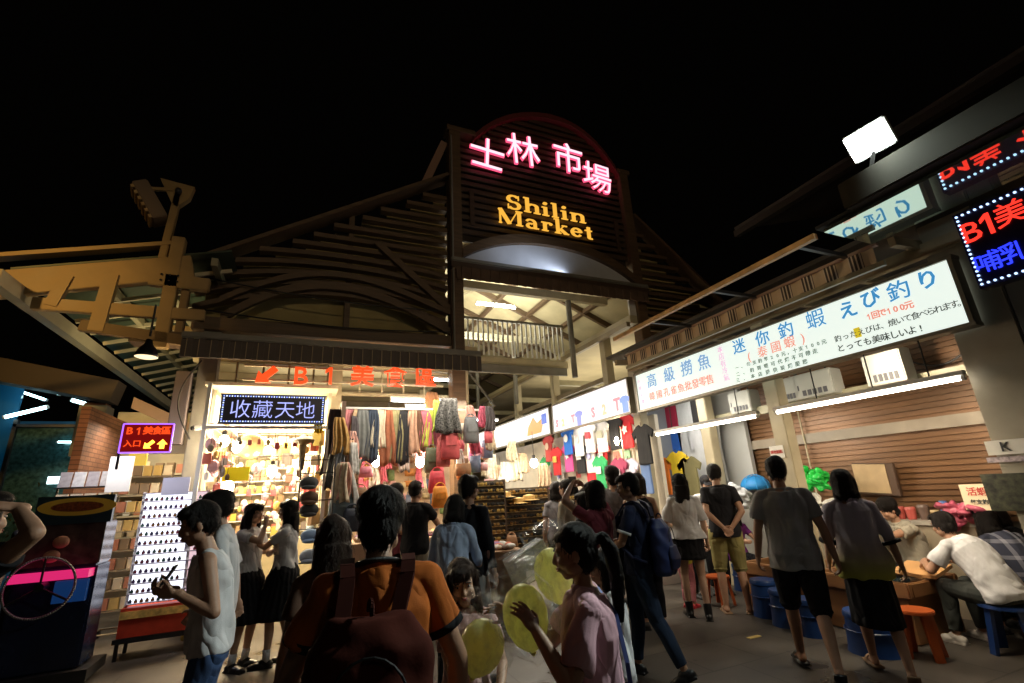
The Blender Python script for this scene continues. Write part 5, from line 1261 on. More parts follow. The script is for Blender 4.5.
for a in (('denim', 'large dusty blue handbag at the left edge of the scarf stall', 345, 505, 7.2, .42, .34, (.10, .14, .17)), ('red1', 'coral red bag below the black patterned dress', 450, 443, 7.2, .30, .50, (.62, .10, .12)), ('red2', 'second coral bag hanging just left of its twin', 443, 452, 7.3, .22, .45, (.60, .16, .16)),
          ('green', 'grey green bag beside the coral bags', 432, 460, 7.4, .24, .38, (.16, .18, .11)), ('orange', 'orange backpack standing on the front table', 440, 497, 7.0, .24, .30, (.75, .28, .03)), ('redpack', 'crimson backpack above the orange one', 437, 482, 7.2, .26, .32, (.6, .05, .08)),
          ('pinkb', 'pink pouch hanging beside the scarf stall bulb', 366, 472, 7.6, .20, .16, (.6, .2, .28)), ('black1', 'black bag low at the left side of the scarf stall', 336, 470, 7.3, .26, .46, (.03, .03, .03)), ('brown1', 'brown bag hanging beside the dusty blue handbag', 360, 497, 7.3, .22, .26, (.22, .11, .05)),
          ('grey1', 'grey striped bag at the top right of the scarf stall', 471, 430, 7.3, .26, .42, (.14, .15, .17)), ('brown2', 'small brown bag hanging in the aisle beside the signs', 483, 455, 9.0, .20, .18, (.30, .14, .07)),
          ('navyb', 'dark navy bag low behind the near man in orange', 352, 520, 7.1, .26, .30, (.03, .04, .07)), ('tanb', 'tan bag at the foot of the sunglasses rack', 512, 545, 6.6, .18, .26, (.38, .20, .10)), ('maroonb', 'dark red bag under the crimson backpack', 468, 505, 7.2, .24, .30, (.22, .04, .05))):
    bagm(*a)
def coat(label, px, py, Y, w, h, m_, rz=0, cat='dress', group=None):
    p = at(px, py, Y=Y); o = drape(w, h, px*.3, 3, .03, .05).build('dress' if cat == 'dress' else cat, m_, None, smooth=True); o.location = p; o.rotation_euler.z = R(rz); tag(o, label, cat, group); return o
coat('black and white dotted dress hanging at the stall corner', 449, 398, 7.1, .42, .55, mat('dots', (.10, .10, .10), .8, n=1.2, ns=38))
coat('lime trimmed dark dress beside the dotted one', 438, 400, 7.3, .2, .5, mat('limed', (.4, .5, .08), .8))
coat('long dark coat hanging at the left post of the scarf stall', 338, 425, 7.3, .22, .9, mat('coatd', (.05, .025, .02), .8))
coat('slanted pink and cream shawl left of the scarves', 352, 440, 7.3, .20, .55, mat('shawl', (.62, .40, .28), .8, n=.3, ns=12), 20)
coat('tilted cream and red banner cloth above the bags', 434, 392, 8.1, .35, .42, mat('bannerc', (.40, .20, .10), .8, n=.3, ns=4), 15, 'banner')
coat('yellow cloth strip hanging on the cream column', 321, 405, 7.6, .12, .42, mat('yel', (.8, .55, .03), .8), 0, 'cloth')
# pouches and toys crowding the back wall and sides of the stall
PCH = []
for i, c_ in enumerate(((.62, .12, .16), (.55, .30, .32), (.12, .10, .10), (.60, .48, .28), (.15, .20, .34), (.55, .22, .05), (.40, .10, .30), (.62, .58, .5), (.18, .28, .12), (.30, .16, .08))):
    o = thing('pouch', 'small zipped pouch hanging on the wall of the scarf stall', 'pouch', (0, 0, 0), group='pouches crowding the walls of the scarf stall')
    w_, h_ = (.15, .12) if i % 2 else (.11, .17); m_ = mat('pouch_%d' % i, c_, .6, n=.35, ns=22)
    MB().loft([((0, 0, -h_), w_*.45, .018, None), ((0, 0, -h_*.6), w_*.5, .035, None), ((0, 0, -h_*.1), w_*.46, .016, None)], 14).build('body', m_, o, smooth=True, local=True); MB().tube((0, 0, -h_*.12), (0, 0, .03), .006, 6).build('strap', m_, o, local=True); PCH.append((o, []))
for r_ in range(6):
    for j in range(13):
        pr, fg = random.choice(PCH); place(pr, fg, (.62+j*.168+random.uniform(-.03, .03), 9.80, 1.42+r_*.235+random.uniform(-.03, .03)), R(random.uniform(-15, 15)), scale=random.uniform(.9, 1.35))
for j in range(22):
    pr, fg = random.choice(PCH); place(pr, fg, (.455+random.uniform(-.02, .03), 7.45+random.uniform(-.1, .7), 1.2+j*.075), R(random.uniform(50, 130)), scale=random.uniform(1.1, 1.9))
for j in range(26):
    pr, fg = random.choice(PCH); place(pr, fg, (2.55+random.uniform(-.25, .3), 7.3+random.uniform(-.3, .5), 1.15+(j % 13)*.13), R(random.uniform(-50, 50)), scale=random.uniform(1.1, 2.0))
GRM = []
for i, c_ in enumerate(((.55, .12, .2), (.08, .07, .08), (.6, .52, .4), (.62, .35, .3), (.22, .25, .3), (.5, .3, .1), (.35, .08, .10), (.6, .6, .6))):
    o = drape(.20, .42, i*2.9+3, 3, .02).build('garment', mat('grm_%d' % i, c_, .9, n=.4, ns=16), None, smooth=True); tag(o, 'small garment hung among the pouches of the scarf stall', 'garment', 'garments hung among the pouches'); GRM.append((o, []))
for j in range(34):
    pr, fg = random.choice(GRM); s_ = random.uniform(.8, 1.3); x_, y_, z_ = random.choice(((random.uniform(.45, .75), random.uniform(7.1, 7.4), random.uniform(1.7, 2.9)), (random.uniform(2.3, 2.85), random.uniform(7.1, 7.6), random.uniform(1.6, 3.1)), (random.uniform(.8, 2.6), 9.3, random.uniform(2.0, 2.9)))); place(pr, fg, (x_, y_, z_), R(random.uniform(-60, 60)), scale=s_)
# goods on the front table and counters
gp = []
for i, c_ in enumerate(((.55, .45, .35), (.5, .15, .1), (.6, .6, .6), (.15, .1, .08), (.5, .3, .08), (.35, .2, .4))):
    q = centre_origin(MB().ell((0, 0, .035), (.07, .05, .035), n=12, m=6).build('folded_item', mat('gp_%d' % i, c_, .8))); tag(q, 'small folded item laid out on the bag stall tables', 'goods', 'small goods laid out on the bag stall tables'); gp.append((q, []))
for i in range(110):
    pr, fg = random.choice(gp); place(pr, fg, (random.uniform(1.68, 2.72), random.uniform(6.28, 6.95), .842), R(random.uniform(0, 180)), scale=random.uniform(.7, 1.1))
for i in range(50):
    pr, fg = random.choice(gp); place(pr, fg, (random.uniform(.75, 2.45), random.uniform(7.35, 8.0), 1.002), R(random.uniform(0, 180)), scale=random.uniform(.7, 1.2))

# ================================================================ SUNGLASSES RACKS in the aisle
gl = []
for i, c_ in enumerate(((.02, .02, .02), (.25, .14, .04), (.45, .30, .08))):
    o = thing('sunglasses', 'pair of sunglasses clipped on the dark aisle racks', 'sunglasses', (0, 0, 0), group='sunglasses on the aisle racks')
    fm_ = mat('glframe_%d' % i, c_, .25); 
    for sx in (-1, 1): MB().ell((sx*.034, 0, 0), (.030, .008, .024), n=12, m=6).build('lens', fm_, o, local=True)
    MB().box((0, .002, .010), (.03, .008, .006)).build('bridge', fm_, o, local=True)
    gl.append((o, []))
def grack(label, x, y, w, z0, z1, rows, cols, rz=0):
    t = thing('display_rack', label, 'rack', (x, y, 0), R(rz))
    MB().box((0, .05, (z0+z1)/2), (w, .03, z1-z0)).build('back_board', mat('rack_board', (.10, .075, .05), .6, n=.3, ns=6), t, local=True)
    for dx in (-w/2-.015, w/2+.015): MB().box((dx, .03, z1/2+.01), (.03, .08, z1)).build('upright', WOOD, t, local=True)
    for dx in (-w/2, w/2): MB().box((dx, .03, .04), (.06, .42, .05)).build('foot', DKM, t, local=True)
    for i in range(rows):
        z_ = z0+.05+(z1-z0-.1)*i/(rows-1); MB().box((0, .01, z_-.028), (w, .05, .010)).build('shelf', mat('rack_gold', (.5, .36, .15), .4), t, local=True)
        for j in range(cols):
            pr, fg = random.choices(gl, (5, 2, 2))[0]; M3 = Matrix.Rotation(R(rz), 3, 'Z'); p = Vector((x, y, 0))+M3 @ Vector((-w/2+.07+(w-.14)*j/(cols-1), -.02, z_)); place(pr, fg, p, R(rz+random.uniform(-6, 6)))
grack('sunglasses rack at the left of the aisle beside the man in black', 2.50, 6.9, .62, .50, 1.75, 13, 7, 0)
grack('wide sunglasses rack in the middle of the aisle', 3.30, 7.2, .76, .40, 1.62, 13, 8, -6)
grack('third sunglasses rack near the T-shirt stall', 4.12, 7.7, .70, .35, 1.58, 11, 7, -14)
# straw hats, amber goods above the racks
hm = mat('straw', (.62, .40, .14), .8, n=.3, ns=20)
for i, (px, py, lab) in enumerate(((505, 497, 'straw hat on top of the left sunglasses rack'), (519, 503, 'wide straw hat beside the aisle bulb'), (529, 500, 'small straw hat over the middle sunglasses rack'))):
    c = at(px, py, Y=7.1); t = thing('straw_hat', lab, 'hat', tuple(c), group='straw hats above the sunglasses'); MB().lathe(c, [(.17, 0), (.10, .01), (.09, .07), (.001, .09)], 20).build('hat', hm, t, smooth=.7); MB().lathe(c+Vector((0, 0, .012)), [(.094, 0), (.092, .02)], 20).build('band', BLK, t)
for i, (px, py) in enumerate(((488, 470), (497, 474), (505, 466), (515, 470), (523, 462), (493, 458), (512, 455), (543, 472))):
    coat('pale lacy top hanging over the aisle racks', px, py-14+(i%3)*5, 9.2, .26+.05*(i%3), .40+.1*(i%2), mat('lacy%d' % (i%3), ((.50, .44, .33), (.42, .30, .20), (.55, .5, .45))[i%3], .8, n=.4, ns=18), random.uniform(-40, 40), 'top', 'pale tops over the aisle')

# ================================================================ T-SHIRTS on the right-hand wall
def tshirt(label, px, py, X_, w, c_, pr_=None, rz=0, long_=False, grp='T-shirts hung along the aisle wall', nm='T-shirt'):
    p = at(px, py, X=X_); t = thing('t_shirt' if not long_ else 'garment', label, nm if not long_ else 'garment', tuple(p), R(-90+rz), grp)
    h_ = w*(1.12 if not long_ else 1.9)
    P_ = [(-.5, .30), (-.24, .46), (-.11, .5), (-.06, .44), (.06, .44), (.11, .5), (.24, .46), (.5, .30), (.40, .12), (.29, .20), (.30, -.5), (-.30, -.5), (-.29, .20), (-.40, .12)]
    if long_: P_ = [(-.36, .34), (-.16, .46), (.16, .46), (.36, .34), (.30, .0), (.34, -.5), (-.34, -.5), (-.30, .0)]
    key = 'shirt_'+'_'.join('%.2f' % q for q in c_)
    m = MB().prism([(a*w, b*h_) for a, b in P_], (0, 0, 0), (1, 0, 0), (0, 0, 1), -.035); m.build('cloth', mat(key, c_, .85, n=.12, ns=7, bump=.5, bs=9, stretch=(1.5, 1, .5)), t, local=True, bevel=.012)
    if pr_ is not None:
        kx = 'print_'+'_'.join('%.2f' % q for q in pr_); k = random.choice(('o', 'b', 's'))
        if k == 'o': q = MB().prism([(.15*w*math.cos(a), .15*w*math.sin(a)) for a in np.linspace(0, 2*PI, 14)[:-1]], (0, -.037, .06*w), (1, 0, 0), (0, 0, 1), -.004)
        elif k == 'b': q = MB().box((0, -.039, .06*w), (.32*w, .006, .24*w))
        else: q = MB().prism([(.17*w*(1 if i % 2 else .55)*math.cos(PI*i/5), .17*w*(1 if i % 2 else .55)*math.sin(PI*i/5)) for i in range(10)], (0, -.037, .05*w), (1, 0, 0), (0, 0, 1), -.004)
        q.build('print', mat(kx, pr_, .7), t, local=True)
    MB().tube((0, 0, h_*.46), (0, 0, h_*.46+.06), .006, 6).build('hanger', DKM, t, local=True)
W_, RD, BK, BLc, PK, GR, YL = (.72, .72, .72), (.65, .03, .04), (.015, .015, .018), (.02, .14, .55), (.72, .10, .36), (.03, .35, .12), (.85, .62, .03)
TS = [(567, 440, BLc, W_, 'royal blue shirt with pale print, first in the top row'), (578, 441, W_, (.9, .5, .5), 'white shirt with faint pink print right of the royal blue one'), (589, 437, W_, RD, 'white shirt with red shoulders in the top row'), (601, 436, W_, (.4, .4, .3), 'white shirt with grey print in the top row'), (614, 433, BK, None, 'small black top between white shirts in the top row'), (626, 431, RD, W_, 'bright red shirt at the end of the top row'), (638, 425, W_, BK, 'white top with dark print next to the stall post'),
      (556, 461, RD, (.85, .5, .1), 'red shirt with orange print, first in the second row'), (568, 457, PK, W_, 'pink shirt with white print in the second row'), (580, 458, BK, W_, 'black shirt in the second row'), (590, 457, W_, (.5, .5, .8), 'white shirt with blue grey print in the second row'), (602, 458, RD, W_, 'red shirt with white star print in the second row'), (618, 457, (.7, .62, .5), (.6, .2, .15), 'cream shirt with brown marks in the second row'), (629, 456, (.7, .62, .5), (.3, .5, .3), 'cream shirt with green marks in the second row'),
      (548, 448, (.6, .08, .08), (.8, .6, .5), 'dark red shirt half behind the aisle bulb'), (545, 470, GR, None, 'green top low beside the aisle bulb'), (600, 472, GR, W_, 'green shirt in the lowest row'), (591, 474, RD, None, 'red shirt in the lowest row'), (560, 477, W_, (.2, .2, .5), 'white shirt with navy print in the lowest row'), (546, 482, PK, None, 'pink shirt at the left of the lowest row'), (580, 476, (.9, .75, .75), (.5, .1, .1), 'blush shirt in the lowest row'), (619, 475, (.35, .05, .12), W_, 'wine coloured shirt in the lowest row'), (630, 476, (.65, .6, .75), None, 'lilac shirt in the lowest row')]
for i, (px, py, c_, pr_, lab) in enumerate(TS): tshirt(lab, px, py, 5.56+.045*(i % 7)+.0061*i, .60, c_, pr_)
tshirt('large black shirt hanging next to the stall post', 643, 444, 5.45, .62, BK)
tshirt('pair of faded blue jeans hanging under the black shirt', 645, 470, 5.5, .42, (.12, .20, .42), None, 0, True)
for a in ((665, 448, 'magenta long shirt behind the tube lamp', (.75, .04, .30), 0), (675, 446, 'bright blue long shirt behind the tube lamp', (.03, .15, .62), 0), (688, 450, 'white long shirt behind the tube lamp', (.72, .74, .76), 0), (700, 452, 'white wide dress next to the long white shirt', (.75, .77, .80), 1), (712, 447, 'off-white shirt beside the stall post', (.6, .6, .58), 0)):
    tshirt(a[2], a[0], a[1], 6.55, .62 if not a[4] else .8, a[3], None, 0, True)
for px, py, lab, c_, w in ((668, 409, 'dark red shirt above the tube lamp', (.38, .02, .06), .66), (657, 410, 'black and grey shirt above the tube lamp', (.06, .06, .07), .5), (683, 408, 'white striped shirt above the tube lamp', (.6, .62, .62), .66), (698, 406, 'black shirt above the tube lamp next to the white striped one', (.03, .03, .03), .66)):
    tshirt(lab, px, py, 6.5, w, c_)
for px, py, lab, c_ in ((678, 470, 'yellow shirt laid high on the stall front', YL), (663, 476, 'orange shirt below the magenta one', (.8, .22, .03)), (690, 476, 'olive shirt beside the yellow one', (.2, .18, .08))): tshirt(lab, px, py, 6.2, .6, c_)
MB_ = MB().box((6.95, 9.5, 1.9), (.08, 6.5, 3.8)); bw = thing('display_wall', 'pale wall behind the hanging shirts along the aisle', 'wall', (6.5, 9, 0))
MB().box((5.98, 11.2, 1.75), (.08, 8.4, 2.1)).build('panel', mat('display_panel', (.62, .56, .46), .8, n=.15, ns=3), bw); MB().box((6.9, 6.6, 1.95), (.08, 1.5, 3.9)).build('panel', mat('display_panel2', (.5, .5, .48), .8), bw); MB().box((6.45, 7.35, 1.6), (.95, .06, 3.2)).build('panel', mat('display_panel2b', (.2, .22, .25), .8), bw)
MB().box((5.7, 10.8, .45), (.5, 8.0, .9)).build('counter', mat('counter_g', (.30, .24, .2), .7, n=.2, ns=3), bw)

# white wall units behind the big sign
for i, (px, py, w, h_, X_, lab) in enumerate(((882, 367, .42, .40, 6.2, 'white wall unit with a row of black vents nearest the grey pillar'), (812, 384, .55, .34, 6.35, 'wide white wall unit in the middle of the row'), (786, 390, .36, .34, 6.35, 'narrow white wall unit joined to the wide one'), (739, 402, .42, .34, 6.4, 'white wall unit farthest along, half behind the post'))):
    c = at(px, py, X=X_); t = thing('wall_unit', lab, 'appliance', tuple(c), group='white units hung behind the sign')
    MB().box(c+Vector((.12, 0, 0)), (.24, w, h_)).build('casing', mat('unit_white', (.42, .42, .38), .4, n=.1, ns=5), t, bevel=.012)
    for k in range(5): MB().box((c.x-.004, c.y-w*.30+k*w*.135, c.z-h_*.30), (.008, w*.09, h_*.22)).build('vent', mat('vent_dark', (.08, .08, .09), .5), t)
    MB().box((c.x-.004, c.y+w*.38, c.z-.02), (.006, w*.03, h_*.2)).build('label_strip', mat('vent_dark', (.08, .08, .09)), t)
    MB().tube((c.x+.1, c.y-w*.3, c.z+h_/2), (c.x+.1, c.y-w*.3, c.z+h_/2+.3), .01).build('hanger', DKM, t)

# ================================================================ SHRIMP POOLS, TABLES, STOOLS
WPLY = mat('pool_wood', (.26, .12, .045), .5, n=.25, ns=3, stretch=(1, .2, 4))
pl = thing('shrimp_pool', 'low orange brown wooden pool full of water beside the stools', 'pool', (6.0, 3.5, 0))
MB().box((5.82, 4.12, .22), (.78, 1.90, .42)).build('base', WPLY, pl)
for x_ in (5.42, 6.22): MB().box((x_, 4.12, .47), (.07, 2.0, .14)).build('rim', WPLY, pl, bevel=.01)
for y_ in (3.16, 4.1, 5.08): MB().box((5.82, y_, .468), (.73, .07, .13)).build('divider', WPLY, pl, bevel=.01)
MB().box((5.82, 4.12, .445), (.73, 1.85, .02)).build('water', mat('pool_water', (.03, .05, .05), .05, spec=.9), pl)
tb_ = thing('wooden_tray', 'angled pale wooden box on the pool edge before the crouching man in white', 'tray', (5.25, 3.2, .55))
c = at(880, 556, Z=.62)
for k in range(2):
    MB().box((5.55+.36*k, 3.35-.1*k, .60), (.34, .40, .03), rotm(0, 14-26*k, 0)).build('board', mat('tray_wood', (.62, .34, .14), .5, n=.2, ns=4), tb_)
# counter at the rear with clutter
ct = thing('side_counter', 'long counter in front of the shutters crowded with tubs and bags', 'counter', (6.8, 3.4, 0))
MB().box((6.83, 4.35, .98), (.30, 2.7, .05)).build('top', mat('counter_top', (.4, .36, .3), .5, n=.2, ns=4), ct); MB().box((6.84, 4.35, .48), (.26, 2.6, .95)).build('front', mat('counter_front', (.32, .26, .18), .7, n=.3, ns=4), ct)
def stool(label, x, y, c_, r=.17, h=.42, rz=0, sq=False):
    t = thing('stool', label, 'stool', (x, y, 0), R(rz), 'plastic stools along the pools')
    m_ = mat('plast_'+'_'.join('%.2f' % q for q in c_), c_, .35, n=.1, ns=5)
    if sq:
        MB().loft([((0, 0, h-.03), r, r, None), ((0, 0, h), r*.97, r*.97, None)], 24).build('seat', m_, t, local=True, bevel=.006)
        for a in (45, 135, 225, 315): MB().bar((r*.72*math.cos(R(a)), r*.72*math.sin(R(a)), h-.03), (r*1.02*math.cos(R(a)), r*1.02*math.sin(R(a)), 0), .07, .03).build('leg', m_, t, local=True)
    else:
        MB().lathe((0, 0, 0), [(r*1.02, 0), (r*.98, .03), (r*.86, h-.06), (r*.92, h-.05), (r*.92, h-.02), (r*.86, h), (.001, h-.004)], 28).build('bucket', m_, t, local=True, smooth=.6)
        MB().ring((0, 0, h*.55), r*.95, .008, 'z', 28, 6).build('band', m_, t, local=True)
    return t
BLS, ORS = (.008, .038, .15), (.42, .085, .018)
stool('blue bucket stool beside the man in khaki shorts', 5.12, 4.28, BLS, .18, .36)
stool('blue bucket stool partly behind the first one', 5.26, 4.66, BLS, .17, .40)
stool('deep blue bucket stool just behind the man in grey', 5.02, 3.92, BLS, .16, .34)
stool('large blue tub left of the woman in black skirt', 4.98, 3.30, (.012, .05, .20), .22, .34)
stool('orange stool between the crouching man and the woman in black skirt', 5.18, 3.0, ORS, .15, .38, 20, True)
stool('orange stool under the khaki shorts man and the pool', 5.22, 5.35, ORS, .16, .36, 10, True)
# clutter
def blob(name, label, px, py, X_, r, m_, cat, n=7, seed=0):
    n *= 2
    rnd = random.Random(seed); c = at(px, py, X=X_); q = MB()
    for i in range(n): q.ell(c+Vector((rnd.uniform(-.4, .4)*r, rnd.uniform(-.9, .9)*r, rnd.uniform(-.4, .5)*r)), (r*.35, r*rnd.uniform(.2, .42), r*rnd.uniform(.2, .42)), n=12, m=8)
    me = fuse(q, .012, 0, .03, seed, 2.2); o = link(name, me, m_, None, True); centre_origin(o); tag(o, label, cat); return o
blob('plastic_bag', 'bright green crumpled plastic bag on the rear counter', 811, 481, 6.5, .24, mat('plastic_green', (.02, .55, .07), .3, n=.3, ns=9), 'bag', 9, 3)
blob('plastic_bag', 'pink crumpled plastic bag by the shutters at the right', 962, 516, 6.6, .20, mat('plastic_pink', (.50, .10, .16), .35, n=.25, ns=9), 'bag', 10, 5)
c = at(754, 479, X=6.75); fo = thing('dome_cover', 'blue ribbed dome cover standing by the pillar', 'cover', tuple(c))
MB().lathe((c.x, c.y, c.z-.16), [(.22, 0), (.215, .08), (.155, .17), (.001, .22)], 32).build('dome', mat('dome_blue', (.02, .22, .55), .5, n=.15, ns=3), fo, smooth=True)
for k in range(8):
    a = R(k*45); MB().path([(c.x+.225*math.cos(a)*math.cos(t), c.y+.225*math.sin(a)*math.cos(t), c.z-.16+.23*math.sin(t)) for t in np.linspace(0, PI/2, 8)], .006, 5).build('rib', mat('dome_rib', (.03, .3, .65), .5), fo)
for i, (px, py, lab, c_) in enumerate(((735, 497, 'white cloth bundle in front of the blue dome cover', (.6, .62, .66)), (828, 512, 'white cloth laid over the counter behind the walking man', (.6, .58, .52)))): blob('cloth_bundle', lab, px, py, 6.3, .24, cloth('bundle%d' % i, c_), 'cloth', 8, 11+i)
# notice boards
nb = thing('notice_board', 'tilted brown framed notice board on the shutter', 'board', tuple(at(877, 478, X=6.9)))
c = at(876, 479, X=6.88); MB().box(c, (.05, .50, .40), rotm(4, -6, 0)).build('frame', mat('nb_frame', (.10, .06, .04), .5), nb, bevel=.008); MB().box(c+Vector((-.03, .04, .01)), (.012, .40, .36), rotm(4, -6, 0)).build('sheet', mat('nb_sheet', (.50, .36, .20), .7, n=.15, ns=8), nb)
def notice(label, px, py, X_, w, h_, lines, mt=PAPER, tilt=0):
    c = at(px, py, X=X_); t = thing('notice', label, 'notice', tuple(c)); MB().box(c, (.012, w, h_), rotm(tilt, 0, 0)).build('sheet', mt, t)
    for (s_, sz, dz, m_) in lines: text_into(MB(), s_, sz, (c.x-.010, c.y, c.z+dz), (0, -math.cos(R(tilt)), -math.sin(R(tilt))), (0, 0, 1), .003, .001).build('lettering', m_, t)
INK = mat('ink', (.03, .03, .03), .6); INKR = mat('ink_red', (.5, .04, .03), .6); INKP = mat('ink_violet', (.18, .08, .3), .6)
notice('white notice with a big K on the grey pillar', 1006, 447, 5.45, .26, .12, [('K', .11, 0, INK)])
notice('narrow white strip notice under the K notice', 1010, 459, 5.44, .30, .045, [], mat('strip_print', (.5, .42, .45), .7, n=.6, ns=30))
notice('cream price notice with red heading at the right counter', 990, 497, 6.5, .46, .26, [('活蝦現釣', .09, .05, INKR), ('每支釣竿 100元', .05, -.05, INK)], mat('paper_warm', (.75, .62, .42), .7))
notice('small framed notice on the pale post', 777, 452, 5.70, .20, .16, [('請勿拍照', .045, 0, INKR)])
solo('poster', MB().box(tuple(at(1012, 492, X=5.45)), (.02, .34, .30)), mat('tank_dark', (.045, .048, .025), .5, n=.9, ns=22), 'dark green glass tank under the notices on the pillar', 'poster')  # glass tank, shaped as one flat dark box
# tubs, cups, bottles on the counter
for i in range(22):
    x_, y_ = 6.82+random.uniform(-.06, .08), 3.08+i*.118; c_ = random.choice(((.6, .6, .6), (.5, .1, .08), (.55, .4, .2), (.1, .2, .5), (.6, .15, .3), (.15, .1, .08)))
    q = MB(); r_ = random.uniform(.035, .06); h_ = random.uniform(.08, .22); q.lathe((x_, y_, 1.007), [(r_*.8, 0), (r_, h_*.8), (r_*1.05, h_*.82), (r_*.9, h_), (.001, h_)], 14)
    solo('tub', q, mat('tub_%.2f_%.2f' % c_[:2], c_, .4), 'small tub or cup standing in the row on the rear counter', 'tub', 'tubs and cups on the rear counter', smooth=.6)
# ground litter
solo('paper_scrap', MB().box(tuple(at(754, 637, Z=.004)), (.16, .05, .006)), mat('scrap', (.6, .45, .15), .7), 'yellowish paper scrap lying on the paving', 'litter')

# ================================================================ THE CROWD
cW = cloth('white', (.66, .66, .68)); cK = cloth('black', (.014, .014, .017)); cN = cloth('navy', (.018, .025, .06)); cG = cloth('grey', (.36, .36, .35)); cO = cloth('orange', (.50, .13, .02)); cP = cloth('pink', (.72, .44, .52))
cJ = cloth('jeans', (.05, .09, .20)); cJD = cloth('jeans_dark', (.025, .04, .075)); cKh = cloth('khaki', (.30, .26, .10)); cLB = cloth('pale_blue', (.36, .44, .60)); cY = cloth('yellow', (.60, .52, .06)); cPu = cloth('purple', (.18, .03, .20))
cT = cloth('taupe', (.20, .19, .21)); cS = cloth('sand', (.42, .38, .30)); cM = cloth('maroon', (.22, .05, .07)); cBr = cloth('brown', (.11, .06, .04)); cPL = cloth('pink_leggings', (.62, .22, .26))
SHB = mat('shoe_black', (.012, .012, .013), .35); SHR = mat('shoe_red', (.55, .03, .05), .4); SHW = mat('shoe_pale', (.5, .47, .42), .6); SND = mat('sandal_tan', (.25, .15, .08), .6)
def plaid():
    m = mat('cloth_plaid', (.03, .035, .06), .9); nt = m.node_tree; b = nt.nodes['Principled BSDF']; tc = nt.nodes.new('ShaderNodeTexCoord'); sep = nt.nodes.new('ShaderNodeSeparateXYZ'); nt.links.new(tc.outputs['Object'], sep.inputs[0])
    outs = []
    for ax, fq in (('X', 46), ('Z', 42)):
        q = nt.nodes.new('ShaderNodeMath'); q.operation = 'MULTIPLY'; q.inputs[1].default_value = fq; nt.links.new(sep.outputs[ax], q.inputs[0]); s_ = nt.nodes.new('ShaderNodeMath'); s_.operation = 'SINE'; nt.links.new(q.outputs[0], s_.inputs[0]); g_ = nt.nodes.new('ShaderNodeMath'); g_.operation = 'GREATER_THAN'; g_.inputs[1].default_value = .72; nt.links.new(s_.outputs[0], g_.inputs[0]); outs.append(g_)
    ad = nt.nodes.new('ShaderNodeMath'); ad.operation = 'ADD'; nt.links.new(outs[0].outputs[0], ad.inputs[0]); nt.links.new(outs[1].outputs[0], ad.inputs[1]); dv = nt.nodes.new('ShaderNodeMath'); dv.operation = 'MULTIPLY'; dv.inputs[1].default_value = .5; nt.links.new(ad.outputs[0], dv.inputs[0])
    mx = nt.nodes.new('ShaderNodeMix'); mx.data_type = 'RGBA'; mx.inputs['A'].default_value = (.022, .025, .045, 1); mx.inputs['B'].default_value = (.22, .22, .26, 1); nt.links.new(dv.outputs[0], mx.inputs['Factor']); nt.links.new(mx.outputs['Result'], b.inputs['Base Color']); return m
cPD = plaid()
def ombre():
    m = mat('cloth_ombre', (.2, .2, .2), .9); nt = m.node_tree; b = nt.nodes['Principled BSDF']; tc = nt.nodes.new('ShaderNodeTexCoord'); sep = nt.nodes.new('ShaderNodeSeparateXYZ'); nt.links.new(tc.outputs['Object'], sep.inputs[0])
    cr = nt.nodes.new('ShaderNodeValToRGB'); mr = nt.nodes.new('ShaderNodeMapRange'); mr.inputs['From Min'].default_value = .84; mr.inputs['From Max'].default_value = 1.45; nt.links.new(sep.outputs['Z'], mr.inputs['Value']); nt.links.new(mr.outputs[0], cr.inputs[0])
    cr.color_ramp.elements[0].color = (.5, .5, .10, 1); cr.color_ramp.elements[1].color = (.46, .42, .48, 1); cr.color_ramp.elements[1].position = .55; e = cr.color_ramp.elements.new(.3); e.color = (.42, .36, .28, 1); nt.links.new(cr.outputs[0], b.inputs['Base Color']); return m
cOm = ombre()

WALK = dict(footL=(-.09, .26, .09), footR=(.10, -.30, .13), fpR=32)
P = {}
P['orange'] = person('man in orange ringer shirt with dark backpack, seen from behind in front of everyone', (.255, 1.76, 0), 1.625, -8, vox=.0065, hair='shaggy', wide=1.0,
    top=dict(mat=cO, trim=cK, sleeve=.60, sfl=.022), bottom=dict(mat=cJD), pose=dict(lean2=14, hs=.93, handR=(.30, .14, .92), elbR=(1., -.6, -.1), handL=(-.24, .22, .95), elbL=(-.8, -.6, 0), hpitch=-6, hyaw=-10, **{k: v for k, v in WALK.items()}))
P['pink'] = person('short woman in pink T-shirt with black ponytail holding up the wrapped balloons', (1.05, 1.78, 0), 1.44, 60, True, vox=.006, hair='pony', wide=1.10,
    top=dict(mat=cP, sleeve=.75, sfl=.02), bottom=dict(mat=cJ), pose=dict(handL=wl((1.05, 1.78, 0), 60, 1.44, (.80, 1.72, 1.12)), elbL=(-.4, -.1, -1), palmL=(.5, .8, .2), hdirL=(.15, .55, .75), thumbL=-1, handR=wl((1.05, 1.78, 0), 60, 1.44, (.84, 2.03, 1.10)), elbR=(.4, -.2, -1), palmR=(-.7, .6, 0), hdirR=(-.2, .8, .5), curl=16, spread=1.9, hpitch=-10, hyaw=0))
P['girl'] = person('small girl with long brown hair facing us, cradling a yellow balloon', (.775, 2.48, 0), 1.25, 172, True, vox=.006, hair='long', hairmat=HAIRB, skin=SKIN2,
    top=dict(mat=cloth('stripe_pink', (.5, .32, .30))), bottom=dict(mat=cJD), pose=dict(handR=(.02, .30, 1.02), handL=(-.16, .30, 1.06), palmR=(-.4, -.2, .9), palmL=(.6, -.4, -.3), elbR=(.6, -.6, -.5), elbL=(-.6, -.6, -.5), hs=1.12, hpitch=-12, hyaw=-6, hroll=6, hairlen=.35, curl=18))
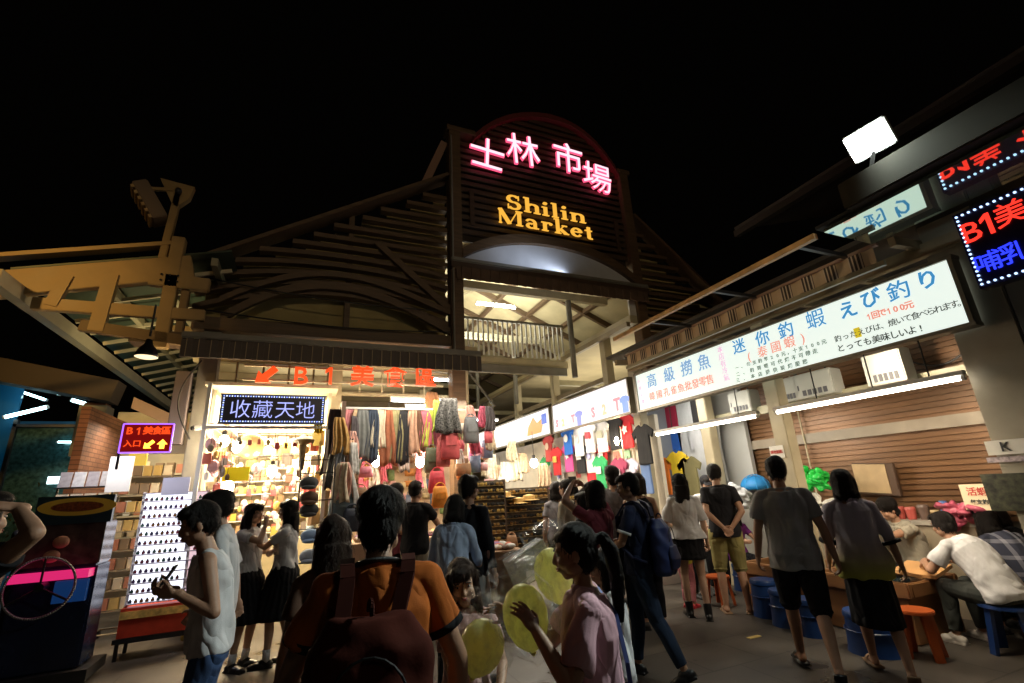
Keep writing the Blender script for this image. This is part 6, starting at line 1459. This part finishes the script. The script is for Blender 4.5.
P['kid'] = person('child in white T-shirt and denim shorts mostly hidden behind the woman in pink', (1.62, 2.5, 0), 1.22, 70, vox=.008, hair='bob', top=dict(mat=cW), bottom=dict(kind='shorts', mat=cJ, length=.8), pose=dict(handL=(-.16, .22, .95), hs=1.1))
P['tank'] = person('young man in white tank top and blue jeans looking down at his phone', (-.40, 3.40, 0), 1.62, 96, vox=.007, hair='short', wide=.88,
    top=dict(mat=cW, kind='tank', inf=.018, hem=.90, flare=.02), bottom=dict(mat=cJ), pose=dict(handL=wl((-.40, 3.40, 0), 96, 1.62, at(176, 594, Y=3.22)), handR=wl((-.40, 3.40, 0), 96, 1.62, at(172, 590, Y=3.38)), palmL=(.6, -.3, .6), palmR=(-.6, -.3, .6), hdirL=(.3, .9, .1), hdirR=(-.3, .9, .2), elbL=(-.5, -.9, -.7), lean=4, lean2=12, hpitch=-14, curl=40))
P['white14'] = person('man in white shirt and dark trousers standing just behind the tank top man', (-.51, 4.45, 0), 1.70, 92, vox=.009, hair='short', wide=.92, top=dict(mat=cW, sleeve=.9), bottom=dict(mat=cK), pose=dict(handR=(.26, -.12, .92), handL=(-.2, .1, .95), lean2=6, hpitch=-8))
school = dict(kind='skirt', mat=cK, zb=.46, np=22, flare=.12)
P['scL'] = person('schoolgirl with straight long hair lifting a hand to her mouth, left of the pair', (-.47, 6.28, 0), 1.59, -125, True, vox=.008, hair='long', skin=SKIN2, top=dict(mat=cW, hem=.98), bottom=school, shoes=dict(mat=SHB, sock=cW), pose=dict(handR=(.02, .20, 1.52), elbR=(.7, .3, -.8), palmR=(-.2, -1, 0), hdirR=(-.3, -.1, .9), handL=(-.06, .30, 1.22), palmL=(.9, 0, 0), elbL=(-.6, -.5, -.6), hairlen=.34, facedetail=True))
P['scR'] = person('schoolgirl in profile with fringe reaching out to her friend, right of the pair', (-.10, 6.20, 0), 1.60, 78, True, vox=.007, hair='long', skin=SKIN2, top=dict(mat=cW, hem=.98, sleeve=.6), bottom=school, shoes=dict(mat=SHB, sock=cW), pose=dict(handL=(.0, .42, 1.36), elbL=(-.3, -.3, -1), handR=(.06, .36, 1.20), elbR=(.5, -.3, -1), palmR=(-.7, 0, .3), footL=(-.08, .10, .085), footR=(.08, -.10, .085), hairlen=.24))
P['farL'] = person('man all in black at the left edge with one arm raised to his neck', (-1.35, 2.95, 0), 1.71, -35, vox=.008, hair='short', top=dict(mat=cK, sleeve=.5), bottom=dict(mat=cloth('dim_grey', (.12, .11, .10))), pose=dict(handR=wl((-1.35, 2.95, 0), -35, 1.71, at(18, 508, Y=2.9)), elbR=(1, -.1, .25), palmR=(-.6, -.8, 0), hdirR=(-.5, -.8, .2), lean2=6))
P['vend'] = person('vendor with white collar looking out behind the toy machine', (-2.62, 7.25, 0), 1.74, -150, vox=.010, hair='short', skin=SKIN2, top=dict(mat=cK, trim=cW), bottom=dict(mat=cK))
P['hair19'] = person('woman with loose dark brown hair hidden behind the man in orange', (.17, 2.75, 0), 1.50, 10, True, vox=.009, hair='long', hairmat=HAIRB, top=dict(mat=cBr), bottom=dict(mat=cK))
P['s20'] = person('shopper with shaggy hair farther left at the scarf stall', (1.22, 6.95, 0), 1.74, 20, vox=.011, hair='shaggy', top=dict(mat=cM), bottom=dict(mat=cK))
P['s21'] = person('bare necked shopper in black T-shirt reaching over the bag table', (1.40, 6.55, 0), 1.76, -35, vox=.010, hair='short', top=dict(mat=cK), bottom=dict(mat=cS), pose=dict(handR=(.28, .36, 1.06), handL=(-.2, .3, 1.05)))
P['dark22'] = person('tall man in long sleeved black top looking into the aisle', (1.50, 4.60, 0), 1.74, -55, vox=.009, hair='short', top=dict(mat=cK, sleeve=1.85), bottom=dict(mat=cG), pose=dict(handL=(-.2, .15, .95)))
P['blue23'] = person('shorter person in pale blue shirt leaning beside the tall man in black', (1.27, 4.40, 0), 1.57, -35, True, vox=.010, hair='bob', top=dict(mat=cLB, sleeve=1.8, inf=.03, flare=.05), bottom=dict(mat=cK), pose=dict(lean2=10, hpitch=-14, handR=(.2, .3, 1.0)))
q = at(566, 481, Y=5.9)
P['w8'] = person('woman in cream top with hair tied back, near the pink shirts', (q.x, q.y, 0), q.z, 25, True, vox=.011, hair='pony', top=dict(mat=cS, sleeve=1.3), bottom=dict(mat=cK))
q = at(556, 487, Y=6.5)
P['w8b'] = person('shopper in grey beside the woman in cream top', (q.x, q.y, 0), 1.66, -20, True, vox=.012, hair='bob', top=dict(mat=cT), bottom=dict(mat=cK))
q = at(583, 494, Y=4.7)
P['lh'] = person('woman with long black hair hanging down her dark top in mid crowd', (q.x, q.y, 0), q.z, 30, True, vox=.010, hair='long', top=dict(mat=cK), bottom=dict(mat=cK), pose=dict(hairlen=.5))
q = at(611, 467, Y=5.5)
P['p9'] = person('tall curly haired man standing back of the raised arms', (q.x, q.y, 0), 1.80, -20, vox=.011, hair='shaggy', top=dict(mat=cT), bottom=dict(mat=cK))
q = at(636, 475, Y=5.0)
P['p9b'] = person('woman with wavy dark hair and bare shoulders right of the navy man', (q.x, q.y, 0), 1.70, -30, True, vox=.011, hair='bob', hairmat=HAIRB, top=dict(mat=cK, kind='tank', inf=.02), bottom=dict(mat=cK))
P['arms'] = person('woman in wine red top raising both arms to take a picture', (2.66, 4.15, 0), 1.62, 12, True, vox=.009, hair='bob', top=dict(mat=cloth('wine', (.24, .05, .07)), sleeve=.5), bottom=dict(mat=cJD), pose=dict(handL=(-.10, .26, 1.74), handR=(.08, .26, 1.74), elbL=(-.9, .5, .2), elbR=(.9, .5, .2), palmL=(1, 0, 0), palmR=(-1, 0, 0), curl=45))
P['navy'] = person('man in navy T-shirt and jeans stepping with his face turned left', (2.88, 3.86, 0), 1.67, 36, vox=.008, hair='short', top=dict(mat=cN, sleeve=.7, trim=cW), bottom=dict(mat=cJD), shoes=dict(mat=SHB), pose=dict(footR=(.08, .16, .085), footL=(-.08, -.30, .12), fpL=25, handL=(-.14, .30, 1.08), handR=(.10, .30, 1.12), hyaw=18, hpitch=-8))
P['wbl'] = person('slim woman in loose white top, black skirt and ankle boots with very long hair', (4.53, 5.03, 0), 1.66, -34, True, vox=.008, hair='long', skin=SKIN2, top=dict(mat=cW, inf=.034, flare=.05, hem=.93, sleeve=.9, sfl=.04), bottom=dict(kind='skirt', mat=cK, zb=.68, zt=1.05, flare=.05, pleat=.004), shoes=dict(kind='boot', mat=SHB), pose=dict(hairlen=.52, handL=(-.16, .25, 1.1), footL=(-.10, .10, .085), footR=(.10, -.08, .085), hatmat=cK))
P['vend24'] = person('stall keeper in white patterned shirt and black cap bending over the pools', (5.75, 5.85, 0), 1.66, 145, vox=.010, hair='short', top=dict(mat=mat('white_dots', (.6, .6, .6), .8, n=.7, ns=18)), bottom=dict(mat=cK), pose=dict(hatmat=cK, lean=8, lean2=22, handR=(.15, .45, 1.0), handL=(-.15, .45, 1.0), hpitch=-10))
P['kid24'] = person('child in white shirt between the boots and the khaki shorts', (5.32, 5.85, 0), 1.22, 190, vox=.010, hair='short', skin=SKIN2, top=dict(mat=cW), bottom=dict(mat=cK), pose=dict(hs=1.12, handR=(.1, .3, 1.0), handL=(-.1, .3, 1.0)))
P['kid24b'] = person('small child in yellow shirt, pink leggings and red shoes at the pool corner', (4.82, 5.50, 0), 1.08, -70, True, vox=.010, hair='bob', top=dict(mat=cY), bottom=dict(kind='leggings', mat=cPL, inf=.008), shoes=dict(mat=SHR), pose=dict(hs=1.15, lean2=14, handR=(.1, .3, 1.0), handL=(-.1, .3, 1.0)))
P['khaki'] = person('man in black T-shirt and khaki shorts with his hands clasped behind him', (5.08, 4.95, 0), 1.77, -40, vox=.007, hair='short', top=dict(mat=cK, sleeve=.62, sfl=.022), bottom=dict(kind='shorts', mat=cKh, length=1.06, inf=.022), shoes=dict(kind='flip', mat=SND), pose=dict(handR=(.07, -.185, .99), handL=(-.03, -.20, 1.0), elbR=(1, -.35, 0), elbL=(-1, -.35, 0), palmR=(0, -1, 0), palmL=(0, -1, 0), hpitch=-14, footL=(-.13, 0, .085), footR=(.13, 0, .085)))
P['pur'] = person('seated girl in purple shirt seen between the two standing men', (6.15, 5.75, 0), 1.50, 165, True, vox=.011, hair='long', top=dict(mat=cPu), bottom=dict(mat=cK), pose=dict(hip=.55, py=-.1, footL=(-.12, .38, .085), footR=(.12, .38, .085), handL=(-.14, .36, .82), handR=(.14, .36, .82), lean2=14))
P['grey'] = person('tall man in grey T-shirt and black shorts walking away from us', (4.05, 3.20, 0), 1.745, -44, vox=.0065, hair='short', wide=1.03, top=dict(mat=cG, sleeve=.66, sfl=.024, inf=.026, flare=.03, hem=.80), bottom=dict(kind='shorts', mat=cK, length=1.03, inf=.024), shoes=dict(kind='flip', mat=SHB), pose=dict(footL=(-.08, .24, .085), footR=(.10, -.26, .14), fpR=38, handL=(-.30, .10, .84), handR=(.32, -.04, .84), elbL=(-.7, -1, 0), elbR=(.7, -1, 0), hpitch=-3))
P['wr'] = person('woman with black bob and yellowish grey top walking away in black skirt', (4.46, 2.88, 0), 1.60, -46, True, vox=.0065, hair='bob', wide=1.04, top=dict(mat=cOm, trim=cK, sleeve=1.15, inf=.038, sfl=.03, flare=.03, hem=.79), bottom=dict(kind='skirt', mat=cK, zb=.40, zt=1.0, flare=.03, pleat=.006, np=14), shoes=dict(kind='flip', mat=SND), pose=dict(footL=(-.06, .24, .085), footR=(.08, -.30, .15), fpR=42, handR=(.30, .0, .86), handL=(-.26, .18, .86), hpitch=-8))
P['eat'] = person('seated man in beige T-shirt lifting both hands to his mouth beyond the pools', (6.45, 3.62, 0), 1.70, 62, vox=.008, hair='shaggy', top=dict(mat=cS, inf=.026), bottom=dict(mat=cK), pose=dict(hip=.52, py=-.10, footL=(-.14, .30, .085), footR=(.14, .30, .085), handR=(.05, .26, 1.10), handL=(-.05, .26, 1.08), elbR=(.8, .1, -.8), elbL=(-.8, .1, -.8), lean=6, lean2=22, hpitch=-10, curl=60, palmR=(-1, -.3, 0), palmL=(1, -.3, 0)))
P['wht'] = person('man in white T-shirt hunched on a blue stool over the pool', (5.86, 2.66, 0), 1.70, -14, vox=.0065, hair='short', wide=1.05, top=dict(mat=cW, inf=.026, hem=.86, sleeve=.7, sfl=.024), bottom=dict(mat=cloth('dark_olive', (.05, .055, .05))), shoes=dict(mat=SHW), pose=dict(hip=.50, py=-.06, footL=(-.16, .36, .085), footR=(.16, .36, .085), lean=24, lean2=46, hpitch=4, handR=(.12, .52, .72), handL=(-.14, .50, .70), elbL=(-.7, -.1, -.7), elbR=(.7, -.1, -.7), palmL=(.6, 0, -.5), palmR=(-.6, 0, -.5)))
P['plaid'] = person('person in dark plaid shirt sitting right of the hunched man', (6.46, 2.66, 0), 1.62, -24, vox=.009, hair='bob', top=dict(mat=cPD, sleeve=1.4, inf=.03), bottom=dict(mat=cK), pose=dict(hip=.52, py=-.06, footL=(-.14, .32, .085), footR=(.14, .32, .085), lean=20, lean2=40, hpitch=8, handR=(.14, .42, .76), handL=(-.14, .42, .76)))
P['p29'] = person('dark haired person in black sitting at the right edge beyond the plaid shirt', (6.85, 2.72, 0), 1.62, 0, True, vox=.011, hair='bob', top=dict(mat=cK), bottom=dict(mat=cK), pose=dict(hip=.52, py=-.06, footL=(-.12, .28, .085), footR=(.12, .28, .085), lean=18, lean2=30, handR=(.14, .34, .82), handL=(-.14, .34, .82)))
stool('square blue stool under the crouching man in white', 5.85, 2.62, (.01, .035, .14), .20, .40, 12, True); stool('dark red stool at the right edge under the plaid shirt', 6.44, 2.62, (.22, .04, .02), .20, .42, 12, True)
stool('small blue stool under the girl in purple', 6.18, 5.82, BLS, .15, .36); stool('low blue stool under the man in beige', 6.50, 3.60, BLS, .15, .38); stool('blue stool under the person in black at the right edge', 6.90, 2.70, BLS, .15, .38)
# distant shoppers
far = [(3.75, 6.9, 1.63, 'shopper in pale grey shirt before the widest sunglasses rack', cloth('pgrey', (.45, .45, .46)), 'short'), (4.35, 6.2, 1.58, 'young shopper in pale pink shirt near the raised arms', cloth('ppink', (.6, .42, .42)), 'long'), (3.2, 5.2, 1.56, 'shopper in dark checked top behind the man in navy', cPD, 'pony'), (3.95, 5.4, 1.70, 'man in dark green shirt in the thick of the crowd', cloth('dgreen', (.04, .08, .05)), 'short'), (3.1, 9.0, 1.66, 'far shopper in grey walking up the aisle', cT, 'short'), (2.5, 10.5, 1.62, 'far shopper in white deep in the aisle', cW, 'bob'), (3.6, 12.5, 1.7, 'farthest shopper in black in the aisle', cK, 'short'), (4.7, 7.5, 1.6, 'shopper in dark red looking at the T-shirts', cM, 'bob'), (5.0, 6.6, 1.62, 'shopper in sand coloured top by the post of jeans', cS, 'pony')]
for x, y, h_, lab, m_, hr in far: person(lab, (x, y, 0), h_, random.uniform(-40, 40), hr != 'short', vox=.014, hair=hr, top=dict(mat=m_), bottom=dict(mat=cK), pose=dict(facedetail=False))

# ================================================================ THINGS CARRIED
def backpack(label, man, w, h, d, m_, m2, drop=.0, z=1.16):
    W = P[man]['W']; f = P[man]['face']; S = P[man]['S']; M3 = Matrix.Rotation(f, 3, 'Z'); c = W(P[man]['sp'](z, drop, -.135-d*.55)[0]); t = thing('backpack', label, 'backpack', tuple(c))
    q = MB(); q.loft([(c+M3 @ Vector((0, 0, -h/2)), w*.44, d*.40, M3), (c+M3 @ Vector((0, 0, -h*.42)), w*.50, d*.52, M3), (c, w*.52, d*.55, M3), (c+M3 @ Vector((0, .01, h*.35)), w*.46, d*.46, M3), (c+M3 @ Vector((0, .02, h*.5)), w*.30, d*.22, M3)], 28); b_ = link('body', fuse(q, .010, 3, .006, 3), m_, t, True)
    q = MB(); q.loft([(c+M3 @ Vector((0, -d*.45, -h*.40)), w*.34, d*.22, M3), (c+M3 @ Vector((0, -d*.50, -h*.2)), w*.38, d*.26, M3), (c+M3 @ Vector((0, -d*.45, h*.02)), w*.32, d*.18, M3)], 24); link('pocket', fuse(q, .009, 2, .003, 4), m2, t, True)
    MB().path([c+M3 @ Vector((w*.30*math.cos(a), -d*.50, h*.04+h*.30*math.sin(a))) for a in np.linspace(.2, PI-.2, 12)], .004, 6).build('zip', DKM, t)
    MB().ring(c+Vector((0, 0, h*.52)), .035, .007, 'x', 12, 6, 0, PI).build('loop', m2, t)
    sp_f = P[man]['sp']
    def V_(x, y, z): return W(sp_f(z, x, y)[0])
    for sx in (-1, 1):
        pts = [W((sx*.085+drop, -.15, 1.36)), V_(sx*.10, -.128, 1.42), V_(sx*.105, -.095, 1.462), V_(sx*.108, -.03, 1.492), V_(sx*.11, .06, 1.462), V_(sx*.12, .135, 1.36), W((sx*.15, .12, 1.12)), W((sx*.18, .0, 1.02)), W((sx*.16, -.12, .98))]
        q = MB()
        for a, b in zip(pts, pts[1:]): q.bar(a, b, .045, .014)
        q.build('strap', m2, t)
    return t
BPK = mat('pack_brown', (.075, .018, .012), .9, spec=.1, n=.3, ns=5, bump=.05, bs=60); BPK2 = mat('pack_brown2', (.05, .012, .008), .9, spec=.1, n=.2, ns=8)
backpack('dark maroon backpack worn by the man in orange', 'orange', .37, .47, .18, BPK, BPK2, -.02, 1.08)
backpack('navy blue backpack worn by the man in the navy T-shirt', 'navy', .32, .46, .18, mat('pack_navy', (.02, .035, .13), .6, n=.2, ns=8), mat('pack_navy2', (.015, .02, .07), .6), 0, 1.08)
# camera strap round the near man's neck
W = P['orange']['W']; W0 = W; SPF = P['orange']['sp']; W = lambda p: W0(SPF(p[2], p[0], p[1])[0]); stp = thing('camera_strap', 'black camera strap lying round the neck of the man in orange', 'strap', tuple(W((0, 0, 1.4))))
MB().path([W((.085*math.cos(a), .005+.078*math.sin(a), 1.470-.010*math.sin(a))) for a in np.linspace(-PI*1.15, PI*.15, 80)], .009, 10).build('strap', BLK, stp, smooth=True)
# balloons in clear bags
BAL = mat('balloon_skin', (.90, .88, .44), .22, n=.08, ns=3, spec=.6); 
b = BAL.node_tree.nodes['Principled BSDF']; b.inputs['Transmission Weight'].default_value = .0; b.inputs['Subsurface Weight'].default_value = .7; b.inputs['Subsurface Radius'].default_value = (.15, .15, .06); b.inputs['Subsurface Scale'].default_value = 1.
nt = BAL.node_tree; tr_ = nt.nodes.new('ShaderNodeBsdfTranslucent'); tr_.inputs['Color'].default_value = (.95, .92, .42, 1); mxs = nt.nodes.new('ShaderNodeMixShader'); mxs.inputs[0].default_value = .55; out_ = nt.nodes['Material Output']; nt.links.new(b.outputs[0], mxs.inputs[1]); nt.links.new(tr_.outputs[0], mxs.inputs[2]); nt.links.new(mxs.outputs[0], out_.inputs['Surface']); b.inputs['Subsurface Weight'].default_value = 0
CLR = D.materials.new('clear_film'); CLR.use_nodes = True; MATS['clear_film'] = CLR
nt = CLR.node_tree; b = nt.nodes['Principled BSDF']; b.inputs['Base Color'].default_value = (.85, .87, .9, 1); b.inputs['Roughness'].default_value = .12; b.inputs['Alpha'].default_value = .16; b.inputs['Specular IOR Level'].default_value = 1.
t_ = nt.nodes.new('ShaderNodeTexNoise'); t_.inputs['Scale'].default_value = 9; t_.inputs['Detail'].default_value = 4; bp = nt.nodes.new('ShaderNodeBump'); bp.inputs['Strength'].default_value = 1.; bp.inputs['Distance'].default_value = .06; nt.links.new(t_.outputs['Fac'], bp.inputs['Height']); nt.links.new(bp.outputs[0], b.inputs['Normal'])
mr = nt.nodes.new('ShaderNodeMapRange'); mr.inputs['From Min'].default_value = .42; mr.inputs['From Max'].default_value = .68; mr.inputs['To Min'].default_value = .02; mr.inputs['To Max'].default_value = .24; nt.links.new(t_.outputs['Fac'], mr.inputs['Value']); nt.links.new(mr.outputs[0], b.inputs['Alpha'])
def balloon(label, c, r, rot, wrap):
    c = Vector(c); t = thing('balloon', label, 'balloon', tuple(c)); M3 = rotm(*rot)
    MB().lathe(c, [(.001, -r[2]*1.06), (.012, -r[2]*1.02), (r[0]*.35, -r[2]*.90), (r[0]*.72, -r[2]*.62), (r[0]*.94, -r[2]*.25), (r[0], r[2]*.12), (r[0]*.92, r[2]*.48), (r[0]*.66, r[2]*.80), (r[0]*.34, r[2]*.96), (.001, r[2])], 32, M3).build('skin', BAL, t, smooth=True)
    MB().lathe(c+M3 @ Vector((0, 0, -r[2]*1.08)), [(.004, .02), (.012, 0), (.002, -.012)], 12, M3).build('knot', BAL, t)
    if wrap:
        w_ = thing('plastic_bag', 'clear crinkled film bag wrapped round the '+label, 'bag', tuple(c)); q = MB()
        q.lathe(c, [(.001, -r[2]*1.25), (r[0]*.6, -r[2]*1.15), (r[0]*1.3, -r[2]*.6), (r[0]*1.45, 0), (r[0]*1.35, r[2]*.7), (r[0]*.95, r[2]*1.25), (r[0]*1.3, r[2]*1.75)], 28, M3)
        me = q.mesh('bag'); n = len(me.vertices); a = np.empty(n*3, 'f'); me.vertices.foreach_get('co', a); a = a.reshape(-1, 3); a += .010*np.sin(a[:, [1, 2, 0]]*70)+.006*np.sin(a[:, [2, 0, 1]]*130); me.vertices.foreach_set('co', a.ravel()); link('film', me, CLR, w_, True)
balloon('balloon held up by the woman in pink', at(526, 618, Y=1.90), (.088, .088, .125), (8, -14, 0), True)
balloon('second balloon nearer her face', at(554, 576, Y=2.08), (.085, .085, .120), (5, -16, 0), True)
balloon('balloon cradled by the small girl', at(481, 648, Y=2.16), (.095, .095, .110), (10, 18, 0), True)
pbx = thing('clear_box', 'clear plastic box with grey edges behind the held up balloons', 'box', tuple(at(528, 562, Y=2.15)))
c = at(529, 563, Y=2.18); bm_ = MB().box(c, (.20, .07, .13), rotm(0, -24, 0)); bm_.build('shell', mat('frosted', (.6, .62, .62), .25, alpha=.35), pbx)
for s1 in (-1, 1):
    for s2_ in (-1, 1): MB().bar(c+rotm(0, -24, 0) @ Vector((-.1, s1*.035, s2_*.065)), c+rotm(0, -24, 0) @ Vector((.1, s1*.035, s2_*.065)), .004, .004).build('edge', mat('box_edge', (.5, .5, .5), .3), pbx)
c = at(614, 574, Y=3.0); lm = thing('shopping_bag', 'neon lime bag hanging between the woman in pink and the navy man', 'bag', tuple(c)); MB().box(c, (.075, .05, .20)).build('body', mat('lime', (.35, .85, .02), .5), lm, bevel=.01); MB().ring(c+Vector((0, 0, .10)), .03, .004, 'y', 10, 5, 0, PI).build('handle', mat('lime', (.35, .85, .02)), lm)
W = P['pink']['W']; sb = thing('shoulder_strap', 'thin blue shoulder strap down the back of the woman in pink', 'strap', tuple(W((0, 0, 1.2)))); q = MB(); pts = [W((.07, .06, 1.47)), W((.02, -.06, 1.48)), W((-.04, -.13, 1.38)), W((-.09, -.155, 1.2)), W((-.14, -.16, 1.02)), W((-.17, -.12, .92))]
for a, b_ in zip(pts, pts[1:]): q.bar(a, b_, .016, .006)
q.build('webbing', mat('strap_blue', (.08, .12, .4), .6), sb)
# cup and phone
W = P['scL']['W']; c = W((-.02, .36, 1.24)); cup = thing('drink_cup', 'plastic cup of milk tea with straw held by the left schoolgirl', 'cup', tuple(c)); MB().lathe(c-Vector((0, 0, .06)), [(.030, 0), (.044, .12), (.046, .125), (.001, .13)], 20).build('cup', mat('milk_tea', (.55, .42, .30), .3), cup, smooth=.7); MB().tube(c+Vector((0, 0, .06)), c+Vector((.01, .01, .13)), .004, 6).build('straw', SHR, cup)
W = P['tank']['W']; c = at(167, 578, Y=3.3); ph = thing('phone', 'phone held in front of the man in the tank top', 'phone', tuple(c)); MB().box(c, (.01, .075, .14), rotm(0, 30, 0)).build('case', BLK, ph, bevel=.003)
W = P['arms']['W']; c = W((0, .34, 1.80)); ph2 = thing('phone', 'phone raised by the woman in wine red', 'phone', tuple(c)); MB().box(c, (.14, .01, .075), rotm(0, 0, 28)).build('case', BLK, ph2, bevel=.003)
# ================================================================ LIGHT
w = D.worlds.new('World'); scn.world = w; w.use_nodes = True
nt = w.node_tree; bg = nt.nodes['Background']; sky = nt.nodes.new('ShaderNodeTexSky'); sky.sky_type = 'NISHITA'; sky.sun_disc = False; sky.sun_elevation = R(-12); sky.sun_rotation = R(200)
ad = nt.nodes.new('ShaderNodeMix'); ad.data_type = 'RGBA'; ad.blend_type = 'ADD'; ad.inputs['Factor'].default_value = 1; nt.links.new(sky.outputs[0], ad.inputs['A']); ad.inputs['B'].default_value = (.006, .005, .004, 1); nt.links.new(ad.outputs['Result'], bg.inputs['Color']); bg.inputs['Strength'].default_value = .10
def area(name, loc, e, c_, sx, sy, to, spread=None):
    o = lamp(name, 'AREA', loc, e, c_, sx, sy); o.rotation_euler = (Vector(to)-Vector(loc)).to_track_quat('-Z', 'Y').to_euler()
    if spread: o.data.spread = R(spread)
    return o
# fluorescent tubes over the pools and the sign's own light
area('tube_light', (5.30, 3.0, 2.30), 50, (1., .84, .62), .05, 1.8, (6.9, 3.1, .9))
area('tube_light', (5.30, 5.5, 2.30), 28, (1., .90, .74), .05, 1.5, (6.6, 5.5, .8))
area('aisle_light', (5.22, 8.9, 2.74), 38, (1., .93, .80), .12, 3.6, (5.75, 8.9, 1.6))
area('aisle_light', (3.9, 9.6, 3.4), 40, (1., .90, .74), 1.2, .4, (3.9, 9.6, 0))
area('aisle_light', (3.4, 8.0, 3.3), 120, (1., .90, .74), 2.0, .3, (3.4, 7.5, 0))
area('aisle_light', (3.6, 14, 3.6), 260, (1., .90, .72), 2.5, 5., (3.6, 14, 0))
area('shop_light', (-.5, 9.1, 3.3), 420, (1., .80, .50), 1.5, 1.2, (-.5, 9.2, 0))
area('stall_tube_light', (1.8, 8.4, 3.15), 190, (1., .84, .60), 1.2, .2, (1.8, 8.4, 0))
area('stall_front_fill', (1.6, 6.9, 3.3), 38, (1., .88, .70), 1.6, .2, (1.6, 7.8, 1.5))  # added fill, no fixture: lights the scarves from the front
area('rack_fill', (3.2, 6.3, 2.9), 26, (1., .86, .62), 1.6, .2, (3.3, 7.3, 1.0))  # added fill, no fixture: brightens the fronts of the sunglasses racks
area('rack_fill', (-2.1, 6.9, 2.5), 14, (.95, .92, 1.), .8, .2, (-2.2, 7.8, 1.0))  # added fill, no fixture: brightens the cards in the left racks
area('clothes_light', (6.0, 6.2, 3.0), 14, (1., .95, .9), .3, .9, (6.7, 6.4, 1.8))
area('nave_light', (4.9, 12.0, 6.75), 170, (.90, 1., .92), 1.2, .15, (4.9, 13, 9))
area('nave_light', (4.9, 14.0, 5.6), 230, (1., .95, .78), 3, 5, (4.9, 14, 9))
area('hall_light', (.5, 11.5, 3.9), 26, (1., .88, .66), 3, 2, (.5, 11.5, 6))
area('hall_light', (8.6, 12, 3.6), 110, (1., .90, .70), 2, 5, (8.6, 12, 6))
area('assumed_crescent_lamp', (4.7, 8.20, 6.22), 8, (.75, .85, 1.), 2.6, .05, (4.6, 8.42, 6.7))  # assumed lamp, no fixture: brightens the pale crescent panel
area('canopy_lamp', (-2.4, 9.5, 3.6), 22, (1., .80, .42), .4, .4, (-2.6, 11, 5.5))
area('blue_room_light', (-5.2, 12.9, 3.4), 30, (.35, .85, 1.), 1.6, .4, (-5.2, 13.5, 1))
o = lamp('flood_light', 'SPOT', tuple(fc+fr*.06), 520, (.88, 1., .92), .12); o.rotation_euler = Vector((-.55, -.35, -.55)).to_track_quat('-Z', 'Y').to_euler(); o.data.spot_size = R(130); o.data.spot_blend = .5
# added lights, no lamp seen: assumed sodium spots out of view, then a fill
o = lamp('added_unseen_light', 'SPOT', (-7, -1.5, 6.5), 2300, (1., .56, .14), .25); o.rotation_euler = (Vector((-4.3, 7.8, 4.4))-Vector((-7, -1.5, 6.5))).to_track_quat('-Z', 'Y').to_euler(); o.data.spot_size = R(30); o.data.spot_blend = .9  # assumed sodium source, unseen: added to light the left canopy orange
o = lamp('added_unseen_light', 'SPOT', (1, -7, 7.5), 560, (1., .74, .42), .3); o.rotation_euler = (Vector((2.5, 8.5, 7.0))-Vector((1, -7, 7.5))).to_track_quat('-Z', 'Y').to_euler(); o.data.spot_size = R(52); o.data.spot_blend = .4  # added spot, no lamp seen: lights the upper facade, cone clears the crowd
o = lamp('added_unseen_light', 'SPOT', (-2.5, -1, 7), 300, (1., .66, .30), .25); o.rotation_euler = (Vector((4.4, 4.6, 3.75))-Vector((-2.5, -1, 7))).to_track_quat('-Z', 'Y').to_euler(); o.data.spot_size = R(34); o.data.spot_blend = .6  # added spot, source only assumed: brightens the soffit edge and valance
o = lamp('added_unseen_light', 'POINT', (3, -7, 7), 62, (1., .80, .60), .3)  # warm point fill added to brighten the near crowd, no lamp of its own
area('pendant_light', (-1.77, 6.5, 3.28), 5, (1., .8, .5), .2, .2, (-1.77, 6.5, 0))

# ================================================================ CAMERA
cam = D.cameras.new('camera'); co = D.objects.new('camera', cam); col.objects.link(co); scn.camera = co
cam.sensor_width = 36; cam.lens = 36*F/1024; cam.clip_end = 500; cam.clip_start = .05
cam.shift_y = 0
M4 = RW.to_4x4(); M4.translation = EYE; co.matrix_world = M4
scn.render.resolution_x = 1024; scn.render.resolution_y = 683
vs = scn.view_settings; vs.view_transform = 'Standard'; vs.look = 'None'; vs.exposure = 0; vs.gamma = 1
scn.cycles.use_denoising = True; scn.cycles.max_bounces = 6; scn.cycles.diffuse_bounces = 3; scn.cycles.glossy_bounces = 3; scn.cycles.transparent_max_bounces = 12
scn.cycles.sample_clamp_indirect = 4; scn.cycles.use_light_tree = True; scn.cycles.caustics_reflective = False; scn.cycles.caustics_refractive = False
